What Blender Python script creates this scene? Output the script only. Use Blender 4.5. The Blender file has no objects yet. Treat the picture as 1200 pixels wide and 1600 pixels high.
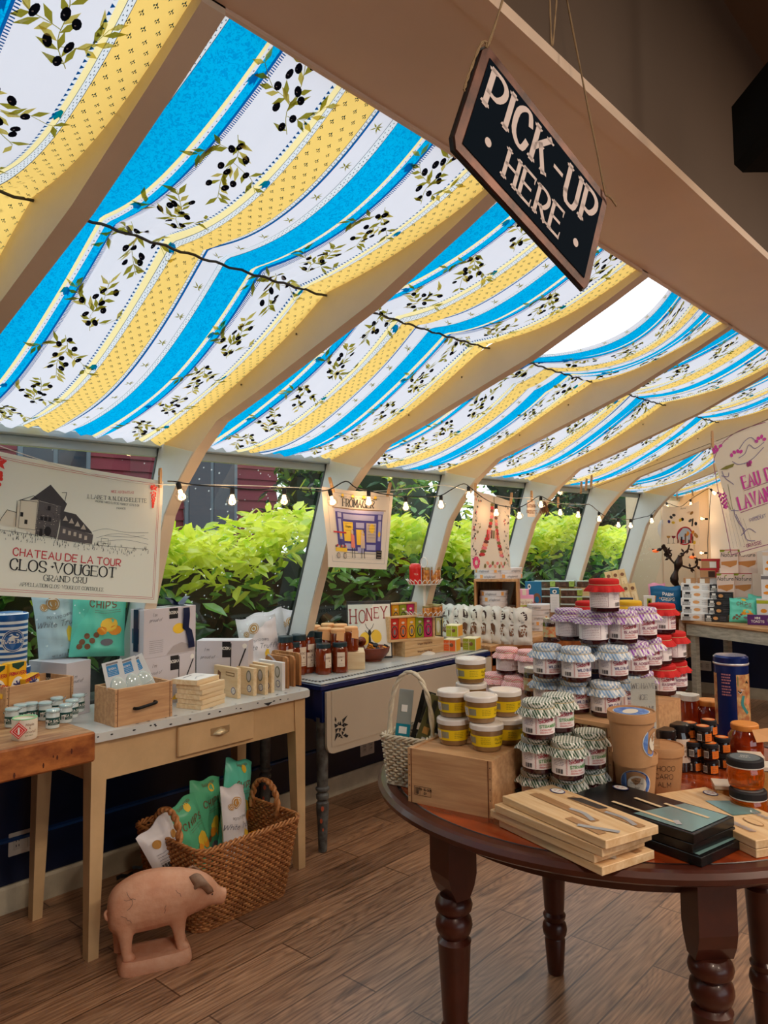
import bpy, math, random
import numpy as np
from mathutils import Vector, Matrix, Euler
PI = math.pi
sc = bpy.context.scene
COL = sc.collection
rnd = random.Random(7)

# ------------------------------------------------------------------ camera
EYE = Vector((0, 0, 1.45)); FPX = 1189.4; YAW = .7269; PIT = .071; ROL = -.0099; CYP = 760.0
_F = Vector((-math.sin(YAW)*math.cos(PIT), math.cos(YAW)*math.cos(PIT), math.sin(PIT)))
_R = Vector((math.cos(YAW), math.sin(YAW), 0)); _U = _R.cross(_F)
_R, _U = _R*math.cos(ROL)+_U*math.sin(ROL), _U*math.cos(ROL)-_R*math.sin(ROL)
cd = bpy.data.cameras.new('camera'); cam = bpy.data.objects.new('camera', cd); COL.objects.link(cam)
M3 = Matrix((_R, _U, -_F)).transposed()
cam.matrix_world = Matrix.Translation(EYE) @ M3.to_4x4()
cd.sensor_fit = 'VERTICAL'; cd.sensor_height = 36; cd.lens = FPX*36/1600
cd.shift_y = (CYP-800)/1600; cd.clip_start = .05; cd.clip_end = 200
sc.camera = cam
def ray(px, py): return _F+_R*((px-600)/FPX)-_U*((py-CYP)/FPX)
def uz(px, py, z):
    d = ray(px, py); return EYE+d*((z-EYE.z)/d.z)
def ux(px, py, x):
    d = ray(px, py); return EYE+d*(x/d.x)
def uy(px, py, y):
    d = ray(px, py); return EYE+d*(y/d.y)
def dep(p): return (Vector(p)-EYE).dot(_F)

# ------------------------------------------------------------------ world, light, exposure
w = bpy.data.worlds.new('overcast_sky'); sc.world = w; w.use_nodes = True
nt = w.node_tree; bg = nt.nodes['Background']
tc = nt.nodes.new('ShaderNodeTexCoord'); nz = nt.nodes.new('ShaderNodeTexNoise'); cr = nt.nodes.new('ShaderNodeValToRGB')
nz.inputs['Scale'].default_value = 2.2; nz.inputs['Detail'].default_value = 4
cr.color_ramp.elements[0].color = (.80, .90, 1, 1); cr.color_ramp.elements[1].color = (1, 1, 1, 1)
nt.links.new(tc.outputs['Generated'], nz.inputs['Vector']); nt.links.new(nz.outputs['Fac'], cr.inputs['Fac'])
nt.links.new(cr.outputs['Color'], bg.inputs['Color']); bg.inputs['Strength'].default_value = 1.95
vs = sc.view_settings
sc.display_settings.display_device = 'sRGB'
vs.view_transform = 'Standard'; vs.look = 'None'; vs.gamma = 1; vs.use_curve_mapping = False; vs.exposure = 0.12
def lamp(name, kind, loc, power, color, size=.3, rot=(0, 0, 0)):
    l = bpy.data.lights.new(name, kind); l.energy = power; l.color = color
    if kind == 'AREA': l.shape = 'DISK'; l.size = size
    else: l.shadow_soft_size = size
    o = bpy.data.objects.new(name, l); o.location = loc; o.rotation_euler = rot; COL.objects.link(o); return o
# unseen warm area lights, added to brighten the shop behind and right of the camera
for x, y in ((.6, .2), (.9, 2.6), (2.2, .8), (.7, 5.0), (1.8, 3.6)):
    lamp('warm_fill', 'AREA', (x, y, 3.12), 30, (1, .82, .64), .35)

# ------------------------------------------------------------------ materials
def lin(c):
    return tuple(((v/255)/12.92 if v/255 <= .04045 else ((v/255+.055)/1.055)**2.4) for v in c)
_M = {}
def mat(name, rgb, rough=.5, metal=0, trans=0, vary=0, vscale=30, rgb2=None, bump=0, bscale=60, coat=0,
        emit=0, ior=1.45, stretch=None, sub=0, spec=None):
    if name in _M: return _M[name]
    m = bpy.data.materials.new(name); m.use_nodes = True; _M[name] = m
    n = m.node_tree.nodes; L = m.node_tree.links; b = n['Principled BSDF']
    c = (*lin(rgb), 1); b.inputs['Base Color'].default_value = c
    b.inputs['Roughness'].default_value = rough; b.inputs['Metallic'].default_value = metal
    b.inputs['Transmission Weight'].default_value = trans; b.inputs['IOR'].default_value = ior
    b.inputs['Coat Weight'].default_value = coat
    if spec is not None: b.inputs['Specular IOR Level'].default_value = spec
    if sub: b.inputs['Subsurface Weight'].default_value = sub; b.inputs['Subsurface Scale'].default_value = .02
    if emit:
        b.inputs['Emission Color'].default_value = c; b.inputs['Emission Strength'].default_value = emit
    if vary or bump:
        t = n.new('ShaderNodeTexCoord'); mp = n.new('ShaderNodeMapping')
        if stretch: mp.inputs['Scale'].default_value = stretch
        L.new(t.outputs['Object'], mp.inputs['Vector'])
    if vary:
        q = n.new('ShaderNodeTexNoise'); q.inputs['Scale'].default_value = vscale; q.inputs['Detail'].default_value = 6
        q.inputs['Roughness'].default_value = .6
        r = n.new('ShaderNodeValToRGB'); c2 = lin(rgb2) if rgb2 else tuple(v*(1-vary) for v in c[:3])
        r.color_ramp.elements[0].position = .38; r.color_ramp.elements[1].position = .64
        r.color_ramp.elements[0].color = (*c2, 1); r.color_ramp.elements[1].color = c
        L.new(mp.outputs['Vector'], q.inputs['Vector']); L.new(q.outputs['Fac'], r.inputs['Fac']); L.new(r.outputs['Color'], b.inputs['Base Color'])
    if bump:
        q = n.new('ShaderNodeTexNoise'); q.inputs['Scale'].default_value = bscale; q.inputs['Detail'].default_value = 3
        bp = n.new('ShaderNodeBump'); bp.inputs['Strength'].default_value = bump; bp.inputs['Distance'].default_value = .01
        L.new(mp.outputs['Vector'], q.inputs['Vector']); L.new(q.outputs['Fac'], bp.inputs['Height']); L.new(bp.outputs['Normal'], b.inputs['Normal'])
    return m
def cloth(name, rgb, tr=.6, vary=0, rgb2=None, vs_=150):
    if name in _M: return _M[name]
    m = bpy.data.materials.new(name); m.use_nodes = True; _M[name] = m
    n = m.node_tree.nodes; L = m.node_tree.links; n.remove(n['Principled BSDF']); out = n['Material Output']
    d = n.new('ShaderNodeBsdfDiffuse'); t = n.new('ShaderNodeBsdfTranslucent'); x = n.new('ShaderNodeMixShader')
    c = (*lin(rgb), 1); d.inputs['Color'].default_value = c; t.inputs['Color'].default_value = c; x.inputs['Fac'].default_value = tr
    if vary:
        tcn = n.new('ShaderNodeTexCoord'); q = n.new('ShaderNodeTexNoise'); q.inputs['Scale'].default_value = vs_; q.inputs['Detail'].default_value = 2
        q.inputs['Distortion'].default_value = 1.5
        r = n.new('ShaderNodeValToRGB'); r.color_ramp.elements[0].position = .42; r.color_ramp.elements[1].position = .5
        r.color_ramp.elements[0].color = (*(lin(rgb2) if rgb2 else [v*(1-vary) for v in c[:3]]), 1); r.color_ramp.elements[1].color = c
        L.new(tcn.outputs['Object'], q.inputs['Vector']); L.new(q.outputs['Fac'], r.inputs['Fac'])
        L.new(r.outputs['Color'], d.inputs['Color']); L.new(r.outputs['Color'], t.inputs['Color'])
    L.new(d.outputs[0], x.inputs[1]); L.new(t.outputs[0], x.inputs[2]); L.new(x.outputs[0], out.inputs['Surface'])
    return m
def gingham(name, rgb, p=.0075, light=(245, 243, 235)):
    """woven check in object space"""
    if name in _M: return _M[name]
    m = bpy.data.materials.new(name); m.use_nodes = True; _M[name] = m
    n = m.node_tree.nodes; L = m.node_tree.links; b = n['Principled BSDF']; b.inputs['Roughness'].default_value = .85
    t = n.new('ShaderNodeTexCoord'); s = n.new('ShaderNodeSeparateXYZ'); L.new(t.outputs['Object'], s.inputs[0])
    def math_(op, a, bb):
        k = n.new('ShaderNodeMath'); k.operation = op
        for i, v in enumerate((a, bb)):
            if isinstance(v, (int, float)): k.inputs[i].default_value = v
            else: L.new(v, k.inputs[i])
        return k.outputs[0]
    st = []
    for ax, sg in ((s.outputs['X'], .7), (s.outputs['Y'], -.7)):
        a = math_('ADD', ax, math_('MULTIPLY', s.outputs['Z'], sg))
        fr = math_('FRACT', math_('ADD', math_('MULTIPLY', a, 1/p), 50.0), 0)
        st.append(math_('GREATER_THAN', fr, .5))
    f = math_('MULTIPLY', math_('ADD', st[0], st[1]), .5)
    r = n.new('ShaderNodeValToRGB'); r.color_ramp.elements[0].color = (*lin(light), 1); r.color_ramp.elements[1].color = (*lin(rgb), 1)
    L.new(f, r.inputs['Fac']); L.new(r.outputs['Color'], b.inputs['Base Color']); return m
def pane_glass(name, tint=(.86, .93, .93), drops=True, refl=.07):
    if name in _M: return _M[name]
    m = bpy.data.materials.new(name); m.use_nodes = True; _M[name] = m
    n = m.node_tree.nodes; L = m.node_tree.links; n.remove(n['Principled BSDF']); out = n['Material Output']
    tr = n.new('ShaderNodeBsdfTransparent'); tr.inputs[0].default_value = (*tint, 1)
    gl = n.new('ShaderNodeBsdfGlossy'); gl.inputs['Roughness'].default_value = .03; x = n.new('ShaderNodeMixShader')
    x.inputs[0].default_value = refl
    L.new(tr.outputs[0], x.inputs[1]); L.new(gl.outputs[0], x.inputs[2])
    if drops:
        t = n.new('ShaderNodeTexCoord'); v = n.new('ShaderNodeTexVoronoi'); v.inputs['Scale'].default_value = 26
        q = n.new('ShaderNodeTexNoise'); q.inputs['Scale'].default_value = 5
        L.new(t.outputs['Object'], v.inputs['Vector']); L.new(t.outputs['Object'], q.inputs['Vector'])
        a = n.new('ShaderNodeMath'); a.operation = 'MULTIPLY'; a.inputs[1].default_value = .20; L.new(q.outputs['Fac'], a.inputs[0])
        l = n.new('ShaderNodeMath'); l.operation = 'LESS_THAN'; L.new(v.outputs['Distance'], l.inputs[0]); L.new(a.outputs[0], l.inputs[1])
        s = n.new('ShaderNodeMath'); s.operation = 'MULTIPLY'; s.inputs[1].default_value = .45; L.new(l.outputs[0], s.inputs[0])
        d = n.new('ShaderNodeBsdfTranslucent'); d.inputs[0].default_value = (.9, .95, .95, 1); y = n.new('ShaderNodeMixShader')
        L.new(s.outputs[0], y.inputs[0]); L.new(x.outputs[0], y.inputs[1]); L.new(d.outputs[0], y.inputs[2]); L.new(y.outputs[0], out.inputs['Surface'])
    else: L.new(x.outputs[0], out.inputs['Surface'])
    return m
def woodmat(name, c1, c2, rough=.5, axis='x', sc_=1.0, coat=0):
    """grain streaked along one axis"""
    st = {'x': (3, 40, 40), 'y': (40, 3, 40), 'z': (40, 40, 3)}[axis]
    return mat(name, c1, rough, vary=1, rgb2=c2, vscale=1.6*sc_, stretch=st, bump=.05, bscale=3, coat=coat)
def planks():
    m = bpy.data.materials.new('plank_floor'); m.use_nodes = True
    n = m.node_tree.nodes; L = m.node_tree.links; b = n['Principled BSDF']; b.inputs['Roughness'].default_value = .33
    t = n.new('ShaderNodeTexCoord'); mp = n.new('ShaderNodeMapping'); mp.inputs['Rotation'].default_value = (0, 0, PI/2)
    mp.inputs['Location'].default_value = (.31, .05, 0)
    L.new(t.outputs['Object'], mp.inputs['Vector'])
    def brick(c1, c2, mo, ms):
        k = n.new('ShaderNodeTexBrick'); k.offset = .37; k.inputs['Scale'].default_value = 1
        k.inputs['Brick Width'].default_value = 1.15; k.inputs['Row Height'].default_value = .153; k.inputs['Mortar Size'].default_value = ms
        k.inputs['Color1'].default_value = c1; k.inputs['Color2'].default_value = c2; k.inputs['Mortar'].default_value = mo
        k.inputs['Bias'].default_value = 0; L.new(mp.outputs[0], k.inputs['Vector']); return k
    bk = brick((.0, 0, 0, 1), (1, 1, 1, 1), (.5, .5, .5, 1), .0)
    # grain: rings warped per plank
    m2 = n.new('ShaderNodeMapping'); m2.inputs['Scale'].default_value = (1.3, 9, 1); L.new(mp.outputs[0], m2.inputs['Vector'])
    ad = n.new('ShaderNodeVectorMath'); ad.operation = 'ADD'; sc2 = n.new('ShaderNodeVectorMath'); sc2.operation = 'SCALE'; sc2.inputs['Scale'].default_value = 13
    L.new(bk.outputs['Color'], sc2.inputs[0]); L.new(m2.outputs[0], ad.inputs[0]); L.new(sc2.outputs[0], ad.inputs[1])
    nzz = n.new('ShaderNodeTexNoise'); nzz.inputs['Scale'].default_value = .9; nzz.inputs['Detail'].default_value = 1.2; L.new(ad.outputs[0], nzz.inputs['Vector'])
    mu = n.new('ShaderNodeMath'); mu.operation = 'MULTIPLY'; mu.inputs[1].default_value = 26; L.new(nzz.outputs['Fac'], mu.inputs[0])
    fr = n.new('ShaderNodeMath'); fr.operation = 'PINGPONG'; fr.inputs[1].default_value = .5; L.new(mu.outputs[0], fr.inputs[0])
    fine = n.new('ShaderNodeTexNoise'); m3 = n.new('ShaderNodeMapping'); m3.inputs['Scale'].default_value = (4, 90, 1); L.new(mp.outputs[0], m3.inputs['Vector'])
    fine.inputs['Scale'].default_value = 1.2; fine.inputs['Detail'].default_value = 6; L.new(m3.outputs[0], fine.inputs['Vector'])
    r1 = n.new('ShaderNodeValToRGB'); e = r1.color_ramp.elements
    e[0].position = .0; e[0].color = (*lin((120, 84, 62)), 1); e[1].position = .35; e[1].color = (*lin((190, 142, 106)), 1); L.new(fr.outputs[0], r1.inputs['Fac'])
    r2 = n.new('ShaderNodeValToRGB'); e = r2.color_ramp.elements
    e[0].position = .35; e[0].color = (*lin((126, 84, 58)), 1); e[1].position = .65; e[1].color = (*lin((210, 164, 126)), 1); L.new(fine.outputs['Fac'], r2.inputs['Fac'])
    mx = n.new('ShaderNodeMix'); mx.data_type = 'RGBA'; mx.inputs['Factor'].default_value = .62; L.new(r1.outputs[0], mx.inputs['A']); L.new(r2.outputs[0], mx.inputs['B'])
    # plank-to-plank tone
    r3 = n.new('ShaderNodeValToRGB'); e = r3.color_ramp.elements; e[0].color = (.62, .60, .60, 1); e[1].color = (1.0, .98, .96, 1); L.new(bk.outputs['Color'], r3.inputs['Fac'])
    m4 = n.new('ShaderNodeMix'); m4.data_type = 'RGBA'; m4.blend_type = 'MULTIPLY'; m4.inputs['Factor'].default_value = 1
    L.new(mx.outputs['Result'], m4.inputs['A']); L.new(r3.outputs[0], m4.inputs['B'])
    # seams
    b2 = brick((1, 1, 1, 1), (1, 1, 1, 1), (.38, .33, .3, 1), .0032)
    m5 = n.new('ShaderNodeMix'); m5.data_type = 'RGBA'; m5.blend_type = 'MULTIPLY'; m5.inputs['Factor'].default_value = 1
    L.new(m4.outputs['Result'], m5.inputs['A']); L.new(b2.outputs['Color'], m5.inputs['B'])
    # knots
    kn = n.new('ShaderNodeTexNoise'); kn.inputs['Scale'].default_value = 5; kn.inputs['Detail'].default_value = 3; L.new(m2.outputs[0], kn.inputs['Vector'])
    kn.inputs['Scale'].default_value = 1.7
    r6 = n.new('ShaderNodeValToRGB'); e = r6.color_ramp.elements; e[0].position = .27; e[0].color = (.35, .33, .33, 1); e[1].position = .40; e[1].color = (1, 1, 1, 1); L.new(kn.outputs['Fac'], r6.inputs['Fac'])
    m7 = n.new('ShaderNodeMix'); m7.data_type = 'RGBA'; m7.blend_type = 'MULTIPLY'; m7.inputs['Factor'].default_value = 1
    L.new(m5.outputs['Result'], m7.inputs['A']); L.new(r6.outputs[0], m7.inputs['B'])
    L.new(m7.outputs['Result'], b.inputs['Base Color'])
    bp = n.new('ShaderNodeBump'); bp.inputs['Strength'].default_value = .12; bp.inputs['Distance'].default_value = .004
    L.new(b2.outputs['Color'], bp.inputs['Height']); L.new(bp.outputs['Normal'], b.inputs['Normal'])
    return m
# ------------------------------------------------------------------ mesh kit
def V(*a): return Vector(a)
class MB:
    def __init__(s): s.v = []; s.f = []; s.m = []; s.sm = []; s.mats = []; s.T = None
    def mi(s, m):
        for i, k in enumerate(s.mats):
            if k is m: return i
        s.mats.append(m); return len(s.mats)-1
    def add(s, vs_, fs, m, smooth=False):
        o = len(s.v)
        if s.T is not None: vs_ = [s.T @ Vector(p) for p in vs_]
        s.v.extend([tuple(p) for p in vs_]); single = not isinstance(m, (list, tuple))
        ks = s.mi(m) if single else [s.mi(k) for k in m]
        for i, f in enumerate(fs):
            s.f.append([o+j for j in f]); s.m.append(ks if single else ks[i]); s.sm.append(smooth)
        return s
    def box(s, x0, x1, y0, y1, z0, z1, m, bev=0):
        if bev <= 0:
            p = [(x, y, z) for z in (z0, z1) for y in (y0, y1) for x in (x0, x1)]
            s.add(p, [(0, 2, 3, 1), (4, 5, 7, 6), (0, 1, 5, 4), (2, 6, 7, 3), (0, 4, 6, 2), (1, 3, 7, 5)], m); return s
        X = (x0, x1); Y = (y0, y1); Z = (z0, z1); vs_ = []; idx = {}
        for i in (0, 1):
            for j in (0, 1):
                for k in (0, 1):
                    sx, sy, sz = (1, -1)[i], (1, -1)[j], (1, -1)[k]
                    for a in range(3):
                        q = [X[i]+sx*bev, Y[j]+sy*bev, Z[k]+sz*bev]; q[a] = (X[i], Y[j], Z[k])[a]
                        idx[i, j, k, a] = len(vs_); vs_.append(q)
        F = []
        for a in range(3):
            b, c = (a+1) % 3, (a+2) % 3
            for e in (0, 1):
                r = []
                for (p, q) in ((0, 0), (1, 0), (1, 1), (0, 1)):
                    t = [0, 0, 0]; t[a] = e; t[b] = p; t[c] = q; r.append(idx[(*t, a)])
                F.append(r if e else r[::-1])
            for p in (0, 1):
                for q in (0, 1):
                    t0 = [0, 0, 0]; t0[b] = p; t0[c] = q; t1 = list(t0); t0[a] = 0; t1[a] = 1
                    r = [idx[(*t0, b)], idx[(*t1, b)], idx[(*t1, c)], idx[(*t0, c)]]
                    F.append(r if (p == q) else r[::-1])
        for i in (0, 1):
            for j in (0, 1):
                for k in (0, 1): F.append([idx[i, j, k, 0], idx[i, j, k, 1], idx[i, j, k, 2]])
        s.add(vs_, F, m); return s
    def grid(s, nu, nv, fn, m, smooth=True, closed_u=False, mfn=None):
        vs_ = [fn(i/nu, j/nv) for j in range(nv+1) for i in range(nu if closed_u else nu+1)]
        W = nu if closed_u else nu+1; F = []; ms = []
        for j in range(nv):
            for i in range(nu):
                i2 = (i+1) % W; F.append((j*W+i, j*W+i2, (j+1)*W+i2, (j+1)*W+i))
                if mfn: ms.append(mfn(i, j))
        s.add(vs_, F, ms if mfn else m, smooth); return s
    def lathe(s, prof, m, n=24, cx=0, cy=0, rf=None, cap0=True, cap1=True, smooth=True, ms=None):
        """prof [(r,z)]; sharp corners get split rings; ms: material per profile span"""
        def ring(r, z): return [(cx+(rf(r, z, a) if rf else r)*math.cos(a), cy+(rf(r, z, a) if rf else r)*math.sin(a), z) for a in (2*PI*i/n for i in range(n))]
        for i in range(len(prof)-1):
            mm = ms[i] if ms else m
            (r0, z0), (r1, z1) = prof[i], prof[i+1]
            if abs(r0-r1)+abs(z0-z1) < 1e-7: continue
            # spans share rings only when bend is soft
            start = i == 0 or ms or s._bend(prof, i) > .6
            if start: s.add(ring(r0, z0), [], mm); base = len(s.v)-n
            s.add(ring(r1, z1), [], mm); nb = len(s.v)-n; k = s.mi(mm)
            for j in range(n):
                j2 = (j+1) % n; s.f.append([base+j, base+j2, nb+j2, nb+j]); s.m.append(k); s.sm.append(smooth)
            base = nb
        if cap0 and prof[0][0] > 1e-5: s.add(ring(*prof[0]), [list(range(n))[::-1]], ms[0] if ms else m)
        if cap1 and prof[-1][0] > 1e-5: s.add(ring(*prof[-1]), [list(range(n))], ms[-1] if ms else m)
        return s
    @staticmethod
    def _bend(p, i):
        a = Vector((p[i][0]-p[i-1][0], p[i][1]-p[i-1][1])); b = Vector((p[i+1][0]-p[i][0], p[i+1][1]-p[i][1]))
        if a.length < 1e-7 or b.length < 1e-7: return 9
        return a.angle(b)
    def tube(s, pts, r, m, n=8, closed=False, caps=True):
        pts = [Vector(p) for p in pts]; N = len(pts); rr = r if isinstance(r, (list, tuple)) else [r]*N
        up = None; vs_ = []
        for i, p in enumerate(pts):
            if closed: t = pts[(i+1) % N]-pts[i-1]
            else: t = pts[min(i+1, N-1)]-pts[max(i-1, 0)]
            t = t.normalized() if t.length > 1e-9 else Vector((0, 0, 1))
            if up is None: up = t.orthogonal().normalized()
            else:
                up = up-t*up.dot(t)
                up = up.normalized() if up.length > 1e-6 else t.orthogonal().normalized()
            sd = t.cross(up)
            for k in range(n):
                a = 2*PI*k/n; vs_.append(p+(up*math.cos(a)+sd*math.sin(a))*rr[i])
        F = []
        for i in range(N if closed else N-1):
            j = (i+1) % N
            for k in range(n): F.append((i*n+k, i*n+(k+1) % n, j*n+(k+1) % n, j*n+k))
        s.add(vs_, F, m, True)
        if caps and not closed:
            s.add(vs_[:n], [list(range(n))[::-1]], m); s.add(vs_[-n:], [list(range(n))], m)
        return s
    def prism(s, poly, d0, d1, m, ax='z'):
        f = {'z': lambda p, d: (p[0], p[1], d), 'y': lambda p, d: (p[0], d, p[1]), 'x': lambda p, d: (d, p[0], p[1])}[ax]
        n = len(poly); vs_ = [f(p, d0) for p in poly]+[f(p, d1) for p in poly]
        s.add(vs_, [list(range(n))[::-1], list(range(n, 2*n))]+[(i, (i+1) % n, n+(i+1) % n, n+i) for i in range(n)], m); return s
    def ball(s, c, r, m, n=12, k=8):
        rx, ry, rz = r if isinstance(r, (tuple, list)) else (r, r, r)
        s.grid(n, k, lambda u, v: (c[0]+rx*math.cos(2*PI*u)*math.sin(PI*v), c[1]+ry*math.sin(2*PI*u)*math.sin(PI*v), c[2]-rz*math.cos(PI*v)), m, True, True); return s
    def art(s, a, mp):
        for poly, m, lay in a.p: s.add([mp(u, v, .0005+lay*.0004) for u, v in poly], [list(range(len(poly)))], m)
        return s
    def build(s, name, parent=None, mods=None):
        me = bpy.data.meshes.new(name); me.from_pydata(s.v, [], s.f)
        for m in s.mats: me.materials.append(m)
        me.polygons.foreach_set('material_index', s.m); me.polygons.foreach_set('use_smooth', s.sm); me.update()
        o = bpy.data.objects.new(name, me); COL.objects.link(o)
        if parent: o.parent = parent
        return o
def tag(o, label=None, cat=None, group=None, kind=None):
    if label: o['label'] = label
    if cat: o['category'] = cat
    if group: o['group'] = group
    if kind: o['kind'] = kind
    return o
def thing(name, label, cat, loc=(0, 0, 0), rz=0, group=None, rot=None):
    o = bpy.data.objects.new(name, None); o.empty_display_size = .05; COL.objects.link(o); o.location = loc
    o.rotation_euler = rot if rot else (0, 0, rz); tag(o, label, cat, group); return o
def dup(o, loc, rz=0, label=None, group=None, rot=None, parent=None):
    c = o.copy(); COL.objects.link(c); c.parent = parent
    if loc is not None: c.location = loc; c.rotation_euler = rot if rot else (0, 0, rz)
    if label: c['label'] = label
    if group: c['group'] = group
    for ch in list(o.children): dup(ch, None, parent=c)
    return c
_used = set()
def inst(proto, loc, rz=0, label=None, group=None, rot=None):
    if proto.name not in _used:
        _used.add(proto.name); proto.location = loc; proto.rotation_euler = rot if rot else (0, 0, rz)
        tag(proto, label, None, group); return proto
    return dup(proto, loc, rz, label, group, rot)
def spot(px, py, z, r=0):
    """point of a level surface seen at a pixel, moved r away from the camera (front foot -> centre)"""
    p = uz(px, py, z); d = Vector((p.x, p.y, 0)).normalized(); return p+d*r
def facing(p, off=0): return math.atan2(-p[1], -p[0])+PI/2+off

# ------------------------------------------------------------------ flat art: polygons, strokes, letters
GL = {k: v for k, v in (l.split(' ', 1) for l in '''A 03 3B 63|16 56
B 03 0B|0B 2B|~2B 4A 49 37 07|~07 37 56 54 33 03
C ~59 4B 2B 09 05 23 43 55
D 03 0B|~0B 3B 69 65 33 03
E 03 0B|0B 5B|07 47|03 53
F 03 0B|0B 5B|07 47
G ~59 4B 2B 09 05 23 43 54|54 57|37 57
H 03 0B|53 5B|07 57
I 03 0B
J 3B 35|~35 23 03
K 03 0B|06 5B|28 53
L 0B 03|03 53
M 03 0B|0B 35|35 6B|6B 63
N 03 0B|0B 53|53 5B
O ~2B 09 05 23 43 65 69 4B 2B
P 03 0B|~0B 3B 5A 58 36 06
Q ~2B 09 05 23 43 65 69 4B 2B|44 62
R 03 0B|~0B 3B 5A 58 36 06|26 53
S ~59 4B 1B 09 17 46 55 43 13 04
T 0B 6B|3B 33
U 0B 05|~05 13 43 55|55 5B
V 0B 33 6B
W 0B 23|23 4A|4A 63|63 8B
X 03 5B|0B 53
Y 0B 37|6B 37|37 33
Z 0B 5B|5B 03|03 53
a ~47 38 18 06 04 13 33 45|48 43
b 0B 03|~07 28 47 44 23 04
c ~47 28 06 04 23 44
d 4B 43|~47 28 06 04 23 44
e 06 46|~46 37 18 06 04 23 44
f ~4B 2B 19 16|16 13|08 38
g 48 41|~41 20 01|~47 28 06 04 23 44
h 0B 03|~06 28 47|47 43
i 08 03|0A 0B
j 18 11|1A 1B
k 0B 03|05 38|16 43
l 0B 03
m 08 03|~06 18 37|37 33|~36 58 67|67 63
n 08 03|~06 28 47|47 43
o ~28 06 04 23 44 46 28
p 08 00|~07 28 47 44 23 04
q 48 40|~47 28 06 04 23 44
r 08 03|~06 28 37
s ~47 28 07 26 45 33 13 04
t 1B 14|~14 23 33|08 38
u 08 05|~05 13 33 45|48 43
v 08 23 48
w 08 13 26 43 58
x 03 48|08 43
y 08 23|48 10
z 08 48|48 03|03 43
0 ~2B 09 05 23 43 55 59 4B 2B
1 19 2B 23
2 ~09 1B 4B 58 03|03 53
3 ~0A 2B 4A 37 27|~27 47 54 23 04
4 4B 05 65|4B 43
5 5B 1B 07|~07 38 56 43 03
6 ~4B 09 05 23 43 55 47 06
7 0B 5B 23
8 ~2B 09 27 47 59 4B 2B|~27 05 23 43 55 47
9 ~03 43 59 4B 1B 09 17 58
- 17 47
! 0B 05|03 04
. 03 04
, 04 02
: 08 07|03 04
& 63 0A 2B 49 05 23 46
' 0B 09
* 37 38'''.split('\n'))}
def catmull(p, k=4, closed=False):
    out = []; n = len(p)
    for i in range(n-1):
        if closed: a, d = p[(i-1) % (n-1)], p[(i+2) % (n-1)]
        else: a, d = p[max(i-1, 0)], p[min(i+2, n-1)]
        b, c = p[i], p[i+1]
        for j in range(k):
            t = j/k; out.append(tuple(.5*((2*b[q])+(-a[q]+c[q])*t+(2*a[q]-5*b[q]+4*c[q]-d[q])*t*t+(-a[q]+3*b[q]-3*c[q]+d[q])*t**3) for q in range(len(b))))
    out.append(tuple(p[-1])); return out
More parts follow.
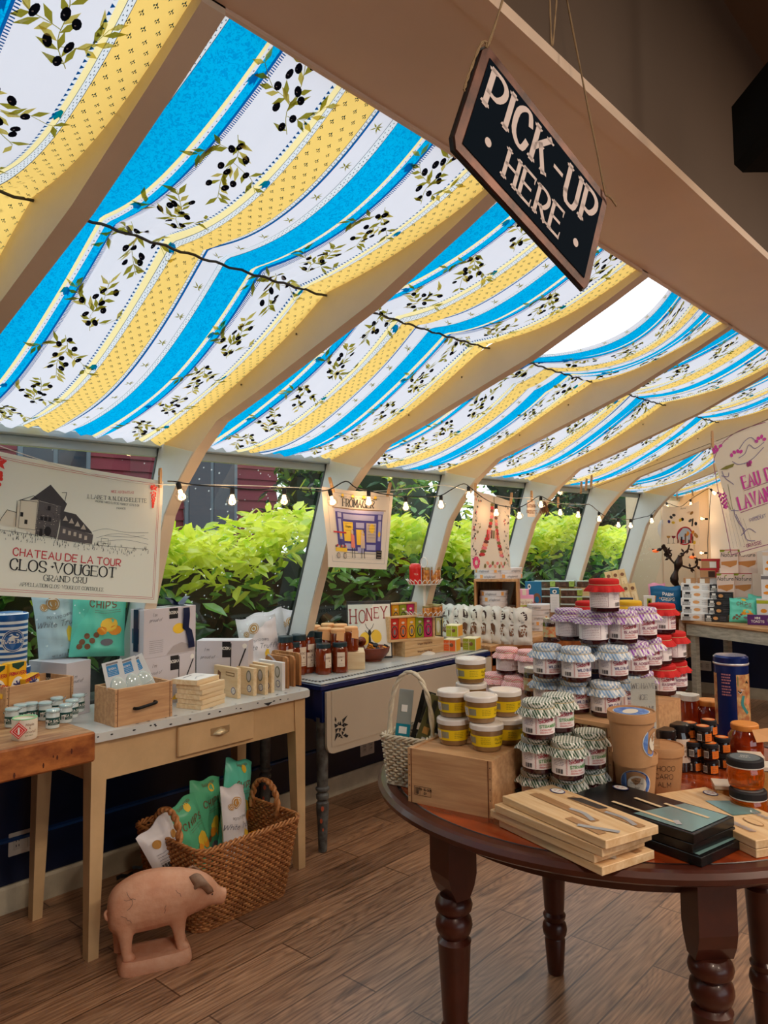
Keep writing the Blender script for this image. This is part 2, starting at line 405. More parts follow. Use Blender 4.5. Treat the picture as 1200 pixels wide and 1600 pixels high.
class Art:
    def __init__(s): s.p = []
    def poly(s, pts, m, lay=0): s.p.append(([tuple(q) for q in pts], m, lay)); return s
    def rect(s, x0, y0, x1, y1, m, lay=0, n=1, nv=1):
        for i in range(n):
            for j in range(nv):
                a, b = x0+(x1-x0)*i/n, x0+(x1-x0)*(i+1)/n; c, d = y0+(y1-y0)*j/nv, y0+(y1-y0)*(j+1)/nv
                s.poly([(a, c), (b, c), (b, d), (a, d)], m, lay)
        return s
    def frame(s, x0, y0, x1, y1, w_, m, lay=0, n=1):
        s.rect(x0, y0, x1, y0+w_, m, lay, n); s.rect(x0, y1-w_, x1, y1, m, lay, n); s.rect(x0, y0, x0+w_, y1, m, lay); s.rect(x1-w_, y0, x1, y1, m, lay); return s
    def ell(s, x, y, rx, ry, m, lay=0, n=14, rot=0, a0=0, a1=2*PI):
        c, k = math.cos(rot), math.sin(rot); q = []
        full = a1-a0 > 6.2
        for i in range(n if full else n+1):
            t = a0+(a1-a0)*i/n; u, v = rx*math.cos(t), ry*math.sin(t); q.append((x+u*c-v*k, y+u*k+v*c))
        return s.poly(q, m, lay)
    def stroke(s, pts, w_, m, lay=0, contrast=0, ext=0):
        P = [Vector((p[0], p[1])) for p in pts]; n = len(P)
        if n < 2: return s
        closed = (P[0]-P[-1]).length < 1e-9 and n > 3
        L = []; R = []
        for i in range(n):
            if closed and i in (0, n-1): d = (P[1]-P[0]).normalized()+(P[-1]-P[-2]).normalized(); din = P[-1]-P[-2]
            elif i == 0: d = P[1]-P[0]
            elif i == n-1: d = P[-1]-P[-2]
            else: d = (P[i+1]-P[i]).normalized()+(P[i]-P[i-1]).normalized()
            if d.length < 1e-9: d = P[min(i+1, n-1)]-P[max(0, i-1)]
            if d.length < 1e-9: d = Vector((1, 0))
            d.normalize(); nn = Vector((-d.y, d.x))
            ww = w_*(1-contrast+contrast*abs(d.y)) if contrast else w_
            if not closed and 0 < i < n-1:
                a = (P[i]-P[i-1]); b = (P[i+1]-P[i])
                if a.length > 1e-9 and b.length > 1e-9: ww /= max(.5, math.cos(a.angle(b)/2))
            q = P[i].copy()
            if ext and not closed:
                if i == 0: q -= d*ext
                if i == n-1: q += d*ext
            L.append(q+nn*ww/2); R.append(q-nn*ww/2)
        for i in range(n-1): s.poly([R[i], R[i+1], L[i+1], L[i]], m, lay)
        return s
    def text(s, txt, x, y, h, m, lay=1, align='c', wt=.13, serif=False, sl=0, sx=1, gap=2.0, contrast=None, k=3, ang=0):
        """y baseline, h cap height"""
        u = h/8; wd = lambda g: max((int(c[-2], 36) for pl in GL[g].split('|') for c in pl.replace('~', '').split()), default=2)
        con = (.55 if serif else 0) if contrast is None else contrast
        tot = 0
        for ch in txt: tot += (3 if ch == ' ' or ch not in GL else wd(ch)+gap)
        tot = (tot-gap)*u*sx; cx = {'c': -tot/2, 'l': 0, 'r': -tot}[align]
        ca, sa = math.cos(ang), math.sin(ang)
        def pt(a, b):
            X = cx+(a*sx*u)+sl*(b-3)*u; Y = (b-3)*u; return (x+X*ca-Y*sa, y+X*sa+Y*ca)
        for ch in txt:
            if ch == ' ' or ch not in GL: cx += 3*u*sx; continue
            for pl in GL[ch].split('|'):
                sm = '~' in pl; pp = [(int(c[0], 36), int(c[1], 36)) for c in pl.replace('~', '').split()]
                cl = pp[0] == pp[-1]
                q = catmull(pp, k, cl) if sm and len(pp) > 2 else pp
                s.stroke([pt(a, b) for a, b in q], h*wt, m, lay, con, 0 if cl else h*wt*.28)
                if serif and not cl:
                    for (a, b), (c, d) in ((pp[0], pp[1]), (pp[-1], pp[-2])):
                        if b in (3, 11, 8) and abs(d-b) > abs(c-a)*.5 and ch not in 'SCGJ':
                            sw = .8+wt*4.6; t = (.3+wt*1.6)*(1 if b == 3 else -1)
                            s.poly([pt(a-sw, b-.05), pt(a+sw, b-.05), pt(a+sw*.8, b+t), pt(a-sw*.8, b+t)], m, lay)
                        elif b != d and abs(c-a) > 0 and b in (11, 3) and ch in 'EFLTZ':
                            pass
                    if ch in 'EFTZ' and len(pp) == 2 and pp[0][1] == pp[1][1] == 11:
                        for e in ((pp[1],) if ch != 'T' else pp): s.poly([pt(e[0]-.3, e[1]+.2), pt(e[0]+.3, e[1]+.2), pt(e[0]+.25, e[1]-1.7), pt(e[0]-.1, e[1]-1.5)], m, lay)
                    if ch in 'ELZ' and len(pp) == 2 and pp[0][1] == pp[1][1] == 3:
                        e = pp[1]; s.poly([pt(e[0]-.3, 2.8), pt(e[0]+.3, 2.8), pt(e[0]+.45, 4.9), pt(e[0]+.1, 4.8)], m, lay)
            cx += (wd(ch)+gap)*u*sx
        return s
    def lines(s, x0, x1, y0, y1, n, m, lay=1, w_=.0009, seed=1):
        r = random.Random(seed)
        for i in range(n):
            y = y1-(y1-y0)*i/max(1, n-1); x = x0
            while x < x1-.002:
                l = r.uniform(.002, .007); s.rect(x, y-w_/2, min(x+l, x1), y+w_/2, m, lay); x += l+.0014
        return s
    def barcode(s, x, y, w_, h, m, lay=1):
        n = 13
        for i in range(n):
            if (i*7) % 5 != 1: s.rect(x+w_*i/n, y, x+w_*(i+.55+.3*((i*3) % 2))/n, y+h, m, lay)
        return s
def planemap(o, ex, ey):
    o, ex, ey = Vector(o), Vector(ex), Vector(ey); n = ex.cross(ey).normalized()
    return lambda u, v, l: o+ex*u+ey*v+n*l
def cylmap(r, z0, a0=-PI/2):
    rf = r if callable(r) else (lambda v: r)
    return lambda u, v, l: ((rf(v)+l)*math.cos(a0+u/rf(v)), (rf(v)+l)*math.sin(a0+u/rf(v)), z0+v)
front = lambda x0, y, z0: planemap((x0, y, z0), (1, 0, 0), (0, 0, 1))     # faces -y
BLK = mat('ink_black', (28, 26, 30), .7); RED = mat('ink_red', (190, 42, 52), .7); WHI = mat('print_white', (238, 235, 228), .6)
# ------------------------------------------------------------------ the setting
def struct(mb, name): return tag(mb.build(name), kind='structure')
CREAM = mat('cream_paint', (226, 208, 182), .45, vary=.08, vscale=3)
POSTP = mat('pale_grey_paint', (214, 218, 216), .4, vary=.06, vscale=4)
NAVY = mat('navy_wall_paint', (16, 28, 56), .3, vary=.3, vscale=4)
SKIRT = mat('worn_skirting_paint', (196, 184, 160), .5, vary=.22, vscale=9)
HEAD = mat('beam_gloss_paint', (222, 196, 172), .32, vary=.05, vscale=3)
SHOPW = mat('shop_wall_paint', (80, 60, 43), .7, vary=.08, vscale=2)
BEIGE = mat('beige_panelling', (222, 196, 168), .6, vary=.05, vscale=2)
ALU = mat('window_trim', (170, 182, 182), .35, metal=.3)
GLASS = pane_glass('rainy_window_glass'); RGLASS = pane_glass('roof_glass', (.95, .97, .98), False, .05)
Y0, S = 1.7012, .95
YR = {k: Y0+S*(k-1) for k in range(-1, 8)}     # rib k=1 is the one rising over the vineyard tea towel
YF = YR[7]+.0                                   # far wall
YB = YR[-1]-.02                                 # near end of the sunroom
EAVE, KNEE, BEAM = (-2.735, 1.862), (-1.757, 2.265), (-1.09, 2.44)
ZC = 3.2; XR = 3.4
f = MB(); f.box(-3.32, XR, YB-1.5, YF+.1, -.05, 0, planks()); struct(f, 'floor')
m = MB(); m.box(-.76, XR, YB-1.5, YF+.1, ZC, ZC+.08, SHOPW); struct(m, 'ceiling')
m = MB()   # with an unseen window, added to let daylight in from the right
for a in ((YB-1.5, -1.4, 0, ZC), (2.6, YF+.1, 0, ZC), (-1.4, 2.6, 0, .7), (-1.4, 2.6, 2.5, ZC)): m.box(XR, XR+.1, *a, SHOPW)
struct(m, 'wall_right'); m = MB()
for a in ((-1.4, -1.34, .7, 2.5), (2.54, 2.6, .7, 2.5), (.57, .63, .7, 2.5)): m.box(XR+.02, XR+.08, *a, POSTP)
m.box(XR+.02, XR+.08, -1.4, 2.6, .7, .76, POSTP); m.box(XR+.02, XR+.08, -1.4, 2.6, 2.44, 2.5, POSTP); struct(m, 'trim_14')
m = MB(); m.box(XR+.045, XR+.051, -1.34, 2.54, .76, 2.44, RGLASS); struct(m, 'window_17')
m = MB(); m.box(-.76, XR, YB-1.6, YB-1.5, 0, ZC, SHOPW); m.box(-3.3, -.76, YB-.1, YB, 0, 2.46, SHOPW); m.box(-.8, -.7, YB-1.5, YB, 0, ZC, SHOPW); struct(m, 'wall_back')
# left: navy boards under the windows
m = MB(); m.box(-3.32, -3.2, YB, YF, 0, .765, NAVY)
for z in (.275, .56): m.prism([(-3.2, z-.012), (-3.186, z-.004), (-3.186, z+.006), (-3.2, z+.012)], YB, YF, mat('navy_ledge_glint', (30, 62, 110), .25), 'y')  # lighter blue paints in the light caught along the board grooves
struct(m, 'wall_left')
m = MB(); m.box(-3.2, -3.183, YB, YF, 0, .092, SKIRT); m.prism([(-3.2, .092), (-3.183, .092), (-3.19, .103), (-3.2, .103)], YB, YF, SKIRT, 'y'); struct(m, 'baseboard_left')
m = MB(); m.box(-3.3, -3.07, YB, YF, .765, .785, mat('dark_sill', (60, 64, 62), .4), .004); struct(m, 'trim_1')
# far wall: navy dado, beige panelling above, skirting, white door panel
m = MB(); m.box(-3.3, XR, YF, YF+.1, 0, .76, NAVY); m.box(-3.3, XR, YF, YF+.1, .76, ZC, BEIGE)
for x in np.arange(-2.95, 2, .31): m.box(x, x+.012, YF-.006, YF, .78, 2.4, mat('panel_batten', (205, 178, 150), .6))
struct(m, 'wall_far')
m = MB(); m.box(-3.2, XR, YF-.018, YF, 0, .095, SKIRT); struct(m, 'baseboard_far')
WD = mat('white_panel_paint', (232, 224, 214), .35); m = MB(); m.box(-2.47, -1.62, YF-.05, YF, .79, 2.0, WD, .01); m.box(-2.40, -1.69, YF-.056, YF-.05, .86, 1.92, WD); struct(m, 'trim_15')
# header beam over the opening between sunroom and shop
m = MB(); m.box(-1.09, -.744, YB, YF, 2.425, 2.60, HEAD); struct(m, 'trim_2')
m = MB(); m.box(-.80, -.744, YB, YF, 2.60, ZC, SHOPW); m.box(-.744, -.735, YB, YF, 2.45, ZC, SHOPW); struct(m, 'wall_header')
m = MB(); m.prism([(-.77, 2.4215), (-.722, 2.4215), (-.722, 2.447), (-.735, 2.462), (-.77, 2.462)], YB, YF, HEAD, 'y'); m.box(-1.105, -1.09, YB, YF, 2.418, 2.5, HEAD, .003); struct(m, 'trim_3')
# ribs: slanted post + kinked rafter, one bent timber each
PRO = [(-3.09, .78), EAVE, KNEE, (-1.09, 2.452), (-1.09, 2.408), (-1.23, 2.338), (-1.567, 2.181), (-2.118, 1.981), (-2.35, 1.905), (-2.49, 1.80), (-2.60, 1.69), (-2.695, 1.56), (-2.84, 1.16), (-2.965, .78)]
for i, k in enumerate(range(-1, 8)):
    if k == 7: continue
    m = MB(); y = YR[k]
    m.prism(PRO, y, y+.052, CREAM, 'y')
    # the lower post is painted paler; thin bead along the glass
    post = [(-3.09, .781), (-2.737, 1.855), (-2.50, 1.80), (-2.605, 1.69), (-2.70, 1.56), (-2.845, 1.16), (-2.97, .781)]
    m.prism(post, y-.003, y+.055, POSTP, 'y')
    m.prism([(-3.096, .79), (-2.74, 1.86), (-2.728, 1.86), (-3.082, .79)], y-.006, y+.058, mat('glazing_bead', (60, 66, 66), .5), 'y')
    if k > 0:
        for zz in (1.99, 2.12, 2.3): m.ball((-2.2+(zz-1.99)*2.3, y-.003, zz+.03), (.004, .002, .004), mat('screw', (90, 80, 70), .4, .6), 6, 4)
    struct(m, 'trim_%d' % (i+4))
m = MB()
m.box(-2.76, -2.715, YB, YF, 1.835, 1.868, ALU, .004); m.box(-2.775, -2.75, YB, YF, 1.80, 1.835, ALU, .003)
m.box(-3.10, -3.07, YB, YF, .785, .797, mat('dark_sill', (0, 0, 0)), .002); struct(m, 'trim_13')
# glazing
n = 0
for k in range(-1, 7):
    a, b = YR[k]+.05, YR[k+1]; n += 1
    m = MB(); m.add([(-3.094, a, .797), (-3.094, b, .797), (-2.752, b, 1.84), (-2.752, a, 1.84)], [(0, 1, 2, 3)], GLASS); struct(m, 'window_%d' % n)
for k in range(-1, 7):
    a, b = YR[k]+.05, YR[k+1]; n += 1
    m = MB(); off = .012
    m.add([(EAVE[0], a, EAVE[1]+off), (EAVE[0], b, EAVE[1]+off), (KNEE[0], b, KNEE[1]+off), (KNEE[0], a, KNEE[1]+off), (BEAM[0], b, BEAM[1]+off+.01), (BEAM[0], a, BEAM[1]+off+.01)], [(0, 1, 2, 3), (3, 2, 4, 5)], RGLASS)
    struct(m, 'window_%d' % n)
# ------------------------------------------------------------------ printed canopies
CW = cloth('canopy_white', (226, 227, 234)); CB = cloth('canopy_blue', (0, 178, 232), vary=.1, rgb2=(0, 150, 214), vs_=120)
CY = cloth('canopy_yellow', (250, 212, 118)); CC = cloth('canopy_cream', (252, 236, 172)); CG = cloth('canopy_dotted', (226, 232, 236))
CN = cloth('canopy_navy_line', (10, 96, 170), .5); CD = cloth('canopy_teal_print', (40, 92, 104), .3); COL_ = cloth('canopy_olive_leaf', (176, 172, 60), .55)
COL2 = cloth('canopy_pale_leaf', (226, 212, 110), .6); CK = cloth('canopy_olive_black', (22, 26, 38), .1); CF = cloth('canopy_flower_blue', (0, 160, 220), .5)
CL_ = cloth('canopy_grey_line', (96, 120, 140), .3)
STR = [(0, .035, CW), (.035, .05, CG), (.05, .14, CB), (.14, .148, CC), (.148, .157, CW), (.157, .178, CB), (.178, .184, CN), (.184, .326, CW), (.326, .334, CG), (.334, .35, CC), (.35, .365, CG),
       (.365, .457, CY), (.457, .466, CG), (.466, .472, CN), (.472, .52, CW), (.52, .536, CG), (.536, .626, CB), (.626, .634, CC), (.634, .643, CW), (.643, .665, CB), (.665, .671, CN), (.671, .815, CW),
       (.815, .823, CG), (.823, .838, CC), (.838, .853, CG), (.853, .9, CY), (.9, .943, CY)]
L1 = math.hypot(BEAM[0]-KNEE[0], BEAM[1]-KNEE[1]); L2 = math.hypot(KNEE[0]-EAVE[0], KNEE[1]-EAVE[1]); LT = L1+L2
def branch(A, x, y, rot, s, seed):
    r = random.Random(seed); c, k = math.cos(rot), math.sin(rot)
    P = lambda a, b: (x+(a*c-b*k)*s, y+(a*k+b*c)*s)
    stem = catmull([(-.5, .1), (-.2, 0), (.1, .08), (.5, .02)], 4); A.stroke([P(*q) for q in stem], .0016, COL_, 1)
    st2 = catmull([(-.1, .02), (.05, -.25), (.3, -.42)], 3); A.stroke([P(*q) for q in st2], .0013, COL_, 1)
    st3 = catmull([(-.25, .02), (-.3, .25), (-.12, .46)], 3); A.stroke([P(*q) for q in st3], .0013, COL_, 1)
    anchors = [(stem, .9), (st2, 1), (st3, 1)]
    for line, _ in anchors:
        for i in range(1, len(line)):
            for sg in (-1, 1):
                if r.random() < .46: continue
                px, py = line[i]; dx, dy = line[i][0]-line[i-1][0], line[i][1]-line[i-1][1]; a = math.atan2(dy, dx)+sg*r.uniform(.5, 1.0); l = r.uniform(.16, .26); w_ = .035
                q = [(px, py), (px+math.cos(a)*l*.45-math.sin(a)*w_, py+math.sin(a)*l*.45+math.cos(a)*w_), (px+math.cos(a)*l, py+math.sin(a)*l), (px+math.cos(a)*l*.45+math.sin(a)*w_, py+math.sin(a)*l*.45-math.cos(a)*w_)]
                A.poly([P(*t) for t in q], COL_ if r.random() < .6 else COL2, 2)
    for a, b in ((-.38, .0), (-.3, .12), (-.05, .14), (.03, .06), (.2, -.08), (.28, -.02), (.05, -.22), (.3, .18), (-.2, -.12)):
        a += r.uniform(-.03, .03); b += r.uniform(-.03, .03); X, Y = P(a, b); A.ell(X, Y, .0112, .0082, CK, 3, 10, rot+r.uniform(-.6, .6)); A.ell(X-.002, Y+.002, .002, .0013, CW, 4, 5)
    X, Y = P(.12, -.5); g = 1.25; A.poly([(X-.009*g, Y+.012*g), (X-.004*g, Y+.006*g), (X, Y+.013*g), (X+.005*g, Y+.006*g), (X+.009*g, Y+.011*g), (X+.007*g, Y-.006*g), (X, Y-.012*g), (X-.007*g, Y-.006*g)], CF, 3)
def canopy_art(seed):
    r = random.Random(seed); A = Art(); off = r.uniform(0, .08)
    for (a, b) in ((.184, .326), (.671, .815)):
        v = .06+off; i = 0
        while v < LT-.05:
            branch(A, (a+b)/2+r.uniform(-.012, .012), v, (1.2 if i % 2 else -1.9)+r.uniform(-.25, .25), .185, seed*31+i); v += .215; i += 1
    for (a, b) in ((.365, .457), (.853, .945)):
        j = 0; v = .02
        while v < LT-.01:
            for cx in ((.2, .55, .88) if j % 2 else (.05, .38, .72)):
                X = a+(b-a)*cx; q = .0052
                A.poly([(X, v-q), (X+q*.35, v), (X, v+q*.3), (X-q*.35, v)], CD, 1); A.poly([(X-q*.3, v), (X-q, v+q*.2), (X-q*.8, v+q)], CD, 1); A.poly([(X+q*.3, v), (X+q, v+q*.2), (X+q*.8, v+q)], CD, 1)
                A.poly([(X-q*.3, v+q*.6), (X+q*.3, v+q*.6), (X, v+q*1.5)], CD, 1)
            v += .0215; j += 1
    for (a, b) in ((.472, .52), (0, .035)):
        v = .05
        while v < LT-.03:
            X = (a+b)/2
            for t in (-1.2, -.5, .1, .8, 2.6, 3.6): A.poly([(X, v), (X+.007*math.cos(t+.3), v+.007*math.sin(t+.3)), (X+.017*math.cos(t), v+.017*math.sin(t)), (X+.007*math.cos(t-.3), v+.007*math.sin(t-.3))], COL_, 1)
            v += .105
    for (a, b) in ((.35, .365), (.457, .466), (.838, .853), (.035, .05), (.52, .536)):
        v = .004; j = 0
        while v < LT:
            for q in ((.3, .75) if j % 2 else (.52,)):
                X = a+(b-a)*q; A.rect(X-.001, v, X+.001, v+.003, CL_, 1)
            v += .0085; j += 1
        A.rect(a-.0006, 0, a+.0006, LT, CL_, 1, 1, 60); A.rect(b-.0006, 0, b+.0006, LT, CL_, 1, 1, 60)
    for (a, b) in ((.326, .334), (.815, .823)):
        v = 0
        while v < LT: A.poly([(a, v), (b, v+.003), (a, v+.008)], CN, 1); v += .0125
    for (a, b) in ((.148, .157), (.634, .643)):
        v = 0
        while v < LT: A.ell((a+b)/2, v, .0014, .002, CL_, 1, 5); v += .016
    for a in (.184, .671):
        v = 0
        while v < LT: A.rect(a, v, a+.009, v+.0022, CN, 1); v += .0052
    return A
def canopy(k, sag1, sag2, edge=.032, gap=None, wrinkle=.0062, seed=1, label=''):
    yb0 = YR[k]+.03; wid = YR[k+1]-YR[k]-.028
    r = random.Random(seed); ph = [r.uniform(0, 6) for _ in range(4)]
    def surf(u, v, lay=0):
        v = min(max(v, 0), LT); uu = u/.943
        if v < L1: t = v/L1; x = BEAM[0]+(KNEE[0]-BEAM[0])*t; z = BEAM[1]+(KNEE[1]-BEAM[1])*t; sg = sag1
        else: t = (v-L1)/L2; x = KNEE[0]+(EAVE[0]+.03-KNEE[0])*t; z = KNEE[1]+(EAVE[1]+.0-KNEE[1])*t; sg = sag2
        p = 4*t*(1-t); q = max(0., math.sin(PI*min(max(uu, 0), 1)))**.8
        z -= p*(edge+sg*q)+.006
        y = yb0+uu*wid
        if gap:            # cloth slipped along its wire, baring the roof glass
            g0, lo, hi = gap
            if lo < v/LT < hi:
                tt = (v/LT-lo)/(hi-lo); g = g0*math.sin(PI*min(1, max(0, tt)))**.7; y = yb0+g*wid+(uu*wid)*(1-g)
        near = math.exp(-((v-L1)/.16)**2)+math.exp(-((LT-v)/.14)**2)+.35
        z -= wrinkle*near*(math.sin(u*95+ph[0]+3*math.sin(v*2+ph[1]))+.6*math.sin(u*41+ph[2]+v*3))
        z -= .006*math.sin(v*7+ph[3]+u*5)
        return Vector((x, y, z-lay))
    cols = []
    for a, b, m_ in STR:
        n_ = max(1, int(round((b-a)/.02)))
        for i in range(n_): cols.append((a+(b-a)*i/n_, m_))
    us = [c[0] for c in cols]+[.943]; NV = 78; mb = MB()
    vs_ = [surf(u, LT*j/NV) for j in range(NV+1) for u in us]; W = len(us)
    mb.add(vs_, [(j*W+i, j*W+i+1, (j+1)*W+i+1, (j+1)*W+i) for j in range(NV) for i in range(W-1)], [cols[i][1] for j in range(NV) for i in range(W-1)], True)
    mb.art(canopy_art(seed), lambda u, v, l: surf(u, v, l*.9))
    o = mb.build('canopy_cloth'); tag(o, label, 'canopy', 'printed canopy cloths under the glass roof'); o['group'] = 'printed canopy cloths under the glass roof'
    # wire that the cloth is gathered over at the kink, with a dark gathered seam
    rod = MB(); ga = [(-1.757, yb0+(wid)*i/40, KNEE[1]-.016-.006*math.sin(PI*i/40)-.003*math.sin(i*1.7)) for i in range(41)]
    rod.tube(ga, .0042, mat('canopy_wire', (58, 54, 46), .6), 6)
    q = rod.build('canopy_wire'); tag(q, 'thin wire under the '+label.split(',')[1].strip(), 'wire', 'wires across the canopy kinks')
canopy(-1, .10, .09, seed=2, label='olive-print canopy, nearest bay cut by the top left corner')
canopy(0, .03, .06, seed=3, label='olive-print canopy, largest bay filling the upper left above the vineyard tea towel')
canopy(1, .03, .06, seed=4, label='olive-print canopy, bay rising behind the hanging blackboard sign')
canopy(2, .05, .07, gap=(.42, -.10, .46), seed=5, label='olive-print canopy, bay slipped aside baring a white sky wedge')
canopy(3, .03, .06, seed=6, label='olive-print canopy, narrow bay just beyond the white wedge of sky')
canopy(4, .03, .06, seed=7, label='olive-print canopy, small bay over the three clothespins on the line')
canopy(5, .04, .09, gap=(.35, .45, .98), seed=8, label='olive-print canopy, far bay above the bronze branch lamp')
canopy(6, .04, .06, seed=9, label='olive-print canopy, farthest bay against the beige end wall')
# ------------------------------------------------------------------ garden outside
m = MB(); m.box(-60, -3.32, -40, 70, -.3, -.02, mat('garden_soil', (52, 58, 34), .9, vary=.5, vscale=3)); struct(m, 'ground')
def leafmat(name, a, b, tr=.35):
    if name in _M: return _M[name]
    x = cloth(name, a, tr, vary=.3, rgb2=b, vs_=4); n = x.node_tree
    out = n.nodes['Material Output']; src = out.inputs['Surface'].links[0].from_socket
    g = n.nodes.new('ShaderNodeBsdfGlossy'); g.inputs['Roughness'].default_value = .35; mx = n.nodes.new('ShaderNodeMixShader'); mx.inputs[0].default_value = .09
    n.links.new(src, mx.inputs[1]); n.links.new(g.outputs[0], mx.inputs[2]); n.links.new(mx.outputs[0], out.inputs['Surface']); return x
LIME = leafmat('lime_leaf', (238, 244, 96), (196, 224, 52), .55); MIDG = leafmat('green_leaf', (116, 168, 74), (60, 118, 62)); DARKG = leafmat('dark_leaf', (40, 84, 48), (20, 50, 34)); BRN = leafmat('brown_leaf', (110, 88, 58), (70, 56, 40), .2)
def leaves(mb, pts, size, mats_, r, droop=0):
    for p in pts:
        l = size*r.uniform(.6, 1.3); w_ = l*.42; e = Euler((r.uniform(-.9, .9), r.uniform(-.9, .9), r.uniform(0, 6.28))).to_matrix()
        q = [(0, 0, 0), (w_*.5, l*.3, .02*l), (w_*.42, l*.65, 0), (0, l, -.12*l), (-w_*.42, l*.65, 0), (-w_*.5, l*.3, .02*l), (0, l*.4, -.06*l), (0, l*.75, -.08*l)]
        mb.add([Vector(p)+e @ Vector(t) for t in q], [(0, 1, 6), (1, 2, 7, 6), (2, 3, 7), (3, 4, 7), (4, 5, 6, 7), (5, 0, 6)], mats_(p))
r = random.Random(5)
for hn, (ya, yb_, lab) in enumerate(((-.1, 3.2, 'lime-green broad-leaved hedge pressing against the nearest windows'), (3.42, 8.6, 'lime-green hedge outside the farther windows, right of the cheese-shop tea towel'))):
    h_ = thing('hedge', lab, 'hedge', (-4.3, (ya+yb_)/2, 0), 0, None); o = h_.location.copy()
    top = MB(); low = MB(); core = MB()
    def hz(x, y): return 1.60+.07*math.sin(y*2.1)+.05*math.sin(y*5.3+x)-.10*abs(x+4.1)
    pts = []
    N = int(1500*(yb_-ya))
    for i in range(N):
        y = r.uniform(ya, yb_); x = -3.52-1.2*r.random()**1.6; z = hz(x, y)-abs(r.gauss(0, .13)) if r.random() < .6 else r.uniform(.55, 1.45)
        pts.append(Vector((x, y, z))-o)
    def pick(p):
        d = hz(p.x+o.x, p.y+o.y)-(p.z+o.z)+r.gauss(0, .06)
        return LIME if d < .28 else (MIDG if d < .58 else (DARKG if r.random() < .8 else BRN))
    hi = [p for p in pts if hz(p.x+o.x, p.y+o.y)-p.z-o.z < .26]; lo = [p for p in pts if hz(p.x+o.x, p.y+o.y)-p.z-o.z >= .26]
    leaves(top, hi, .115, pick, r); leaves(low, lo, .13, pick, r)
    core.prism([(-3.8, .02), (-3.72, 1.0), (-3.9, 1.32), (-4.3, 1.36), (-4.7, 1.1), (-4.8, .02)], ya, yb_, mat('hedge_shade', (16, 30, 20), .9), 'y')  # solid dark core stands in for the shade inside the hedge
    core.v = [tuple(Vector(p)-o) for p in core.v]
    a_ = top.build('new_growth', h_); a_['label'] = 'bright lime new leaves on top'; low.build('old_foliage', h_); core.build('shade_core', h_)
# barn beyond the hedge
bn = thing('barn', 'dark red clapboard house with shuttered windows seen through the rain-spotted glass', 'house', (-9.2, 4.2, 0))
RB = mat('barn_red', (118, 38, 52), .7, vary=.25, vscale=2); m = MB(); m.box(-2, 0, -5.8, 3.6, 0, 4.2, RB)
for i in range(26): m.prism([(0, .16*i), (.03, .16*i), (0, .16*i+.16)], -5.8, 3.6, RB, 'y')
m.build('siding', bn)
m = MB(); m.prism([(-2.2, 4.9), (.45, 3.62), (.45, 3.7), (-2.2, 5.0)], -6, 3.9, mat('barn_roof', (60, 72, 78), .7), 'y'); m.build('roof', bn)
for y in (-3.0, -.4, 1.9):
    m = MB(); m.box(.0, .05, y, y+.9, 1.6, 2.9, mat('barn_window_trim', (96, 110, 120), .5)); w_ = m.build('window', bn)
    m = MB(); m.box(.05, .06, y+.06, y+.42, 1.66, 2.84, mat('barn_window_glass', (34, 46, 60), .1)); m.box(.05, .06, y+.48, y+.84, 1.66, 2.84, mat('barn_window_glass', (0, 0, 0))); m.build('pane', w_)
# trees
def tree(x, y, h_, rad, lab, mfn, size=.22, n_=2600, z0=.9):
    t = thing('tree', lab, 'tree', (x, y, 0), 0, 'trees beyond the hedge'); rr = random.Random(int(x*100+y*7)); tr = MB()
    tr.tube([(0, 0, 0), (.05, .02, h_*.4), (-.05, .05, h_*.85)], [.14, .1, .04], mat('bark', (74, 62, 50), .9, vary=.4, vscale=12), 8); tr.build('trunk', t)
    pts = []
    blobs = [(rr.uniform(-.6, .6)*rad, rr.uniform(-.6, .6)*rad, rr.uniform(z0, h_), rr.uniform(.4, .75)*rad) for _ in range(12)]
    for i in range(n_):
        bx, by, bz, br = rr.choice(blobs); v = Vector((rr.gauss(0, 1), rr.gauss(0, 1), rr.gauss(0, 1))).normalized()*br*rr.uniform(.75, 1.05); pts.append((bx+v.x, by+v.y, bz+v.z))
    c = MB(); leaves(c, pts, size, mfn, rr)
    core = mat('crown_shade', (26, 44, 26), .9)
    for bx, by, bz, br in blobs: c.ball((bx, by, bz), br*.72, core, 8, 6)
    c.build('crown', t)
mixa = lambda p: rnd.choice((MIDG, MIDG, DARKG, LIME)); mixb = lambda p: rnd.choice((MIDG, DARKG, DARKG)); mixc = lambda p: rnd.choice((MIDG, LIME, MIDG))
tree(-6.6, 6.6, 3.4, .95, 'mid-green young tree in front of the red house', mixa, .16)
tree(-9.2, 10.4, 3.4, 1.6, 'broad green tree behind the cheese-shop tea towel', mixc)
tree(-6.4, 13.2, 3.0, 1.1, 'dark green bushy tree seen over the farther hedge', mixb, .18)
tree(-7.6, 17.5, 4.0, 1.7, 'leafy tree in the middle windows, beyond the tower tea towel', mixa)
tree(-14, 23.0, 7, 2.4, 'tall pale green tree far behind', mixc)
tree(-5.4, 22, 4.6, 1.6, 'dark shrub-like tree at the far windows', mixb)
tree(-7.5, 28, 8, 3.2, 'distant tree closing the view at the far end', mixb)
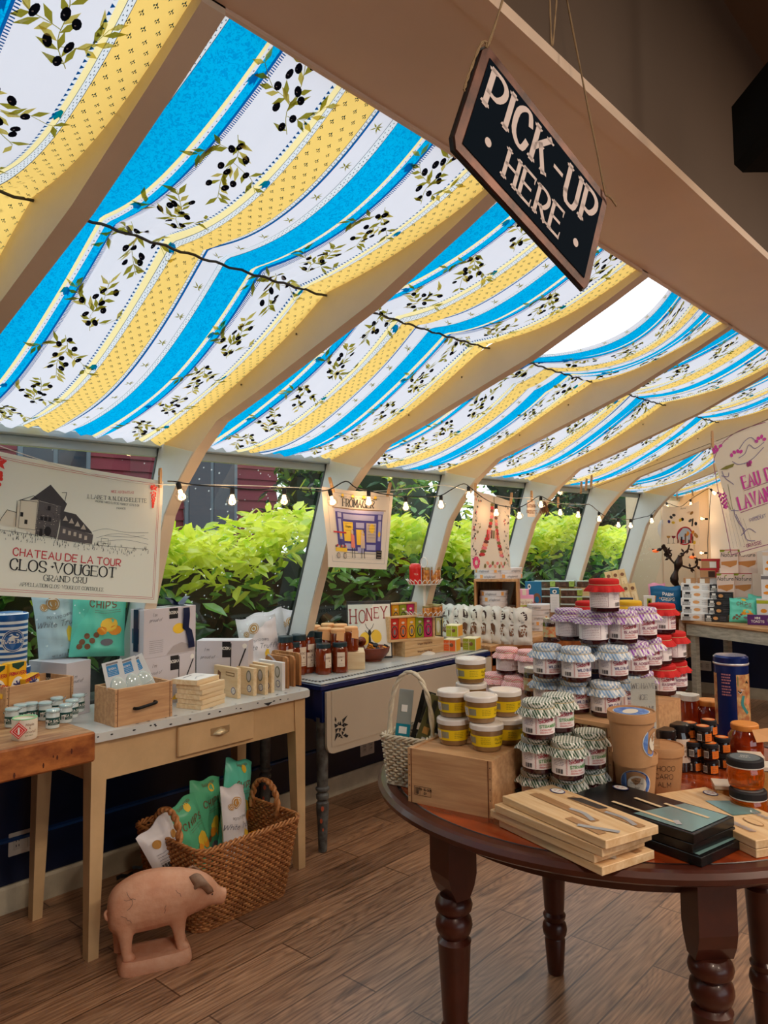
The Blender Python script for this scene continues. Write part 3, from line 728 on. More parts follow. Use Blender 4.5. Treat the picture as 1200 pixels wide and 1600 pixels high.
# ------------------------------------------------------------------ furniture
TAN = mat('tan_table_paint', (214, 178, 132), .45, vary=.12, vscale=8)
ENAM = mat('white_enamel', (214, 216, 212), .22, vary=.10, vscale=5)
CHIP = mat('chipped_enamel_black', (30, 30, 34), .6)
def corner(pl, pf, pr, z):
    a, b, c = uz(*pl, z), uz(*pf, z), uz(*pr, z); e = c-b; g = a-b
    return b, math.atan2(e.y, e.x), e.length, abs(g.dot(Vector((-e.y, e.x, 0)).normalized()))
def taper_leg(mb, x, y, z1, a, b, m, ix=1, iy=1):
    """square leg, outer faces plumb, inner faces tapering"""
    mb.add([(x, y, z1), (x+ix*a, y, z1), (x+ix*a, y+iy*a, z1), (x, y+iy*a, z1), (x, y, 0), (x+ix*b, y, 0), (x+ix*b, y+iy*b, 0), (x, y+iy*b, 0)],
           [(0, 1, 2, 3), (7, 6, 5, 4), (0, 4, 5, 1), (1, 5, 6, 2), (2, 6, 7, 3), (3, 7, 4, 0)], m)
# tan kitchen table with enamel top: local x = depth (0 at front), y along the room
t = thing('kitchen_table', 'tan painted kitchen table with chipped white enamel top and one drawer', 'table', (-2.585, 1.86, 0))
X0, X1, YA, YB2 = -.52, 0, -.53, .55
m = MB(); c = .04; poly = [(X0, YA+c), (X0+c, YA), (X1-c, YA), (X1-.012, YA+.012), (X1, YA+c), (X1, YB2-c), (X1-.012, YB2-.012), (X1-c, YB2), (X0+c, YB2), (X0, YB2-c)]
m.prism(poly, .748, .774, ENAM); m.prism([(x*.985, y*.99) for x, y in poly], .774, .78, ENAM)
A = Art(); rr = random.Random(3)
for i in range(16): A.ell(rr.uniform(YA+.03, YB2-.03), .764+rr.uniform(-.006, .006), rr.uniform(.003, .008), .003, CHIP, 1, 6)
A.poly([(.26, .762), (.31, .762), (.285, .748)], CHIP, 1)
m.art(A, planemap((X1, 0, 0), (0, 1, 0), (0, 0, 1)))
A = Art()
for i in range(12): A.ell(X1-rr.uniform(.01, .03), rr.uniform(YA+.05, YB2-.05), .004, rr.uniform(.004, .009), CHIP, 1, 6)
m.art(A, planemap((0, 0, .7802), (1, 0, 0), (0, 1, 0))); m.build('table_top', t)
m = MB(); m.box(X0+.03, X1-.03, YA+.04, YA+.06, .605, .748, TAN); m.box(X0+.03, X1-.03, YB2-.06, YB2-.04, .605, .748, TAN); m.box(X0+.03, X0+.05, YA+.04, YB2-.04, .605, .748, TAN); m.box(X1-.045, X1-.028, YA+.04, YB2-.04, .605, .748, TAN); m.build('apron', t)
for sx, sy in ((1, 1), (1, -1), (-1, 1), (-1, -1)):
    m = MB(); taper_leg(m, (X1-.022 if sx > 0 else X0+.022), (YB2-.032 if sy > 0 else YA+.032), .75, .062, .038, TAN, -sx, -sy); m.build('leg', t)
m = MB(); m.box(X1-.028, X1-.012, -.15, .22, .622, .735, TAN, .004); d = m.build('drawer', t)
m = MB(); m.grid(12, 6, lambda u, v: (X1-.012+.022*math.sin(PI*u)*math.cos(v*PI/2), .045+.04*(u-.5)*2, .678+.022*math.sin(v*PI/2)*math.sin(PI*u)), mat('worn_cup_pull', (196, 176, 140), .35, .7)); m.box(X1-.012, X1-.009, 0, .09, .676, .704, mat('worn_cup_pull', (0, 0, 0))); m.build('cup_pull', d)
# butcher block
BUT = mat('butcher_block_side', (192, 116, 58), .42, vary=1, rgb2=(132, 68, 32), vscale=9, stretch=(1, 1, 2.2), bump=.1, bscale=20)
BUTT = mat('butcher_block_top', (206, 160, 112), .4, vary=1, rgb2=(150, 96, 56), vscale=5, stretch=(6, 1, 1))
t = thing('butcher_block_table', 'thick worn butcher block counter cut off by the left edge', 'table', (-2.46, 0.5, 0))
m = MB(); m.box(-.64, 0, -1.2, .80, .722, .82, BUT, .006); m.add([(-.63, -1.19, .8205), (-.006, -1.19, .8205), (-.006, .794, .8205), (-.63, .794, .8205)], [(0, 1, 2, 3)], BUTT)
A = Art()
for i in range(22): A.ell(rr.uniform(-.3, .78), rr.uniform(.735, .81), rr.uniform(.002, .005), rr.uniform(.004, .012), mat('butcher_block_scar', (84, 36, 16), .6), 1, 6)
m.art(A, planemap((0, 0, 0), (0, 1, 0), (0, 0, 1))); m.build('block_top', t)
for x in (-.6, -.1):
    for y in (-1.1, .42):
        m = MB(); m.box(x, x+.07, y, y+.07, 0, .722, BUT, .004); m.build('leg', t)
m = MB(); m.box(-.05, -.02, -1.1, .46, .66, .722, BUT); m.build('rail', t)
# navy drop-leaf table
NE = mat('navy_enamel', (14, 30, 82), .18); LEAF = mat('beige_enamel_leaf', (198, 184, 164), .28, vary=.05, vscale=3)
ET = mat('pale_enamel_top', (196, 200, 196), .2)
t = thing('drop_leaf_table', 'navy-edged enamel drop-leaf table with a geometric black motif on its hanging leaf', 'table', (-2.64, 2.51, 0))
m = MB(); m.box(-.53, 0, 0, 1.42, .745, .772, NE, .004); m.box(-.522, -.008, .008, 1.412, .772, .78, ET, .003)
A = Art()
for i in range(64):
    for j in (0, 1): A.rect(-.038-.014*j-.013, .03+.022*i+.011*j, -.038-.014*j, .03+.022*i+.011*j+.011, BLK, 1)
for i in range(22): 
    for j in (0, 1): A.rect(-.06-.022*i-.011*j-.011, .02+.013*j, -.06-.022*i-.011*j, .033+.013*j, BLK, 1)
m.art(A, planemap((0, 0, .7802), (1, 0, 0), (0, 1, 0))); m.build('table_top', t)
m = MB(); zt, zb, ya, yb = .742, .452, .02, 1.40
q = [(ya, zt), (ya, zb+.045)]+[(ya+.045-.045*math.cos(a), zb+.045-.045*math.sin(a)) for a in (PI/8*i for i in range(1, 4))]+[(ya+.045, zb), (yb-.045, zb)]+[(yb-.045+.045*math.sin(a), zb+.045-.045*math.cos(a)) for a in (PI/8*i for i in range(1, 4))]+[(yb, zb+.045), (yb, zt)]
m.prism(q, .004, .018, LEAF, 'x'); qi = [(min(max(y, ya+.03), yb-.03), max(z, zb+.032)) for y, z in q]
m.prism([(y, z) for y, z in qi], .018, .0205, LEAF, 'x')
A = Art()     # black diamond-and-triangle motif
ox, oz = ya+.045, zb+.055
for q_ in ('05 1.3 15 1.15 12 .98 03 1.12', '0 .95 30 .8 05 .7', '30 .8 45 1.0 50 .75', '55 1.05 60 .8 95 1.22', '70 .85 100 .7 75 .65', '50 .75 70 .85 72 .6', '05 .65 30 .65 10 .4', '30 .65 50 .6 35 .4', '55 .55 80 .6 70 .38', '10 .4 35 .38 0 0', '35 .38 50 .2 25 .15', '50 .45 68 .35 55 .2', '60 .2 85 .28 75 .1', '80 .22 100 .12 90 .02 72 .1', '40 .12 50 .2 60 .05', '20 .9 35 1.0 30 .8'):
    v_ = [float(c) for c in q_.split()]; A.poly([(ox+.095*v_[n_]/100, oz+.088*v_[n_+1]) for n_ in range(0, len(v_), 2)], BLK, 1)
m.art(A, planemap((.0206, 0, 0), (0, 1, 0), (0, 0, 1))); m.build('drop_leaf', t)
m = MB(); m.box(-.50, -.03, .03, .05, .60, .745, NE); m.box(-.50, -.03, 1.37, 1.39, .60, .745, NE); m.box(-.06, -.03, .03, 1.39, .60, .745, NE); m.box(-.5, -.48, .03, 1.39, .60, .745, NE); m.build('apron', t)
LG = mat('chipped_grey_leg_paint', (104, 106, 104), .5, vary=.4, vscale=22, rgb2=(66, 62, 60))
pr_ = [(.014, 0), (.02, .004), (.021, .03), (.024, .12), (.030, .19), (.030, .225), (.022, .235), (.030, .245), (.031, .262), (.022, .272), (.033, .285), (.033, .293), (.026, .30), (.028, .5), (.031, .62)]
for x, y in ((.0, .035), (0, 1.36), (-.48, .06), (-.48, 1.36)):
    m = MB(); xx = x-.03 if x == 0 else x; m.lathe(pr_, LG, 16, xx, y); m.box(xx-.028, xx+.028, y-.028, y+.028, .60, .744, NE)
    A = Art(); CO = mat('bare_copper_paint', (196, 92, 62), .5)
    for u, v, a_, b_ in ((.004, .205, .007, .012), (-.002, .15, .006, .012), (.006, .11, .004, .008)): A.ell(u, v, a_, b_, CO, 1, 8)
    m.art(A, lambda u, v, l, xx=xx, y=y: (xx+(.0305+l)*math.cos(-.9+u/.03), y+(.0305+l)*math.sin(-.9+u/.03), v)); m.build('leg', t)
# wooden trestle table beyond it
OAK = woodmat('pale_oak', (214, 168, 118), (178, 126, 80), .5, 'y'); OAKX = woodmat('pale_oak_end', (214, 168, 118), (178, 126, 80), .5, 'x')
t = thing('wooden_table', 'light wooden table continuing along the windows beyond the navy enamel table', 'table', (-2.68, 3.99, 0))
m = MB(); m.box(-.5, 0, 0, 3.38, .755, .795, OAK, .004); m.build('table_top', t)
for x in (-.46, -.08):
    for y in (.06, 3.2):
        m = MB(); m.box(x, x+.05, y, y+.05, 0, .755, BUT); m.build('leg', t)
m = MB(); m.box(-.46, -.03, .05, 3.3, .66, .755, BUT); m.build('apron', t)
# far table against the end wall
FT = Vector((-2.485, 6.62, 0)); FTR = math.radians(-21.6)
t = thing('serving_table', 'long table at the far end with light wood top and weathered white apron', 'table', FT, FTR)
WW = mat('weathered_white_wood', (196, 190, 172), .6, vary=.35, vscale=14, stretch=(1, 1, 4))
m = MB(); m.box(0, 1.9, 0, .52, .722, .75, OAKX, .004); m.build('table_top', t); m = MB(); m.box(.03, 1.87, .02, .5, .62, .722, WW); m.build('apron', t)
for x in (.05, 1.8):
    for y in (.04, .44): m = MB(); m.box(x, x+.05, y, y+.05, 0, .65, WW); m.build('leg', t)
def ft(x, y, z=.75): return Matrix.Rotation(FTR, 3, 'Z') @ Vector((x, y, 0))+FT+Vector((0, 0, z))
# round table
TC = Vector((-1.065, 2.22, 0)); TR_ = .705; TZ = .74
CH = mat('cherry_table_top', (172, 74, 30), .2, vary=1, rgb2=(126, 46, 18), vscale=2.2, stretch=(1, 7, 1), coat=.4); DK = mat('mahogany_stain', (78, 34, 22), .35, vary=.3, vscale=12, coat=.15); DKL = mat('dark_inlay', (40, 18, 14), .3)
t = thing('round_table', 'round cherry-topped table with a dark moulded rim and turned legs', 'table', TC)
m = MB(); pf = [(TR_-.06, .700), (TR_-.02, .705), (TR_, .716), (TR_+.002, .728), (TR_-.008, .738), (TR_-.02, .7405), (TR_-.045, .7405), (TR_-.047, .7385), (TR_-.053, .7385), (TR_-.055, TZ), (0, TZ)]
m.lathe(pf, CH, 96, ms=[DK]*6+[DKL]*3+[CH]); m.lathe([(0, .7), (TR_-.06, .70)], DK, 96, cap0=False, cap1=False); m.build('table_top', t)
m = MB(); m.lathe([(.545, .635), (.56, .638), (.56, .70), (.545, .70), (.545, .635)], DK, 72, cap0=False, cap1=False); m.build('apron', t)
LP = [(.024, 0), (.027, .008), (.034, .11), (.031, .118), (.038, .128), (.041, .145), (.038, .162), (.031, .17), (.036, .18), (.038, .19), (.031, .20), (.033, .21), (.043, .40), (.045, .405), (.034, .415), (.044, .428), (.049, .445), (.046, .462), (.036, .474), (.047, .484), (.050, .497), (.046, .51), (.036, .52)]
for x, y in ((-1.25, 1.665), (-1.35, 2.36), (-.64, 1.80), (-.735, 2.50)):
    x -= TC.x; y -= TC.y; a = math.atan2(y, x); m = MB(); m.T = Matrix.Translation((x, y, 0)) @ Matrix.Rotation(a, 4, 'Z')
    m.lathe(LP, DK, 20); m.prism([(-.036, .55), (-.02, .52), (.02, .52), (.036, .55), (.044, .58), (.044, .70), (-.044, .70), (-.044, .58)], -.044, .044, DK, 'y'); m.build('leg', t)
# wall sockets
def outlet(p, rz, lab):
    t = thing('wall_outlet', lab, 'outlet', p, rz); m = MB(); m.box(-.062, .062, -.006, 0, -.045, .045, mat('outlet_plate', (206, 196, 182), .35), .003); m.build('cover_plate', t)
    m = MB()
    for x in (-.028, .028):
        m.box(x-.017, x+.017, -.008, -.006, -.024, .024, mat('outlet_face', (190, 180, 166), .35), .001)
        for z in (-.012, .008): m.box(x-.007, x-.004, -.0085, -.008, z, z+.009, BLK); m.box(x+.004, x+.007, -.0085, -.008, z, z+.009, BLK)
    m.build('sockets', t)
outlet((-3.2, 1.39, .255), PI/2, 'beige wall socket low on the navy wall beside the thin table leg')
outlet((-2.58, YF, .25), 0, 'wall socket on the dark end wall, left of the tall blue tin')
outlet((-3.2, 3.42, .21), PI/2, 'pale socket plate low on the navy wall under the drop-leaf table')
# ------------------------------------------------------------------ product builders
KRAFT = mat('kraft_paper', (190, 142, 98), .7, vary=.08, vscale=40); CARD = mat('white_card', (228, 224, 222), .5); LILAC = mat('lilac_card', (206, 200, 206), .45)
CRATE = woodmat('crate_wood', (214, 168, 122), (190, 142, 100), .55, 'x'); CRATED = mat('crate_edge_wood', (120, 72, 44), .55, vary=.3, vscale=20); PINE = woodmat('pale_pine', (240, 218, 180), (226, 196, 150), .5, 'x')
STEEL = mat('steel', (206, 208, 212), .3, .45); SHRINK = mat('cellophane', (235, 240, 242), .08, coat=1)
def crate(w, d, h, lab, loc, rz, t=.011, handle=None, lid=False, stamp=False, m1=None, open_front=False, group=None):
    m1 = m1 or CRATE; o = thing('wooden_crate', lab, 'crate', loc, rz, group); m = MB()
    if not open_front: m.box(0, w, 0, t, 0, h, m1)
    m.box(0, w, d-t, d, 0, h, m1); m.box(.0, t, t*(not open_front), d-t, 0, h, m1); m.box(w-t, w, t*(not open_front), d-t, 0, h, m1); m.box(t, w-t, t, d-t, 0, t, m1)
    for x in (t, w-t): m.box(x-.0012, x+.0012, -.0008, .0, .0, h, CRATED)
    A = Art()
    for x in (t*.5, w-t*.5):
        for i in range(5): A.ell(x, h*(.12+.19*i), .0016, .0016, BLK, 1, 6)
    if stamp: A.frame(.02, .022, .072, .046, .0009, BLK); A.barcode(.024, .025, .010, .018, BLK); A.rect(.037, .022, .038, .046, BLK); A.text('93-15-009', .0545, .0365, .0055, BLK, wt=.2, k=2); A.text('07', .054, .027, .005, BLK, wt=.2, k=2)
    m.art(A, front(0, 0, 0)); m.build('box', o)
    if lid: m = MB(); m.box(t, w-t, t, d+.0, h-.012, h-.004, m1); m.build('lid', o)
    if handle:
        hx, hz, hw = handle; m = MB(); m.tube(catmull([(hx-hw, 0, hz-.006), (hx-hw*.9, -.02, hz-.004), (hx, -.026, hz+.002), (hx+hw*.9, -.02, hz+.006), (hx+hw, 0, hz+.006)], 4), .006, mat('black_iron', (26, 24, 24), .45, .5), 8); m.build('handle', o)
    return o
def jam(kind, flavour, cloth_c, ink, p=.0075, plain=False):
    o = thing('jam_jar', 'jam jar', 'jar'); J = mat('dark_jam', (52, 14, 22), .12, coat=.6)
    m = MB(); m.lathe([(.036, 0), (.0405, .004), (.0412, .012), (.0412, .074), (.036, .081)], J, 24); m.build('glass_jar', o)
    L_ = mat('jam_label_paper', (246, 238, 238), .55); m = MB(); m.lathe([(.0416, .015), (.0416, .069)], L_, 32, cap0=False, cap1=False)
    A = Art(); iz = ink; y0 = .015
    for k in range(13): z = y0+.002+k*.004; A.poly([(-.002, z), (.0015, z+.002), (-.002, z+.004), (-.0032, z+.004), (.0003, z+.002), (-.0032, z)], RED, 1)
    A.lines(-.036, -.008, y0+.024, y0+.048, 7, mat('label_small_print', (90, 80, 130), .6), seed=3); A.barcode(-.030, y0+.004, .02, .011, BLK)
    A.text('SideHill', .006, y0+.030, .0105, mat('label_brand_red', (176, 40, 70), .6), align='l', wt=.17, ang=.08); A.text(flavour.upper(), .008, y0+.0175, .0072, iz, align='l', wt=.18)
    A.text('EXTRA FRUIT', .010, y0+.010, .0038, RED, align='l', wt=.16, k=2); A.text('GREENFIELD MASS', .009, y0+.004, .0032, RED, align='l', wt=.16, k=2)
    A.frame(-.108, y0+.003, -.052, y0+.051, .0008, ink, 1, 6); A.lines(-.104, -.056, y0+.008, y0+.046, 9, ink, w_=.0008, seed=4)
    A.lines(.062, .108, y0+.008, y0+.046, 7, ink, w_=.0008, seed=6)
    m.art(A, cylmap(.0418, 0)); m.build('label', o)
    g = mat('plain_'+kind+'_cloth', cloth_c, .8, bump=.2, bscale=90) if plain else gingham(kind+'_gingham_cloth', cloth_c, p)
    ph = rnd.uniform(0, 6)
    def rf(r, z, a):
        k = max(0, (.079-z)/.02); return r+(.005*math.sin(9*a+ph)+.003*math.sin(17*a))*k
    m = MB(); m.lathe([(0, .0965), (.030, .0965), (.039, .0955), (.0425, .092), (.0430, .083), (.0415, .080), (.047, .074), (.053, .066), (.055, .060)], g, 54, rf=rf, cap0=False, cap1=False)
    m.lathe([(.0545, .0600), (.051, .067), (.043, .076)], g, 54, rf=rf, cap0=False, cap1=False)
    m.build('cloth_cover', o)
    m = MB(); m.tube([(.0425*math.cos(a), .0425*math.sin(a), .0795) for a in (2*PI*i/24 for i in range(24))], .0012, mat('string', (200, 180, 140), .8), 5, True); m.build('elastic', o)
    return o
INKB = mat('ink_blue', (70, 70, 130), .6); INKG = mat('ink_green', (60, 150, 60), .6); INKP = mat('ink_plum', (130, 40, 90), .6)
JG = jam('green', 'Strawberry', (38, 78, 48), INKG); JB = jam('pale_blue', 'Wild Blueberry', (128, 164, 204), INKB, .0095); JP = jam('purple', 'Blackberry', (150, 78, 184), INKP, .0095)
JR = jam('red', 'Raspberry', (206, 34, 34), INKP, plain=True); JK = jam('pink', 'Raspberry', (236, 104, 128), INKP, .007); JY = jam('yellow', 'Peach', (232, 186, 40), INKP, plain=True)
def lidded(name, lab, cat, prof, ms, lidprof, lidm, labels=None, n=24, lidname='lid', labname='label', labr=None):
    o = thing(name, lab, cat); m = MB(); m.lathe(prof, ms, n); m.build('glass_jar', o); m = MB(); m.lathe(lidprof, lidm, n+8); m.build(lidname, o)
    if labels: A, r, band = labels; m = MB(); (m.lathe([(r, band[0]), (r, band[1])], band[2], 32, cap0=False, cap1=False) if band else None); m.art(A, cylmap(r+.0002, 0)); m.build(labname, o)
    return o
# mustard jar
A = Art(); A.lines(-.034, -.008, .024, .038, 4, mat('olive_small_print', (120, 110, 20), .6), seed=2); A.text('Pip Phili', .018, .032, .0062, BLK, wt=.1); A.text('House Dij', .017, .023, .004, BLK, wt=.14, k=2)
A.rect(-.10, .019, -.075, .041, CARD, 1, 3); A.lines(-.098, -.078, .022, .038, 5, BLK, 2, seed=4); A.rect(-.072, .022, -.05, .039, mat('grey_print', (150, 146, 120), .6), 1, 3)
MU = lidded('mustard_jar', 'mustard jar', 'jar', [(.034, 0), (.038, .003), (.040, .012), (.0445, .05), (.0445, .058)], mat('mustard_glass', (150, 112, 70), .12, vary=.15, vscale=30, coat=.7),
  [(.0455, .057), (.0468, .058), (.0468, .069), (.045, .0715), (.040, .0722), (.039, .0712), (0, .0712)], mat('white_lid', (232, 224, 218), .25), (A, .0432, None))
ml = [c for c in MU.children if c.name.startswith('label')][0]
# yellow band follows the taper
YL = mat('yellow_label', (242, 206, 20), .45); mb = MB(); rad = lambda v: .0402+(v-.012)*.117+.0004
mb.lathe([(rad(.015), .015), (rad(.044), .044)], YL, 32, cap0=False, cap1=False); mb.art(A, lambda u, v, l: ((rad(v)+l)*math.cos(-PI/2+u/.043), (rad(v)+l)*math.sin(-PI/2+u/.043), v)); old = ml.data; tmp = mb.build('tmp_label'); ml.data = tmp.data; bpy.data.objects.remove(tmp); bpy.data.meshes.remove(old)
# kraft ice-cream tub
def tub(text_):
    o = thing('ice_cream_tub', 'tub', 'tub'); m = MB(); rf_ = lambda v: .046+v*.092; m.lathe([(.046, 0), (.0575, .122)], KRAFT, 32)
    A = Art(); BLU = mat('tub_blue', (34, 84, 176), .4, vary=.5, vscale=60, rgb2=(120, 160, 220))
    if text_ == 'sticker':
        A.ell(0, .062, .040, .038, WHI, 1, 30); A.ell(0, .062, .038, .036, BLU, 2, 30); A.ell(.004, .062, .024, .0235, mat('tub_label_cream', (232, 222, 204), .5), 3, 26)
        A.text('The', .004, .077, .003, BLK, 4, k=2); A.text('Village', .004, .070, .0045, BLK, 4, serif=True, k=2); A.text('Creamy Pint', .004, .0635, .0042, BLK, 4, serif=True, k=2); A.text('Basil', .004, .052, .004, BLK, 4, k=2)
    else:
        for i, tx in enumerate(('CHOCO', 'CARO', 'ALM')): A.text(tx, 0, .075-.022*i, .013, BLK, 2, wt=.08)
    m.art(A, lambda u, v, l: ((rf_(v)+.0006+l)*math.cos(-PI/2+u/.052), (rf_(v)+.0006+l)*math.sin(-PI/2+u/.052), v)); m.build('paper_cup', o)
    m = MB(); m.lathe([(.0600, .110), (.0605, .131), (.0595, .133), (.0570, .133), (.0565, .130), (0, .130)], KRAFT, 36)
    if text_ == 'sticker': B = Art(); B.ell(0, 0, .046, .046, WHI, 1, 30); B.ell(0, 0, .044, .044, BLU, 2, 30); B.ell(-.006, 0, .030, .018, mat('tub_label_cream', (0, 0, 0)), 3, 24); m.art(B, planemap((0, 0, .1302), (1, 0, 0), (0, 1, 0)))
    m.build('lid', o); return o
TUB = tub('sticker'); TUB2 = tub('x')
# bags -------------------------------------------------------------
def bag(name, lab, w, h, t, mt, art=None, loc=(0, 0, 0), rz=0, rot=None, seed=1, cat='bag', group=None, flat=.0, topm=None):
    r = random.Random(seed); ph = [r.uniform(0, 6) for _ in range(5)]
    def srf(u, v, side, l=0):
        e = max(0, math.sin(PI*min(max(u, 0), 1)))**.55; q = min(1., max(0., min(v/.07, 1)))*max(0., min((1-v)/.14, 1))**.8
        th = t*.5*e*q*(1-.35*(v-.4)**2)+.0015*e
        cr = .0045*e*q*(math.sin(7*v*PI+ph[0]+4*u)+math.sin(11*u*PI+ph[1]+5*v)*.6+.7*math.sin(17*(u+v)+ph[2]))
        xx = (u-.5)*w*(1-.05*q*math.sin(PI*v)); return Vector((xx, side*(th+cr*.6+l), v*h+.006*math.sin(3*u*PI+ph[3])*v))
    o = thing(name, lab, cat, loc, rz, group, rot); m = MB()
    for sd in (-1, 1): m.grid(16, 22, lambda u, v: srf(u, v, sd), mt)
    if art: m.art(art, lambda u, v, l: srf(u/w+.5, v/h, -1, l+.0012))
    m.build('pouch', o)
    c = MB()
    for i in range(2):
        z = 1-.012*(i*1.6+.6) ; c.grid(16, 1, lambda u, v: srf(u, z-.004+v*.008, -1, .0009), topm or mt)
    c.build('crimped_seal', o); return o
TEAL = mat('teal_chip_bag', (104, 214, 188), .28); BLUW = mat('pale_blue_chip_bag', (196, 216, 222), .3); GOLD = mat('gold_print', (196, 142, 72), .4); ORG = mat('orange_print', (240, 152, 40), .5); YEL = mat('yellow_print', (244, 200, 60), .5); BRN2 = mat('brown_print', (128, 84, 56), .6); GRY = mat('grey_text', (120, 118, 124), .6)
def truffle_art(w, h, s=1, big=True):
    A = Art(); cx = .16*w
    for x, y, r in (((-.02, .80*h, .026*s), (-.3*w, .74*h, .015*s)) if big else ((.18*w, .8*h, .018*s), (-.35*w, .62*h, .014*s))):
        A.ell(x, y, r, r, GOLD, 1, 22); A.ell(x, y, r*.86, r*.86, WHI, 2, 20); A.ell(x, y, r*.76, r*.76, GOLD, 3, 20); A.ell(x, y, r*.45, r*.45, WHI, 4, 14); A.ell(x, y, r*.3, r*.3, GOLD, 5, 8)
    A.text('White Truffle', .02*w, .46*h, .022*s, GRY, 1, wt=.09, sl=.35); A.text('POTATO CHIPS', .0, .58*h, .010*s, GRY, 1)
    A.poly([(.02, .38*h), (.16*w, .44*h), (.4*w, .40*h), (.42*w, .22*h), (.2*w, .16*h), (.02, .24*h)], YEL, 1)
    for i in range(5): A.poly([(.04+.02*i, .24*h), (.07+.02*i, .36*h), (.055+.02*i, .37*h), (.03+.02*i, .25*h)], ORG, 2)
    A.rect(.08*w, .06*h, .3*w, .11*h, mat('green_stamp', (90, 140, 90), .5), 2); A.text('NET WT 5 OZ', -.05*w, .03*h, .008*s, GRY, 1); return A
def teal_art(w, h):
    A = Art(); A.ell(.03*w, .9*h, .09*w, .05*h, YEL, 1, 9); A.text('SARATOGA', .0, .93*h, .0001+.010, BRN2, 2); A.text('CHIPS', .05*w, .68*h, .026, BRN2, 1, wt=.16, gap=3.2); A.lines(-.1*w, .4*w, .61*h, .64*h, 2, BRN2, w_=.0015)
    A.ell(.18*w, .44*h, .17*w, .10*h, YEL, 1, 10); A.ell(.3*w, .36*h, .13*w, .07*h, ORG, 2, 9); A.ell(.05*w, .36*h, .1*w, .06*h, ORG, 3, 8)
    for x, y in ((-.3, .2), (-.22, .28), (-.12, .22), (-.05, .3), (-.2, .14), (-.34, .14)): A.ell(x*w, y*h, .055*w, .04*h, BRN2, 3, 9, x)
    A.ell(.15*w, .2*h, .12*w, .05*h, GRY, 3, 10); return A
# wooden tray boxes of knives --------------------------------------
def knife_box(w, d, h, wood, dark=False, kind=0):
    o = thing('knife_box', 'box', 'box'); m = MB(); m.box(0, w, 0, d, 0, h, wood, .0012); m.build('box', o); A = Art()
    rec = mat('recess_shade', (176, 134, 92) if not dark else (60, 60, 64), .5); HB = mat('pale_handle', (226, 200, 160), .4)
    s = w/.34
    A.ell(.05*s, d*.83, .022*s, .016, INKB, 2, 20); A.ell(.05*s, d*.83, .019*s, .0135, WHI, 3, 18); A.text('LT', .05*s, d*.80, .010, RED, 4)
    if kind == 0:
        for x0, x1, y in ((.03, .25, .44), (.10, .33, .80), (.20, .31, .18)):
            A.stroke([(x0*s, d*y), (x1*s, d*(y-.04))], .022, rec, 1)
        A.stroke(catmull([(.16*s, d*.44), (.2*s, d*.47), (.245*s, d*.37)], 4), .012, STEEL, 3); A.stroke(catmull([(.22*s, d*.76), (.27*s, d*.80), (.315*s, d*.72)], 4), .012, STEEL, 3)
        A.poly([(.10*s, d*.74), (.20*s, d*.78), (.205*s, d*.92), (.12*s, d*.90)], mat('blade_shade', (92, 84, 78), .3, .6), 2); A.stroke([(.245*s, d*.08), (.325*s, d*.36)], .014, STEEL, 3); A.stroke([(.04*s, d*.5), (.15*s, d*.47)], .012, rec, 2)
    elif kind == 1:
        A.poly([(.18*s, d*.05), (.33*s, d*.05), (.33*s, d*.95), (.22*s, d*.95)], mat('teal_reflection', (130, 168, 168), .15, .3), 1)  # slanted teal patch: reflection on the clear wrap, painted as colour
        for y, x0, x1 in ((.60, .12, .20), (.72, .19, .31), (.22, .10, .29)): A.stroke([(x0*s, d*y), (x1*s, d*(y-.05))], .010, HB, 3)
        A.stroke([(.27*s, d*.24), (.29*s, d*.14)], .013, STEEL, 4)
    else:
        A.poly([(.09*s, d*.5), (.2*s, d*.42), (.21*s, d*.9), (.12*s, d*.95)], mat('teal_reflection', (0, 0, 0)), 1)
        for i in range(12): A.stroke([((.20+.011*i)*s, d*.74), ((.207+.011*i)*s, d*.84)], .005, STEEL, 3)
        for i in range(8): A.stroke([((.23+.009*i)*s, d*.16), ((.236+.009*i)*s, d*.26)], .005, STEEL, 3)
        A.ell(.25*s, d*.5, .03*s, .014, rec, 1, 16); A.ell(.25*s, d*.5, .027*s, .011, wood, 2, 16)
    mb = MB(); mb.art(A, planemap((0, 0, h+.0004), (1, 0, 0), (0, 1, 0))); mb.build('knives', o)
    return o
def pack(name, lab, w, d, h, m1, fa=None, sa=None, ta=None, loc=(0, 0, 0), rz=0, cat='box', group=None, rot=None, left=None):
    """carton, local origin front-left-bottom"""
    o = thing(name, lab, cat, loc, rz, group, rot); m = MB(); m.box(0, w, 0, d, 0, h, m1, .0008)
    if fa: m.art(fa, front(0, 0, 0))
    if sa: m.art(sa, planemap((w, 0, 0), (0, 1, 0), (0, 0, 1)))
    if left: m.art(left, planemap((0, d, 0), (0, -1, 0), (0, 0, 1)))
    if ta: m.art(ta, planemap((0, 0, h), (1, 0, 0), (0, 1, 0)))
    m.build('carton', o); return o
# ------------------------------------------------------------------ on the butcher block and the tan table
ZB, ZT = .8205, .7802
def cr_at(pl, pf, pr, z, d=None):
    p, rz, w_, dd = corner(pl, pf, pr, z); return p, rz, w_, (d or dd)
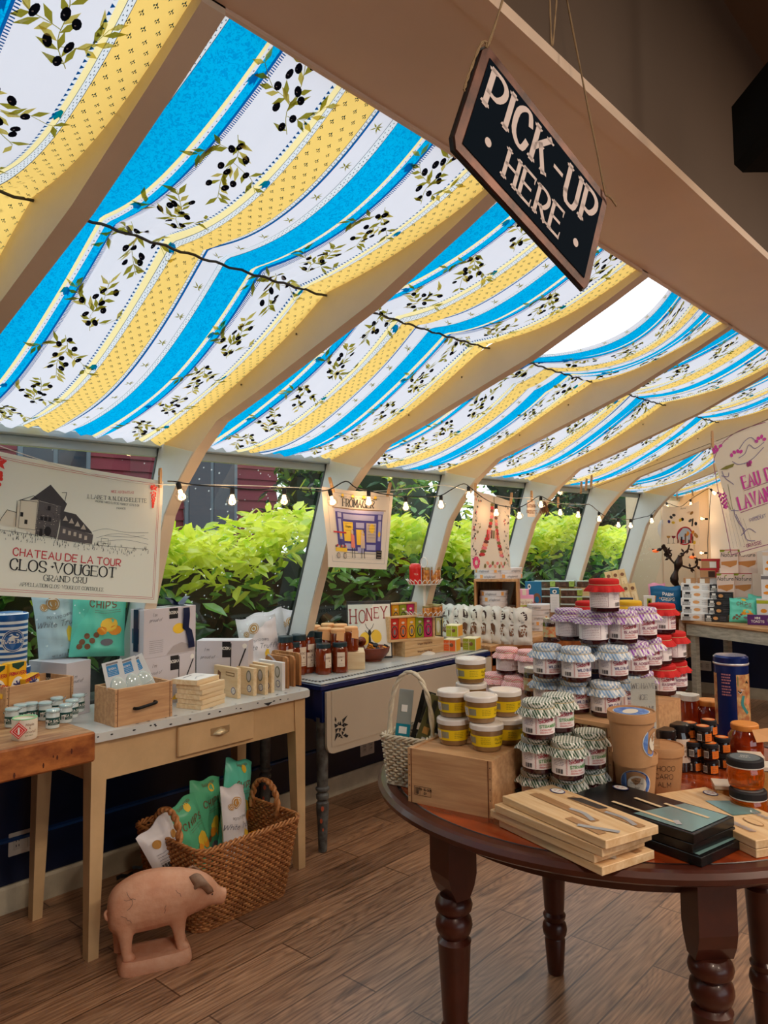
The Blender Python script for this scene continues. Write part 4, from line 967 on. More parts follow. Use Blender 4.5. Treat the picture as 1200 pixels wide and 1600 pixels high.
# open crate on the block with yellow boxes (runs out of frame)
p = uz(114, 1108, ZB); c0 = uz(8, 1131, ZB); e = Vector((p.x-c0.x, p.y-c0.y, 0)); rz1 = math.atan2(e.y, e.x)
crate(e.length, .165, .125, 'wooden crate of yellow boxes on the butcher block, behind the sea salt jars', c0, rz1, group=None)
M_ = Matrix.Translation(c0) @ Matrix.Rotation(rz1, 4, 'Z')
YB_ = mat('yellow_carton', (244, 186, 38), .4)
def pasta(lab, loc, rz, rot=None, w_=.105, h=.155, d=.05):
    A = Art(); A.poly([(.01, h), (w_-.01, h), (w_-.012, h*.93), (w_*.5, h*.86), (.012, h*.93)], mat('dark_green_print', (30, 70, 50), .5), 1); A.text('PRIMAVERA', w_/2, h*.76, .012, RED, 2, wt=.2, sx=.8)
    A.ell(w_/2, h*.48, w_*.42, h*.25, WHI, 1, 20); A.stroke([(w_/2, h*.34), (w_/2, h*.56)], .004, INKB, 3)
    for a in (-.5, .3, 1.1, 1.9, 2.7, 3.6): A.stroke([(w_/2, h*.56), (w_/2+.022*math.cos(a), h*.56+.018*math.sin(a))], .006, INKB, 3)
    for x, y in ((.35, .22), (.5, .18), (.63, .23), (.45, .28)): A.ell(w_*x, h*y, .012, .012, RED, 3, 10)
    return pack('couscous_box', lab, w_, d, h, YB_, A, loc=loc, rz=rz, rot=rot)
def inc(px, v, z): q = M_ @ Vector((0, v, 0)); q = EYE+ray(px, 1080)*dep(M_ @ Vector((e.length*px/114, v, 0))); q.z = ZB+z; return q
fz = rz1+.12
pasta('yellow carton with palm tree and red tomatoes, upright in the crate on the butcher block', inc(14, .08, .013), fz, w_=.072, h=.185, d=.04)
pasta('yellow carton half cut by the left edge, beside the palm-tree carton', inc(-17, .09, .013), fz, w_=.072, h=.18, d=.04)
pasta('small yellow carton leaning to the right inside the left crate', inc(42, .05, .085), fz, rot=(0, math.radians(-10), fz+.2), w_=.075, h=.052, d=.035)
pasta('small yellow carton lying at the front of the left crate', inc(2, .02, .085), fz, rot=(0, math.radians(18), fz-.1), w_=.05, h=.045, d=.03)
# striped round tins
def tin(lab, p, r_, h, rz, logo=True):
    t = thing('striped_tin', lab, 'tin', p, rz); SB = mat('tin_blue', (30, 90, 160), .3); SW = mat('tin_white', (232, 236, 238), .3); m = MB(); n_ = 9
    for i in range(n_): z0, z1 = h*.9*i/n_, h*.9*(i+.5)/n_; m.lathe([(r_, z0), (r_, z1), (r_, h*.9*(i+1)/n_)], SB, 36, ms=[SW, SB], cap0=i == 0, cap1=False)
    if logo:
        A = Art(); A.ell(0, h*.5, r_*.62, r_*.62, WHI, 1, 28); A.ell(0, h*.5, r_*.58, r_*.58, SB, 2, 28); A.ell(0, h*.5, r_*.53, r_*.53, WHI, 3, 26); A.ell(0, h*.5, r_*.5, r_*.5, SB, 4, 26); A.text('BALEINE', 0, h*.46, r_*.2, WHI, 5, wt=.2, serif=True)
        A.poly([(-.018, h*.56), (-.004, h*.60), (.014, h*.57), (.020, h*.61), (.016, h*.55), (-.01, h*.54)], WHI, 5); A.text('SEL DE MER', 0, h*.07, r_*.13, SB, 1); m.art(A, cylmap(r_+.0003, 0))
    m.build('can', t); m = MB(); m.lathe([(r_+.002, h*.88), (r_+.002, h*.97), (r_-.002, h*.985), (r_-.004, h*.97), (r_*.75, h*.97), (r_*.72, h), (0, h)], SB, 36, ms=[SB, SW, SB, SB, SW, SB]); m.build('lid', t)
bq = ux(30, 1030, -2.99); zt2 = ux(15, 958, -2.96).z; hb = .205
tin('lower blue and white striped tin behind the yellow cartons', Vector((-3.03, bq.y, ZT)), .055, zt2-hb-ZT, facing((-2.99, bq.y)), False)
tin('round blue and white striped tin with whale badge, stacked on the lower tin', Vector((-3.01, bq.y-.035, zt2-hb)), .068, hb, facing((-2.96, bq.y-.03), .30), True)
# clip-top jars of sea salt
ST = mat('salt_glass', (206, 216, 214), .15, coat=.8); GLB = mat('sea_salt_label', (22, 72, 66), .4)
salt = thing('sea_salt_jar', 'x', 'jar'); m = MB(); m.lathe([(.024, 0), (.0275, .003), (.0275, .058), (.025, .063), (.025, .068)], ST, 24); m.build('glass_jar', salt)
m = MB(); m.lathe([(.0279, .016), (.0279, .046)], GLB, 28, cap0=False, cap1=False); A = Art(); A.text('SEA SALT', .012, .028, .009, WHI, 1, wt=.2); A.lines(-.004, .028, .020, .024, 2, WHI); A.rect(-.026, .017, -.012, .036, WHI, 1, 2); A.barcode(-.024, .019, .010, .013, BLK, 2); m.art(A, cylmap(.028, 0)); m.build('label', salt)
m = MB(); m.lathe([(.0275, .069), (.0285, .073), (.026, .079), (.014, .081), (0, .080)], mat('clip_lid_glass', (190, 220, 224), .08, coat=1), 24); m.build('lid', salt)
m = MB(); W_ = mat('clip_wire', (190, 198, 200), .25, 1)
m.tube([(.0285*math.cos(a), .0285*math.sin(a), .066) for a in (2*PI*i/20 for i in range(20))], .0012, W_, 5, True); m.tube([(.028, -.008, .066), (.036, -.008, .074), (.037, 0, .078), (.036, .008, .074), (.028, .008, .066)], .0013, W_, 5); m.tube([(-.028, -.006, .066), (-.034, -.006, .06), (-.035, 0, .052), (-.034, .006, .06), (-.028, .006, .066)], .0013, W_, 5); m.build('wire_clip', salt); salt.scale = (.82, .82, .82)
for i, (x, y, lb) in enumerate(((18, 1138, 'left end, beside the candle'), (31, 1131, 'second in the row, half hidden by the candle'), (48, 1128, 'third, behind the candle rim'), (82, 1140, 'front one showing its barcode'), (102, 1131, 'right of the barcode jar, label in full view'),
        (70, 1127, 'just behind the barcode jar'), (88, 1119, 'middle of the back row'), (112, 1123, 'second from the right end'), (122, 1114, 'right end against the crate'))):
    q = spot(x, y, ZB, .027); inst(salt, q, facing(q, (-.45, .1, .2, -.25, .35, .2, .1, .35, .3)[i]), 'clip-top sea salt jar, '+lb, 'sea salt jars on the butcher block')
# candle with hanging red diamond tag
q = spot(38, 1157, ZB, .03); t = thing('candle_tumbler', 'white ceramic candle with mint rim and red diamond tag in front of the salt jars', 'candle', q, facing(q, .1))
m = MB(); m.lathe([(.036, 0), (.0385, .004), (.039, .058), (.0375, .066), (.036, .067), (.035, .06), (0, .058)], mat('candle_ceramic', (236, 226, 206), .35), 30); A = Art(); A.text('Maple', .012, .046, .008, BRN2, 1, wt=.1, sl=.2); A.text('&', .012, .036, .006, BRN2, 1, wt=.12); A.text('Coconut', .012, .024, .008, BRN2, 1, wt=.1, sl=.2); A.text('SOY WAX', .01, .014, .004, mat('moss_print', (120, 130, 70), .5), 1); m.art(A, cylmap(.0392, 0)); m.build('tumbler', t)
m = MB(); m.tube([(.0365*math.cos(a), .0365*math.sin(a), .0665) for a in (2*PI*i/24 for i in range(24))], .0022, mat('mint_band', (150, 214, 160), .6), 6, True); m.build('mint_rim', t)
m = MB(); A = Art(); rd = mat('tag_red', (220, 50, 40), .5); s_ = .026
for k, mm in ((1, rd), (.84, WHI), (.76, rd), (.5, WHI), (.44, rd)): A.poly([(-s_*k, 0), (0, -s_*k), (s_*k, 0), (0, s_*k)], mm, int((1-k)*20))
A.ell(0, 0, .003, .011, WHI, 14, 10); m.prism([(-.022-s_, .036), (-.022, .036-s_), (-.022+s_, .036), (-.022, .036+s_)], -.0455, -.044, rd, 'y'); m.art(A, planemap((-.022, -.0455, .036), (1, 0, 0), (0, 0, 1))); m.tube([(-.022, -.0448, .062), (-.016, -.037, .068)], .0006, rd, 4); m.build('diamond_tag', t)
# crate with cheese tools on the enamel top
p, rz, w_, d_ = cr_at((124, 1119), (179, 1137), (269, 1119), ZT)
d_ = .155; c1 = crate(w_, d_, .135, 'wooden crate with a black bar handle holding blister packs on the enamel top', p, rz, handle=(w_*.5, .062, .042))
M_ = Matrix.Translation(p) @ Matrix.Rotation(rz, 4, 'Z'); GC = mat('pale_blister_card', (206, 212, 216), .25); BC = mat('blister_blue', (40, 130, 190), .4)
for i, (x, y, tl, lab) in enumerate(((.012, .035, -.10, 'left blister pack with blue header leaning in the enamel-top crate'), (.085, .045, -.16, 'middle blister pack with a cheese plane in the enamel-top crate'), (.155, .055, -.34, 'right silvery blister pack tipping over in the enamel-top crate'))):
    t = thing('cheese_tool_pack', lab, 'blister pack', M_ @ Vector((x, y, .03)), rot=(math.radians(-14), tl, rz+.1)); m = MB(); m.box(0, .085, 0, .002, 0, .20, GC, .0005); A = Art(); A.rect(.015, .145, .062, .185, BC, 1); A.text('BOSKA', .038, .168, .007, WHI, 2); A.lines(.018, .058, .150, .162, 3, WHI, 2); A.rect(.015, .187, .065, .194, GRY, 1); m.art(A, front(0, 0, 0)); m.build('card', t)
    m = MB(); m.lathe([(.034, 0), (.032, .008), (.026, .011), (0, .011)], mat('clear_blister', (196, 210, 208), .08, coat=1), 20, smooth=True)
    m.v = [(a+.045, -c, b*1.5+.09) for a, b, c in m.v]; m.box(.03, .06, -.009, 0, .005, .07, mat('clear_blister', (0, 0, 0)), .003); m.build('blister', t); m = MB(); m.tube([(.045, -.010, .01), (.045, -.011, .06), (.07, -.011, .09), (.02, -.011, .09), (.045, -.011, .06)], .0018, STEEL, 5); m.build('tool', t)
# white gift boxes
def gift(lab, l, f_, r, z, h, d, variant=0):
    p, rz, w_, dd = corner(l, f_, r, z); A = Art(); A.text('I m', w_*.2, h*.80, .014, BLK, 1, wt=.08, sl=.3); A.text('proud of', w_*.22, h*.66, .012, BLK, 1, wt=.08, sl=.3)
    A.rect(w_*.50, h*.68, w_*.66, h*.98, BLK, 1); A.text('BOSKA', w_*.58, h*.83, .011, WHI, 2, wt=.2)
    if variant == 0: A.ell(w_*.72, h*.5, w_*.11, h*.13, YEL, 1, 16); A.lines(w_*.12, w_*.36, h*.12, h*.36, 6, GRY, w_=.0015); A.poly([(w_*.45, .004), (w_*.98, .004), (w_*.98, h*.2), (w_*.75, h*.26), (w_*.6, h*.2)], mat('photo_grey', (176, 166, 166), .5), 1)
    else: A.stroke([(w_*.67, h*.95), (w_*.66, h*.35)], .004, BLK, 2); A.stroke([(w_*.95, h*.85), (w_*.80, h*.45)], .006, BLK, 2); A.ell(w_*.72, .012, w_*.18, h*.13, YEL, 1, 16, a1=PI)
    A.ell(w_*.93, h*.9, .011, .011, WHI, 1, 12)
    L_ = Art(); L_.rect(d*.15, h*.4, d*.6, h*.75, mat('box_photo_blue', (70, 110, 130), .5), 1)
    return pack('gift_box', lab, w_, d, h, LILAC, A, left=L_, loc=p, rz=rz), p, rz, w_
zt_ = ux(225, 953, -2.81).z; HG_ = (zt_-ZT)/2-.0006
g1, gp, grz, gw = gift('white fondue gift box under the ribboned one, behind the tool crate', (190, 945), (225, 953), (306, 945), zt_, HG_, .085, 1); g1.location.z = ZT; gp = gp.copy(); gp.z = ZT; hh = HG_
A = Art(); A.text('I m', gw*.2, hh*.84, .014, BLK, 1, wt=.08, sl=.3); A.text('proud of', gw*.22, hh*.74, .012, BLK, 1, wt=.08, sl=.3); A.rect(gw*.47, hh*.76, gw*.64, hh*.98, BLK, 1); A.text('BOSKA', gw*.555, hh*.86, .011, WHI, 2, wt=.2); A.ell(gw*.66, hh*.54, gw*.12, hh*.11, YEL, 1, 18); A.lines(gw*.1, gw*.36, hh*.1, hh*.34, 7, GRY, w_=.0014)
A.poly([(gw*.42, .004), (gw*.97, .004), (gw*.97, hh*.12), (gw*.72, hh*.24), (gw*.55, hh*.18)], mat('photo_grey', (176, 166, 166)), 1); B = Art(); B.rect(.012, .06, .055, .12, mat('box_photo_blue', (70, 110, 130)), 1)
g2 = pack('gift_box', 'white gift box tied with a navy ribbon, on top of the stack', gw, .085, HG_, LILAC, A, left=B, loc=gp+Vector((0, 0, HG_+.0006)), rz=grz)
RIB = mat('navy_satin_ribbon', (12, 28, 66), .35)
m = MB(); rx = gw*.72; m.grid(1, 14, lambda u, v: (rx+.035*u+.03*v*(v > .55), -.008-.003*math.sin(v*9), .192-.172*v), RIB); m.grid(1, 6, lambda u, v: (rx+.03*u, .083*v, HG_+.001), RIB)
m.grid(6, 1, lambda u, v: (gw*.9*u, .03+.03*v, HG_+.001+.001*math.sin(u*8)), RIB); m.grid(1, 6, lambda u, v: (-.004, .03+.03*u, HG_-.17*v), RIB)
for s_ in (-1, 1): m.grid(14, 1, lambda u, v: (rx+.015+s_*(.012+.045*math.sin(PI*u)),   .02+.035*v+.01*u, HG_+.003+.045*math.sin(2*PI*u*.5)*(1-.4*u)+.004*math.sin(9*u)), RIB)
m.build('ribbon', g2)
z3_ = ux(307, 1001, -2.93).z; H3 = z3_-ZT
g3, p3, r3, w3 = gift('long white gift box on the enamel table, right of the ribboned stack', (301, 996), (307, 1001), (388, 1001), z3_, H3, .09, 1); g3.location.z = ZT
z4_ = ux(104, 1037, -2.90).z; H4 = z4_-ZT
A = Art(); A.text('I m', .04, .145, .014, BLK, 1, wt=.08, sl=.3); A.text('proud of', .05, .128, .012, BLK, 1, wt=.08, sl=.3)
B = Art(); B.rect(.10, .12, .15, .165, BLK, 1); B.text('BOSKA', .125, .138, .010, WHI, 2)
pf_, pr_2 = uz(104, 1037, z4_), uz(142, 1030, z4_); rb = math.atan2((pr_2-pf_).y, (pr_2-pf_).x); pb = pf_.copy(); pb.z = ZT
g4 = pack('gift_box', 'white gift box carrying the two chip bags behind the crates', .12, .21, H4, LILAC, A, left=B, loc=pb, rz=rb)
# chip bags on the gift box
zb_ = ZT+H4+.002; b1 = uz(103, 1028, zb_); b2 = uz(158, 1027, zb_)
bag('chip_bag', 'pale blue white-truffle chip bag standing left, under the vineyard tea towel', .185, .28, .07, BLUW, truffle_art(.185, .28), b1+Vector((-.02, -.0, 0)), rot=(-.10, -.12, facing(b1, .15)), seed=2)
bag('chip_bag', 'teal chip bag standing beside the pale blue one, under the vineyard tea towel', .215, .29, .08, TEAL, teal_art(.215, .29), b2+Vector((-.035, 0, 0)), rot=(-.10, .05, facing(b2, .1)), seed=5)
for lab, x, y, w_, h_, tl, sd in (('white truffle chip bag leaning right of the long gift box, in front', 412, 1057, .20, .30, -.13, 11), ('white truffle chip bag on the right, touching the window post', 456, 1050, .19, .315, .06, 12), ('white chip bag mostly hidden behind the other two truffle bags', 424, 1040, .19, .315, -.22, 13)):
    q = uz(x, y, ZT) if sd == 11 else ux(x+(10 if sd == 13 else 0), y-8, -3.035 if sd == 12 else -3.06); q.z = ZT; bag('chip_bag', lab, w_, h_, .06, mat('pearl_chip_bag', (226, 218, 218), .3), truffle_art(w_, h_), q, rot=(-.10, tl, facing(q, .12)), seed=sd)
# stack of six boxed wooden sets
p, rz, w_, d_ = corner((271, 1095), (314, 1110), (354, 1098), ZT); w_ = .19; rz += .04
for i, (nm, dx, dr_) in enumerate((('bottom', 0, 0), ('second from the bottom', .004, .02), ('third from the bottom', -.004, -.02), ('third from the top', .003, .03), ('second from the top', -.003, -.03), ('top, pale printed lid', -.012, .05))):
    o = pack('boxed_cheese_set', 'flat pinewood box in the stack on the enamel table, '+nm, .155, .125, .0185, PINE, loc=p+Vector((dx-.0, dx, .0195*i)), rz=rz+dr_, group='flat pinewood boxes stacked on the enamel table')
    if i == 5: A = Art(); A.rect(.004, .004, .151, .121, WHI, 1); A.stroke([(.03, .03), (.08, .06), (.12, .05)], .005, STEEL, 2); A.stroke([(.03, .09), (.1, .1)], .006, GRY, 2); m = MB(); m.art(A, planemap((0, 0, .0186), (1, 0, 0), (0, 1, 0))); m.build('lid_print', o)
# upright boxed sets, a row of five
a_, b_ = uz(314, 1034, .90), uz(376, 1044, .90); rzr = math.atan2((b_-a_).y, (b_-a_).x)
for i, (x, y, h, lab) in enumerate(((371, 1092, .128, 'front, with a long slot cut-out'), (396, 1088, .118, 'second, with a round window'), (414, 1086, .122, 'third, with an oval window'), (424, 1083, .124, 'fourth, mostly hidden'), (441, 1080, .126, 'fifth, backmost with pale print'))):
    q = uz(x, y, ZT); R_ = Matrix.Rotation(rzr, 3, 'Z'); w_ = .165; loc = q-R_ @ Vector((w_, 0, 0)); loc.z = ZT
    A = Art(); A.ell(w_-.028, .03, .0155, .0155, INKB, 1, 20); A.ell(w_-.028, .03, .0125, .0125, WHI, 2, 18); A.text('LT', w_-.028, .025, .009, BLK, 3)
    if i == 0: A.stroke([(.085, .10), (w_-.02, .098)], .016, mat('slot_brown', (150, 116, 80), .6), 1); A.stroke([(.088, .10), (w_-.024, .098)], .008, PINE, 2); A.poly([(.02, .05), (.045, .06), (.05, .1), (.03, .11)], BRN2, 1)
    else: A.ell(w_-.032, .082, .017, .026, mat('window_grey', (132, 132, 118), .2), 1, 18); A.ell(w_-.032, .082, .012, .020, STEEL, 2, 16)
    pack('boxed_cheese_set', 'upright pinewood gift box in the row, '+lab, w_, .018, h, PINE if i < 4 else CARD, A, loc=loc, rz=rzr, group='upright pinewood boxes on the enamel table')
# brown cutting boards standing behind
WAL = woodmat('warm_board_wood', (196, 138, 84), (150, 98, 56), .5, 'z')
for i, (x, y, w_, h, lab) in enumerate(((449, 1076, .155, .142, 'nearest, rounded top corner'), (459, 1073, .15, .140, 'middle one'), (468, 1071, .20, .148, 'rearmost and longest'))):
    q = uz(x, y, ZT); R_ = Matrix.Rotation(rzr, 3, 'Z'); loc = q-R_ @ Vector((w_, 0, 0)); loc.z = ZT
    t = thing('cutting_board', 'brown wooden board standing on edge at the table end, '+lab, 'board', loc, rzr, 'brown boards on the enamel table'); c = .02
    m = MB(); m.prism([(0, 0), (w_, 0), (w_, h-c), (w_-c*.3, h-c*.3), (w_-c, h), (c, h), (c*.3, h-c*.3), (0, h-c)], 0, .012, WAL, 'y'); m.build('board', t)
    if i == 0: m = MB(); m.grid(8, 1, lambda u, v: (.02+.09*u, -.002-.008*math.sin(PI*u), h-.005+.010*v-.05*u*u), mat('grey_tie', (196, 190, 200), .5)); m.build('tie', t)
# ------------------------------------------------------------------ on the navy enamel table
BH = mat('dark_honey', (128, 48, 18), .08, coat=.9, vary=.25, vscale=10); LID = mat('teal_black_lid', (36, 56, 62), .3); CRM = mat('cream_label', (232, 212, 190), .5)
A = Art(); A.text('HONEY', .0, .056, .006, BRN2, 1); A.text('*', 0, .042, .01, BRN2, 1, wt=.5); A.lines(-.01, .012, .028, .034, 2, BRN2); B = Art(); B.rect(-.016, .024, .016, .076, CRM, 0, 3); B.p += A.p
HJ = lidded('honey_jar', 'x', 'jar', [(.030, 0), (.0335, .004), (.0335, .084), (.028, .094), (.027, .097)], BH, [(.0305, .094), (.0305, .108), (.029, .11), (0, .1095)], LID, (B, .0336, None), 12); HJ.scale = (1.25, 1.25, 1.38)
def at2(x, y, r_, z=ZT): return spot(x, y, z, r_)
fr = [(505, 1006), (531, 1004), (479, 1004), (457, 1004), (493, 997), (512, 996), (545, 998), (446, 995), (467, 992), (480, 986), (500, 987), (523, 989)]
nm = ['front left of the pair', 'front right, label facing out', 'second row, left', 'third row, left', 'third row, second', 'third row, third', 'stacked at the right by the bowl', 'far left beside the boards', 'back row, left', 'back row, second', 'back row, third', 'back row, right']
for i, (x, y) in enumerate(fr):
    q = uz(x, y, ZT+.149); hh = 1.
    if q.x < -2.93: q = ux(x, y, -2.93); hh = (q.z-ZT)/.149
    q.z = ZT; oj = inst(HJ, q, facing(q, .55 if i else .75) if i != 1 else facing(q, .15), 'dark honey jar with blue-black lid, '+nm[i], 'dark honey jars on the navy enamel table'); oj.scale.z = 1.38*hh
B = Art(); B.rect(-.012, .008, .014, .028, CRM, 0, 3); B.lines(-.009, .011, .012, .024, 3, BRN2)
HS = lidded('small_honey_jar', 'x', 'jar', [(.020, 0), (.0225, .003), (.0225, .034), (.02, .040)], BH, [(.0225, .038), (.0225, .048), (0, .0485)], LID, (B, .0227, None), 16); HS.scale = (1.25, 1.25, 1.3)
q = at2(549, 1044, .02); inst(HS, q, facing(q, .1), 'small square-labelled honey jar at the foot of the bowl'); q2 = q.copy(); q2.z += .0635; inst(HS, q2, facing(q, .1), 'small honey jar stacked on its twin beside the bowl')
HO = lidded('tagged_honey_jar', 'x', 'jar', [(.032, 0), (.036, .004), (.036, .066), (.031, .074)], BH, [(.0335, .072), (.034, .084), (.030, .088), (0, .088)], mat('wax_lid', (232, 174, 118), .5), None, 16)
m = MB(); m.add([(-.016, -.037, .05), (.02, -.039, .045), (.022, -.037, .075), (-.012, -.035, .08)], [(0, 1, 2, 3)], mat('apricot_tag', (236, 178, 120), .6)); m.build('tag', HO)
zO = ZT+.09; HO.scale = (1.12, 1.12, 1.45)
for i, (x, y, lb) in enumerate(((490, 977, 'left end'), (507, 981, 'front left'), (528, 982, 'front middle'), (512, 974, 'back left'), (532, 975, 'back middle'), (548, 979, 'right, beside the dipper'))):
    q = uz(x, y, zO+.127); q.z = zO; inst(HO, q, facing(q, .1*i), 'honey jar with peach-coloured wax lid, '+lb+' of the back cluster', 'peach-lidded honey jars')
rc = uz(519, 978, zO+.127)
m = MB(); m.box(-.10, .17, -.10, .08, 0, zO-ZT-.001, PINE, .002); tb = thing('display_riser', 'pale wooden riser under the peach-lidded honey jars', 'riser', (rc.x, rc.y, ZT), facing(rc, 0)); m.build('board', tb)
# carved bowl of little bee jars
BW = mat('carved_bowl_wood', (122, 50, 26), .35, vary=.4, vscale=18, bump=.3, bscale=40); q = spot(582, 1036, ZT, .085)
t = thing('wooden_bowl', 'carved reddish wooden bowl heaped with tiny bee-striped jars', 'bowl', q, 0); m = MB()
m.lathe([(.05, 0), (.055, .003), (.052, .008), (.072, .022), (.094, .052), (.098, .076), (.092, .078), (.086, .055), (.06, .028), (0, .02)], BW, 40, rf=lambda r, z, a: r*(1+.012*math.sin(20*a)*(z > .02))); m.build('bowl', t)
bee = thing('bee_honey_jar', 'x', 'jar'); OJ = mat('amber_mini_jar', (236, 146, 36), .25); m = MB(); m.lathe([(.015, 0), (.017, .003), (.017, .008), (.017, .012), (.017, .017), (.017, .021), (.017, .027), (.013, .031)], OJ, 18, ms=[OJ, OJ, BLK, OJ, BLK, OJ, OJ]); m.build('glass_jar', bee); m = MB(); m.lathe([(.0145, .03), (.0145, .041), (0, .0415)], BLK, 18); m.build('lid', bee)
bs = [(-.05, -.03, .06, 1.2, .3), (-.01, -.05, .06, 1.35, 1.4), (.035, -.04, .062, 1.1, 2.2), (.06, -.005, .064, .7, .2), (.02, .0, .08, .5, .9), (-.03, .01, .082, .4, 2.6), (-.06, .02, .066, .9, 1.9), (0, .045, .075, .8, .4), (.045, .04, .07, .6, 3.0)]
wd = ['left rim', 'front, lying on its side', 'front right, lying', 'right rim', 'top of the heap', 'top left of the heap', 'far left', 'back', 'back right']
for i, (x, y, z_, tl, az) in enumerate(bs): inst(bee, q+Vector((x, y, z_-.022)), label='tiny black-banded honey jar heaped in the wooden bowl, '+wd[i], group='tiny bee jars in the bowl', rot=(tl, 0, az))
t = thing('honey_dipper', 'turned dark wooden honey pot knob beside the bee jars', 'dipper', q+Vector((-.075, -.01, .10)), rot=(1.35, 0, facing(q))); m = MB(); m.lathe([(0, 0), (.02, .002), (.026, .008), (.022, .012), (.027, .018), (.022, .023), (.025, .03), (.012, .04), (.008, .09), (.006, .10), (0, .10)], BW, 24); m.build('head', t)
# HONEY sign
pL, pR = uz(542, 1000, .83), uz(616, 985, .83); loc = ux(578, 1000, -2.99); loc.z = ZT; t = thing('honey_sign', 'black-framed white HONEY sign with a painted bee, leaning at the window', 'sign', loc, rot=(-.14, 0, facing(loc, .12)))
m = MB(); m.box(-.15, .15, -.006, .006, 0, .25, mat('sign_frame_black', (28, 28, 30), .5), .002); m.build('frame', t); m = MB(); m.box(-.142, .142, -.008, -.006, .008, .235, mat('sign_white', (236, 228, 212), .6)); A = Art(); hr = mat('honey_red', (160, 34, 34), .6)
xs = -.128
for ch, s_, dy in (('H', .062, 0), ('O', .052, .004), ('N', .052, .012), ('E', .046, .022), ('Y', .052, .020)): A.text(ch, xs, .152+dy, s_, hr, 1, align='l', wt=.12, serif=True, contrast=.3); xs += s_*.98
A.ell(-.035, .085, .036, .028, YEL, 1, 16, .3); A.ell(.045, .095, .036, .028, YEL, 1, 16, -.3); A.ell(.0, .11, .011, .014, BLK, 2, 12); A.ell(.0, .075, .008, .028, BLK, 2, 12)
for sx in (-1, 1): A.stroke([(0, .12), (sx*.02, .135), (sx*.028, .15)], .0025, BLK, 2); A.stroke([(0, .08), (sx*.018, .05), (sx*.02, .02)], .0025, BLK, 2); A.stroke([(0, .1), (sx*.03, .12)], .0025, BLK, 3)
m.art(A, front(0, -.008, 0)); m.build('painted_face', t); t.scale = (.86, 1, 1.30)
# Portuguese soap cases: two closed boxes stacked, two open displays above
PW = woodmat('soap_case_wood', (226, 190, 142), (206, 164, 114), .5, 'x')
pf, pr = uz(633, 1027, ZT), uz(694, 1018, ZT); rz = math.atan2((pr-pf).y, (pr-pf).x); w_ = (pr-pf).length
for i, nm_ in enumerate(('lower', 'upper')):
    A = Art(); A.text('Portuguese Vintage Collection', w_/2, .016, .0115, BRN2, 1, wt=.13, sx=.55)
    o = pack('soap_case', nm_+' of two stacked wooden cases lettered Portuguese Vintage Collection', w_, .22, .043, PW, A, loc=pf+Vector((0, 0, .044*i)), rz=rz, cat='case')
SO = [(206, 50, 40), (232, 112, 40), (230, 170, 36), (150, 166, 40), (206, 44, 110)]
def soapbox(lab, loc, rz, W2=.25, H2=.125, D2=.05):
    t = thing('soap_display_box', lab, 'box', loc, rz); m = MB(); k = .013
    m.box(0, k, 0, D2, 0, H2, PW); m.box(W2-k, W2, 0, D2, 0, H2, PW); m.box(k, W2-k, 0, D2, 0, k, PW); m.box(0, W2, 0, D2, H2, H2+.008, PW); m.box(k, W2-k, D2-.004, D2, k, H2, PW); m.build('case', t)
    for i, c in enumerate(SO):
        m = MB(); x0 = k+(W2-2*k)*i/5; x1 = k+(W2-2*k)*(i+1)/5-.002; m.box(x0, x1, .008, .04, k, H2-.002, mat('soap_wrap_%d' % i, c, .35), .003); A = Art(); cx = (x0+x1)/2
        A.ell(cx, H2*.42, (x1-x0)*.36, H2*.26, BLK, 1, 14); A.ell(cx, H2*.42, (x1-x0)*.28, H2*.2, mat('soap_wrap_%d' % i, c), 2, 14); A.ell(cx, H2*.40, (x1-x0)*.14, H2*.13, GRY, 3, 10); A.ell(cx, H2*.78, (x1-x0)*.2, H2*.05, CRM, 1, 10); A.lines(cx-.016, cx+.016, H2*.58, H2*.66, 3, CRM, 2); m.art(A, front(0, .008, 0)); m.build('soap', t)
fl = uz(608, 1004, ZT+.0885); fr_ = uz(680, 998, ZT+.0885); rs_ = math.atan2((fr_-fl).y, (fr_-fl).x)
soapbox('open wooden display of five bright soaps, front one on the lettered cases', Vector((fl.x, fl.y, ZT+.0885)), rs_, (fr_-fl).length, .135)
pk = EYE+ray(587, 982)*4.40; hk = pk.z-ZT; pk.z = ZT; pack('soap_case', 'plain pale wooden case under the rear soap display', .27, .07, hk-.001, PW, loc=pk, rz=rs_, cat='case')
soapbox('open wooden display of five bright soaps, rear one standing behind', pk+Vector((0, 0, hk)), rs_, .28, .13)
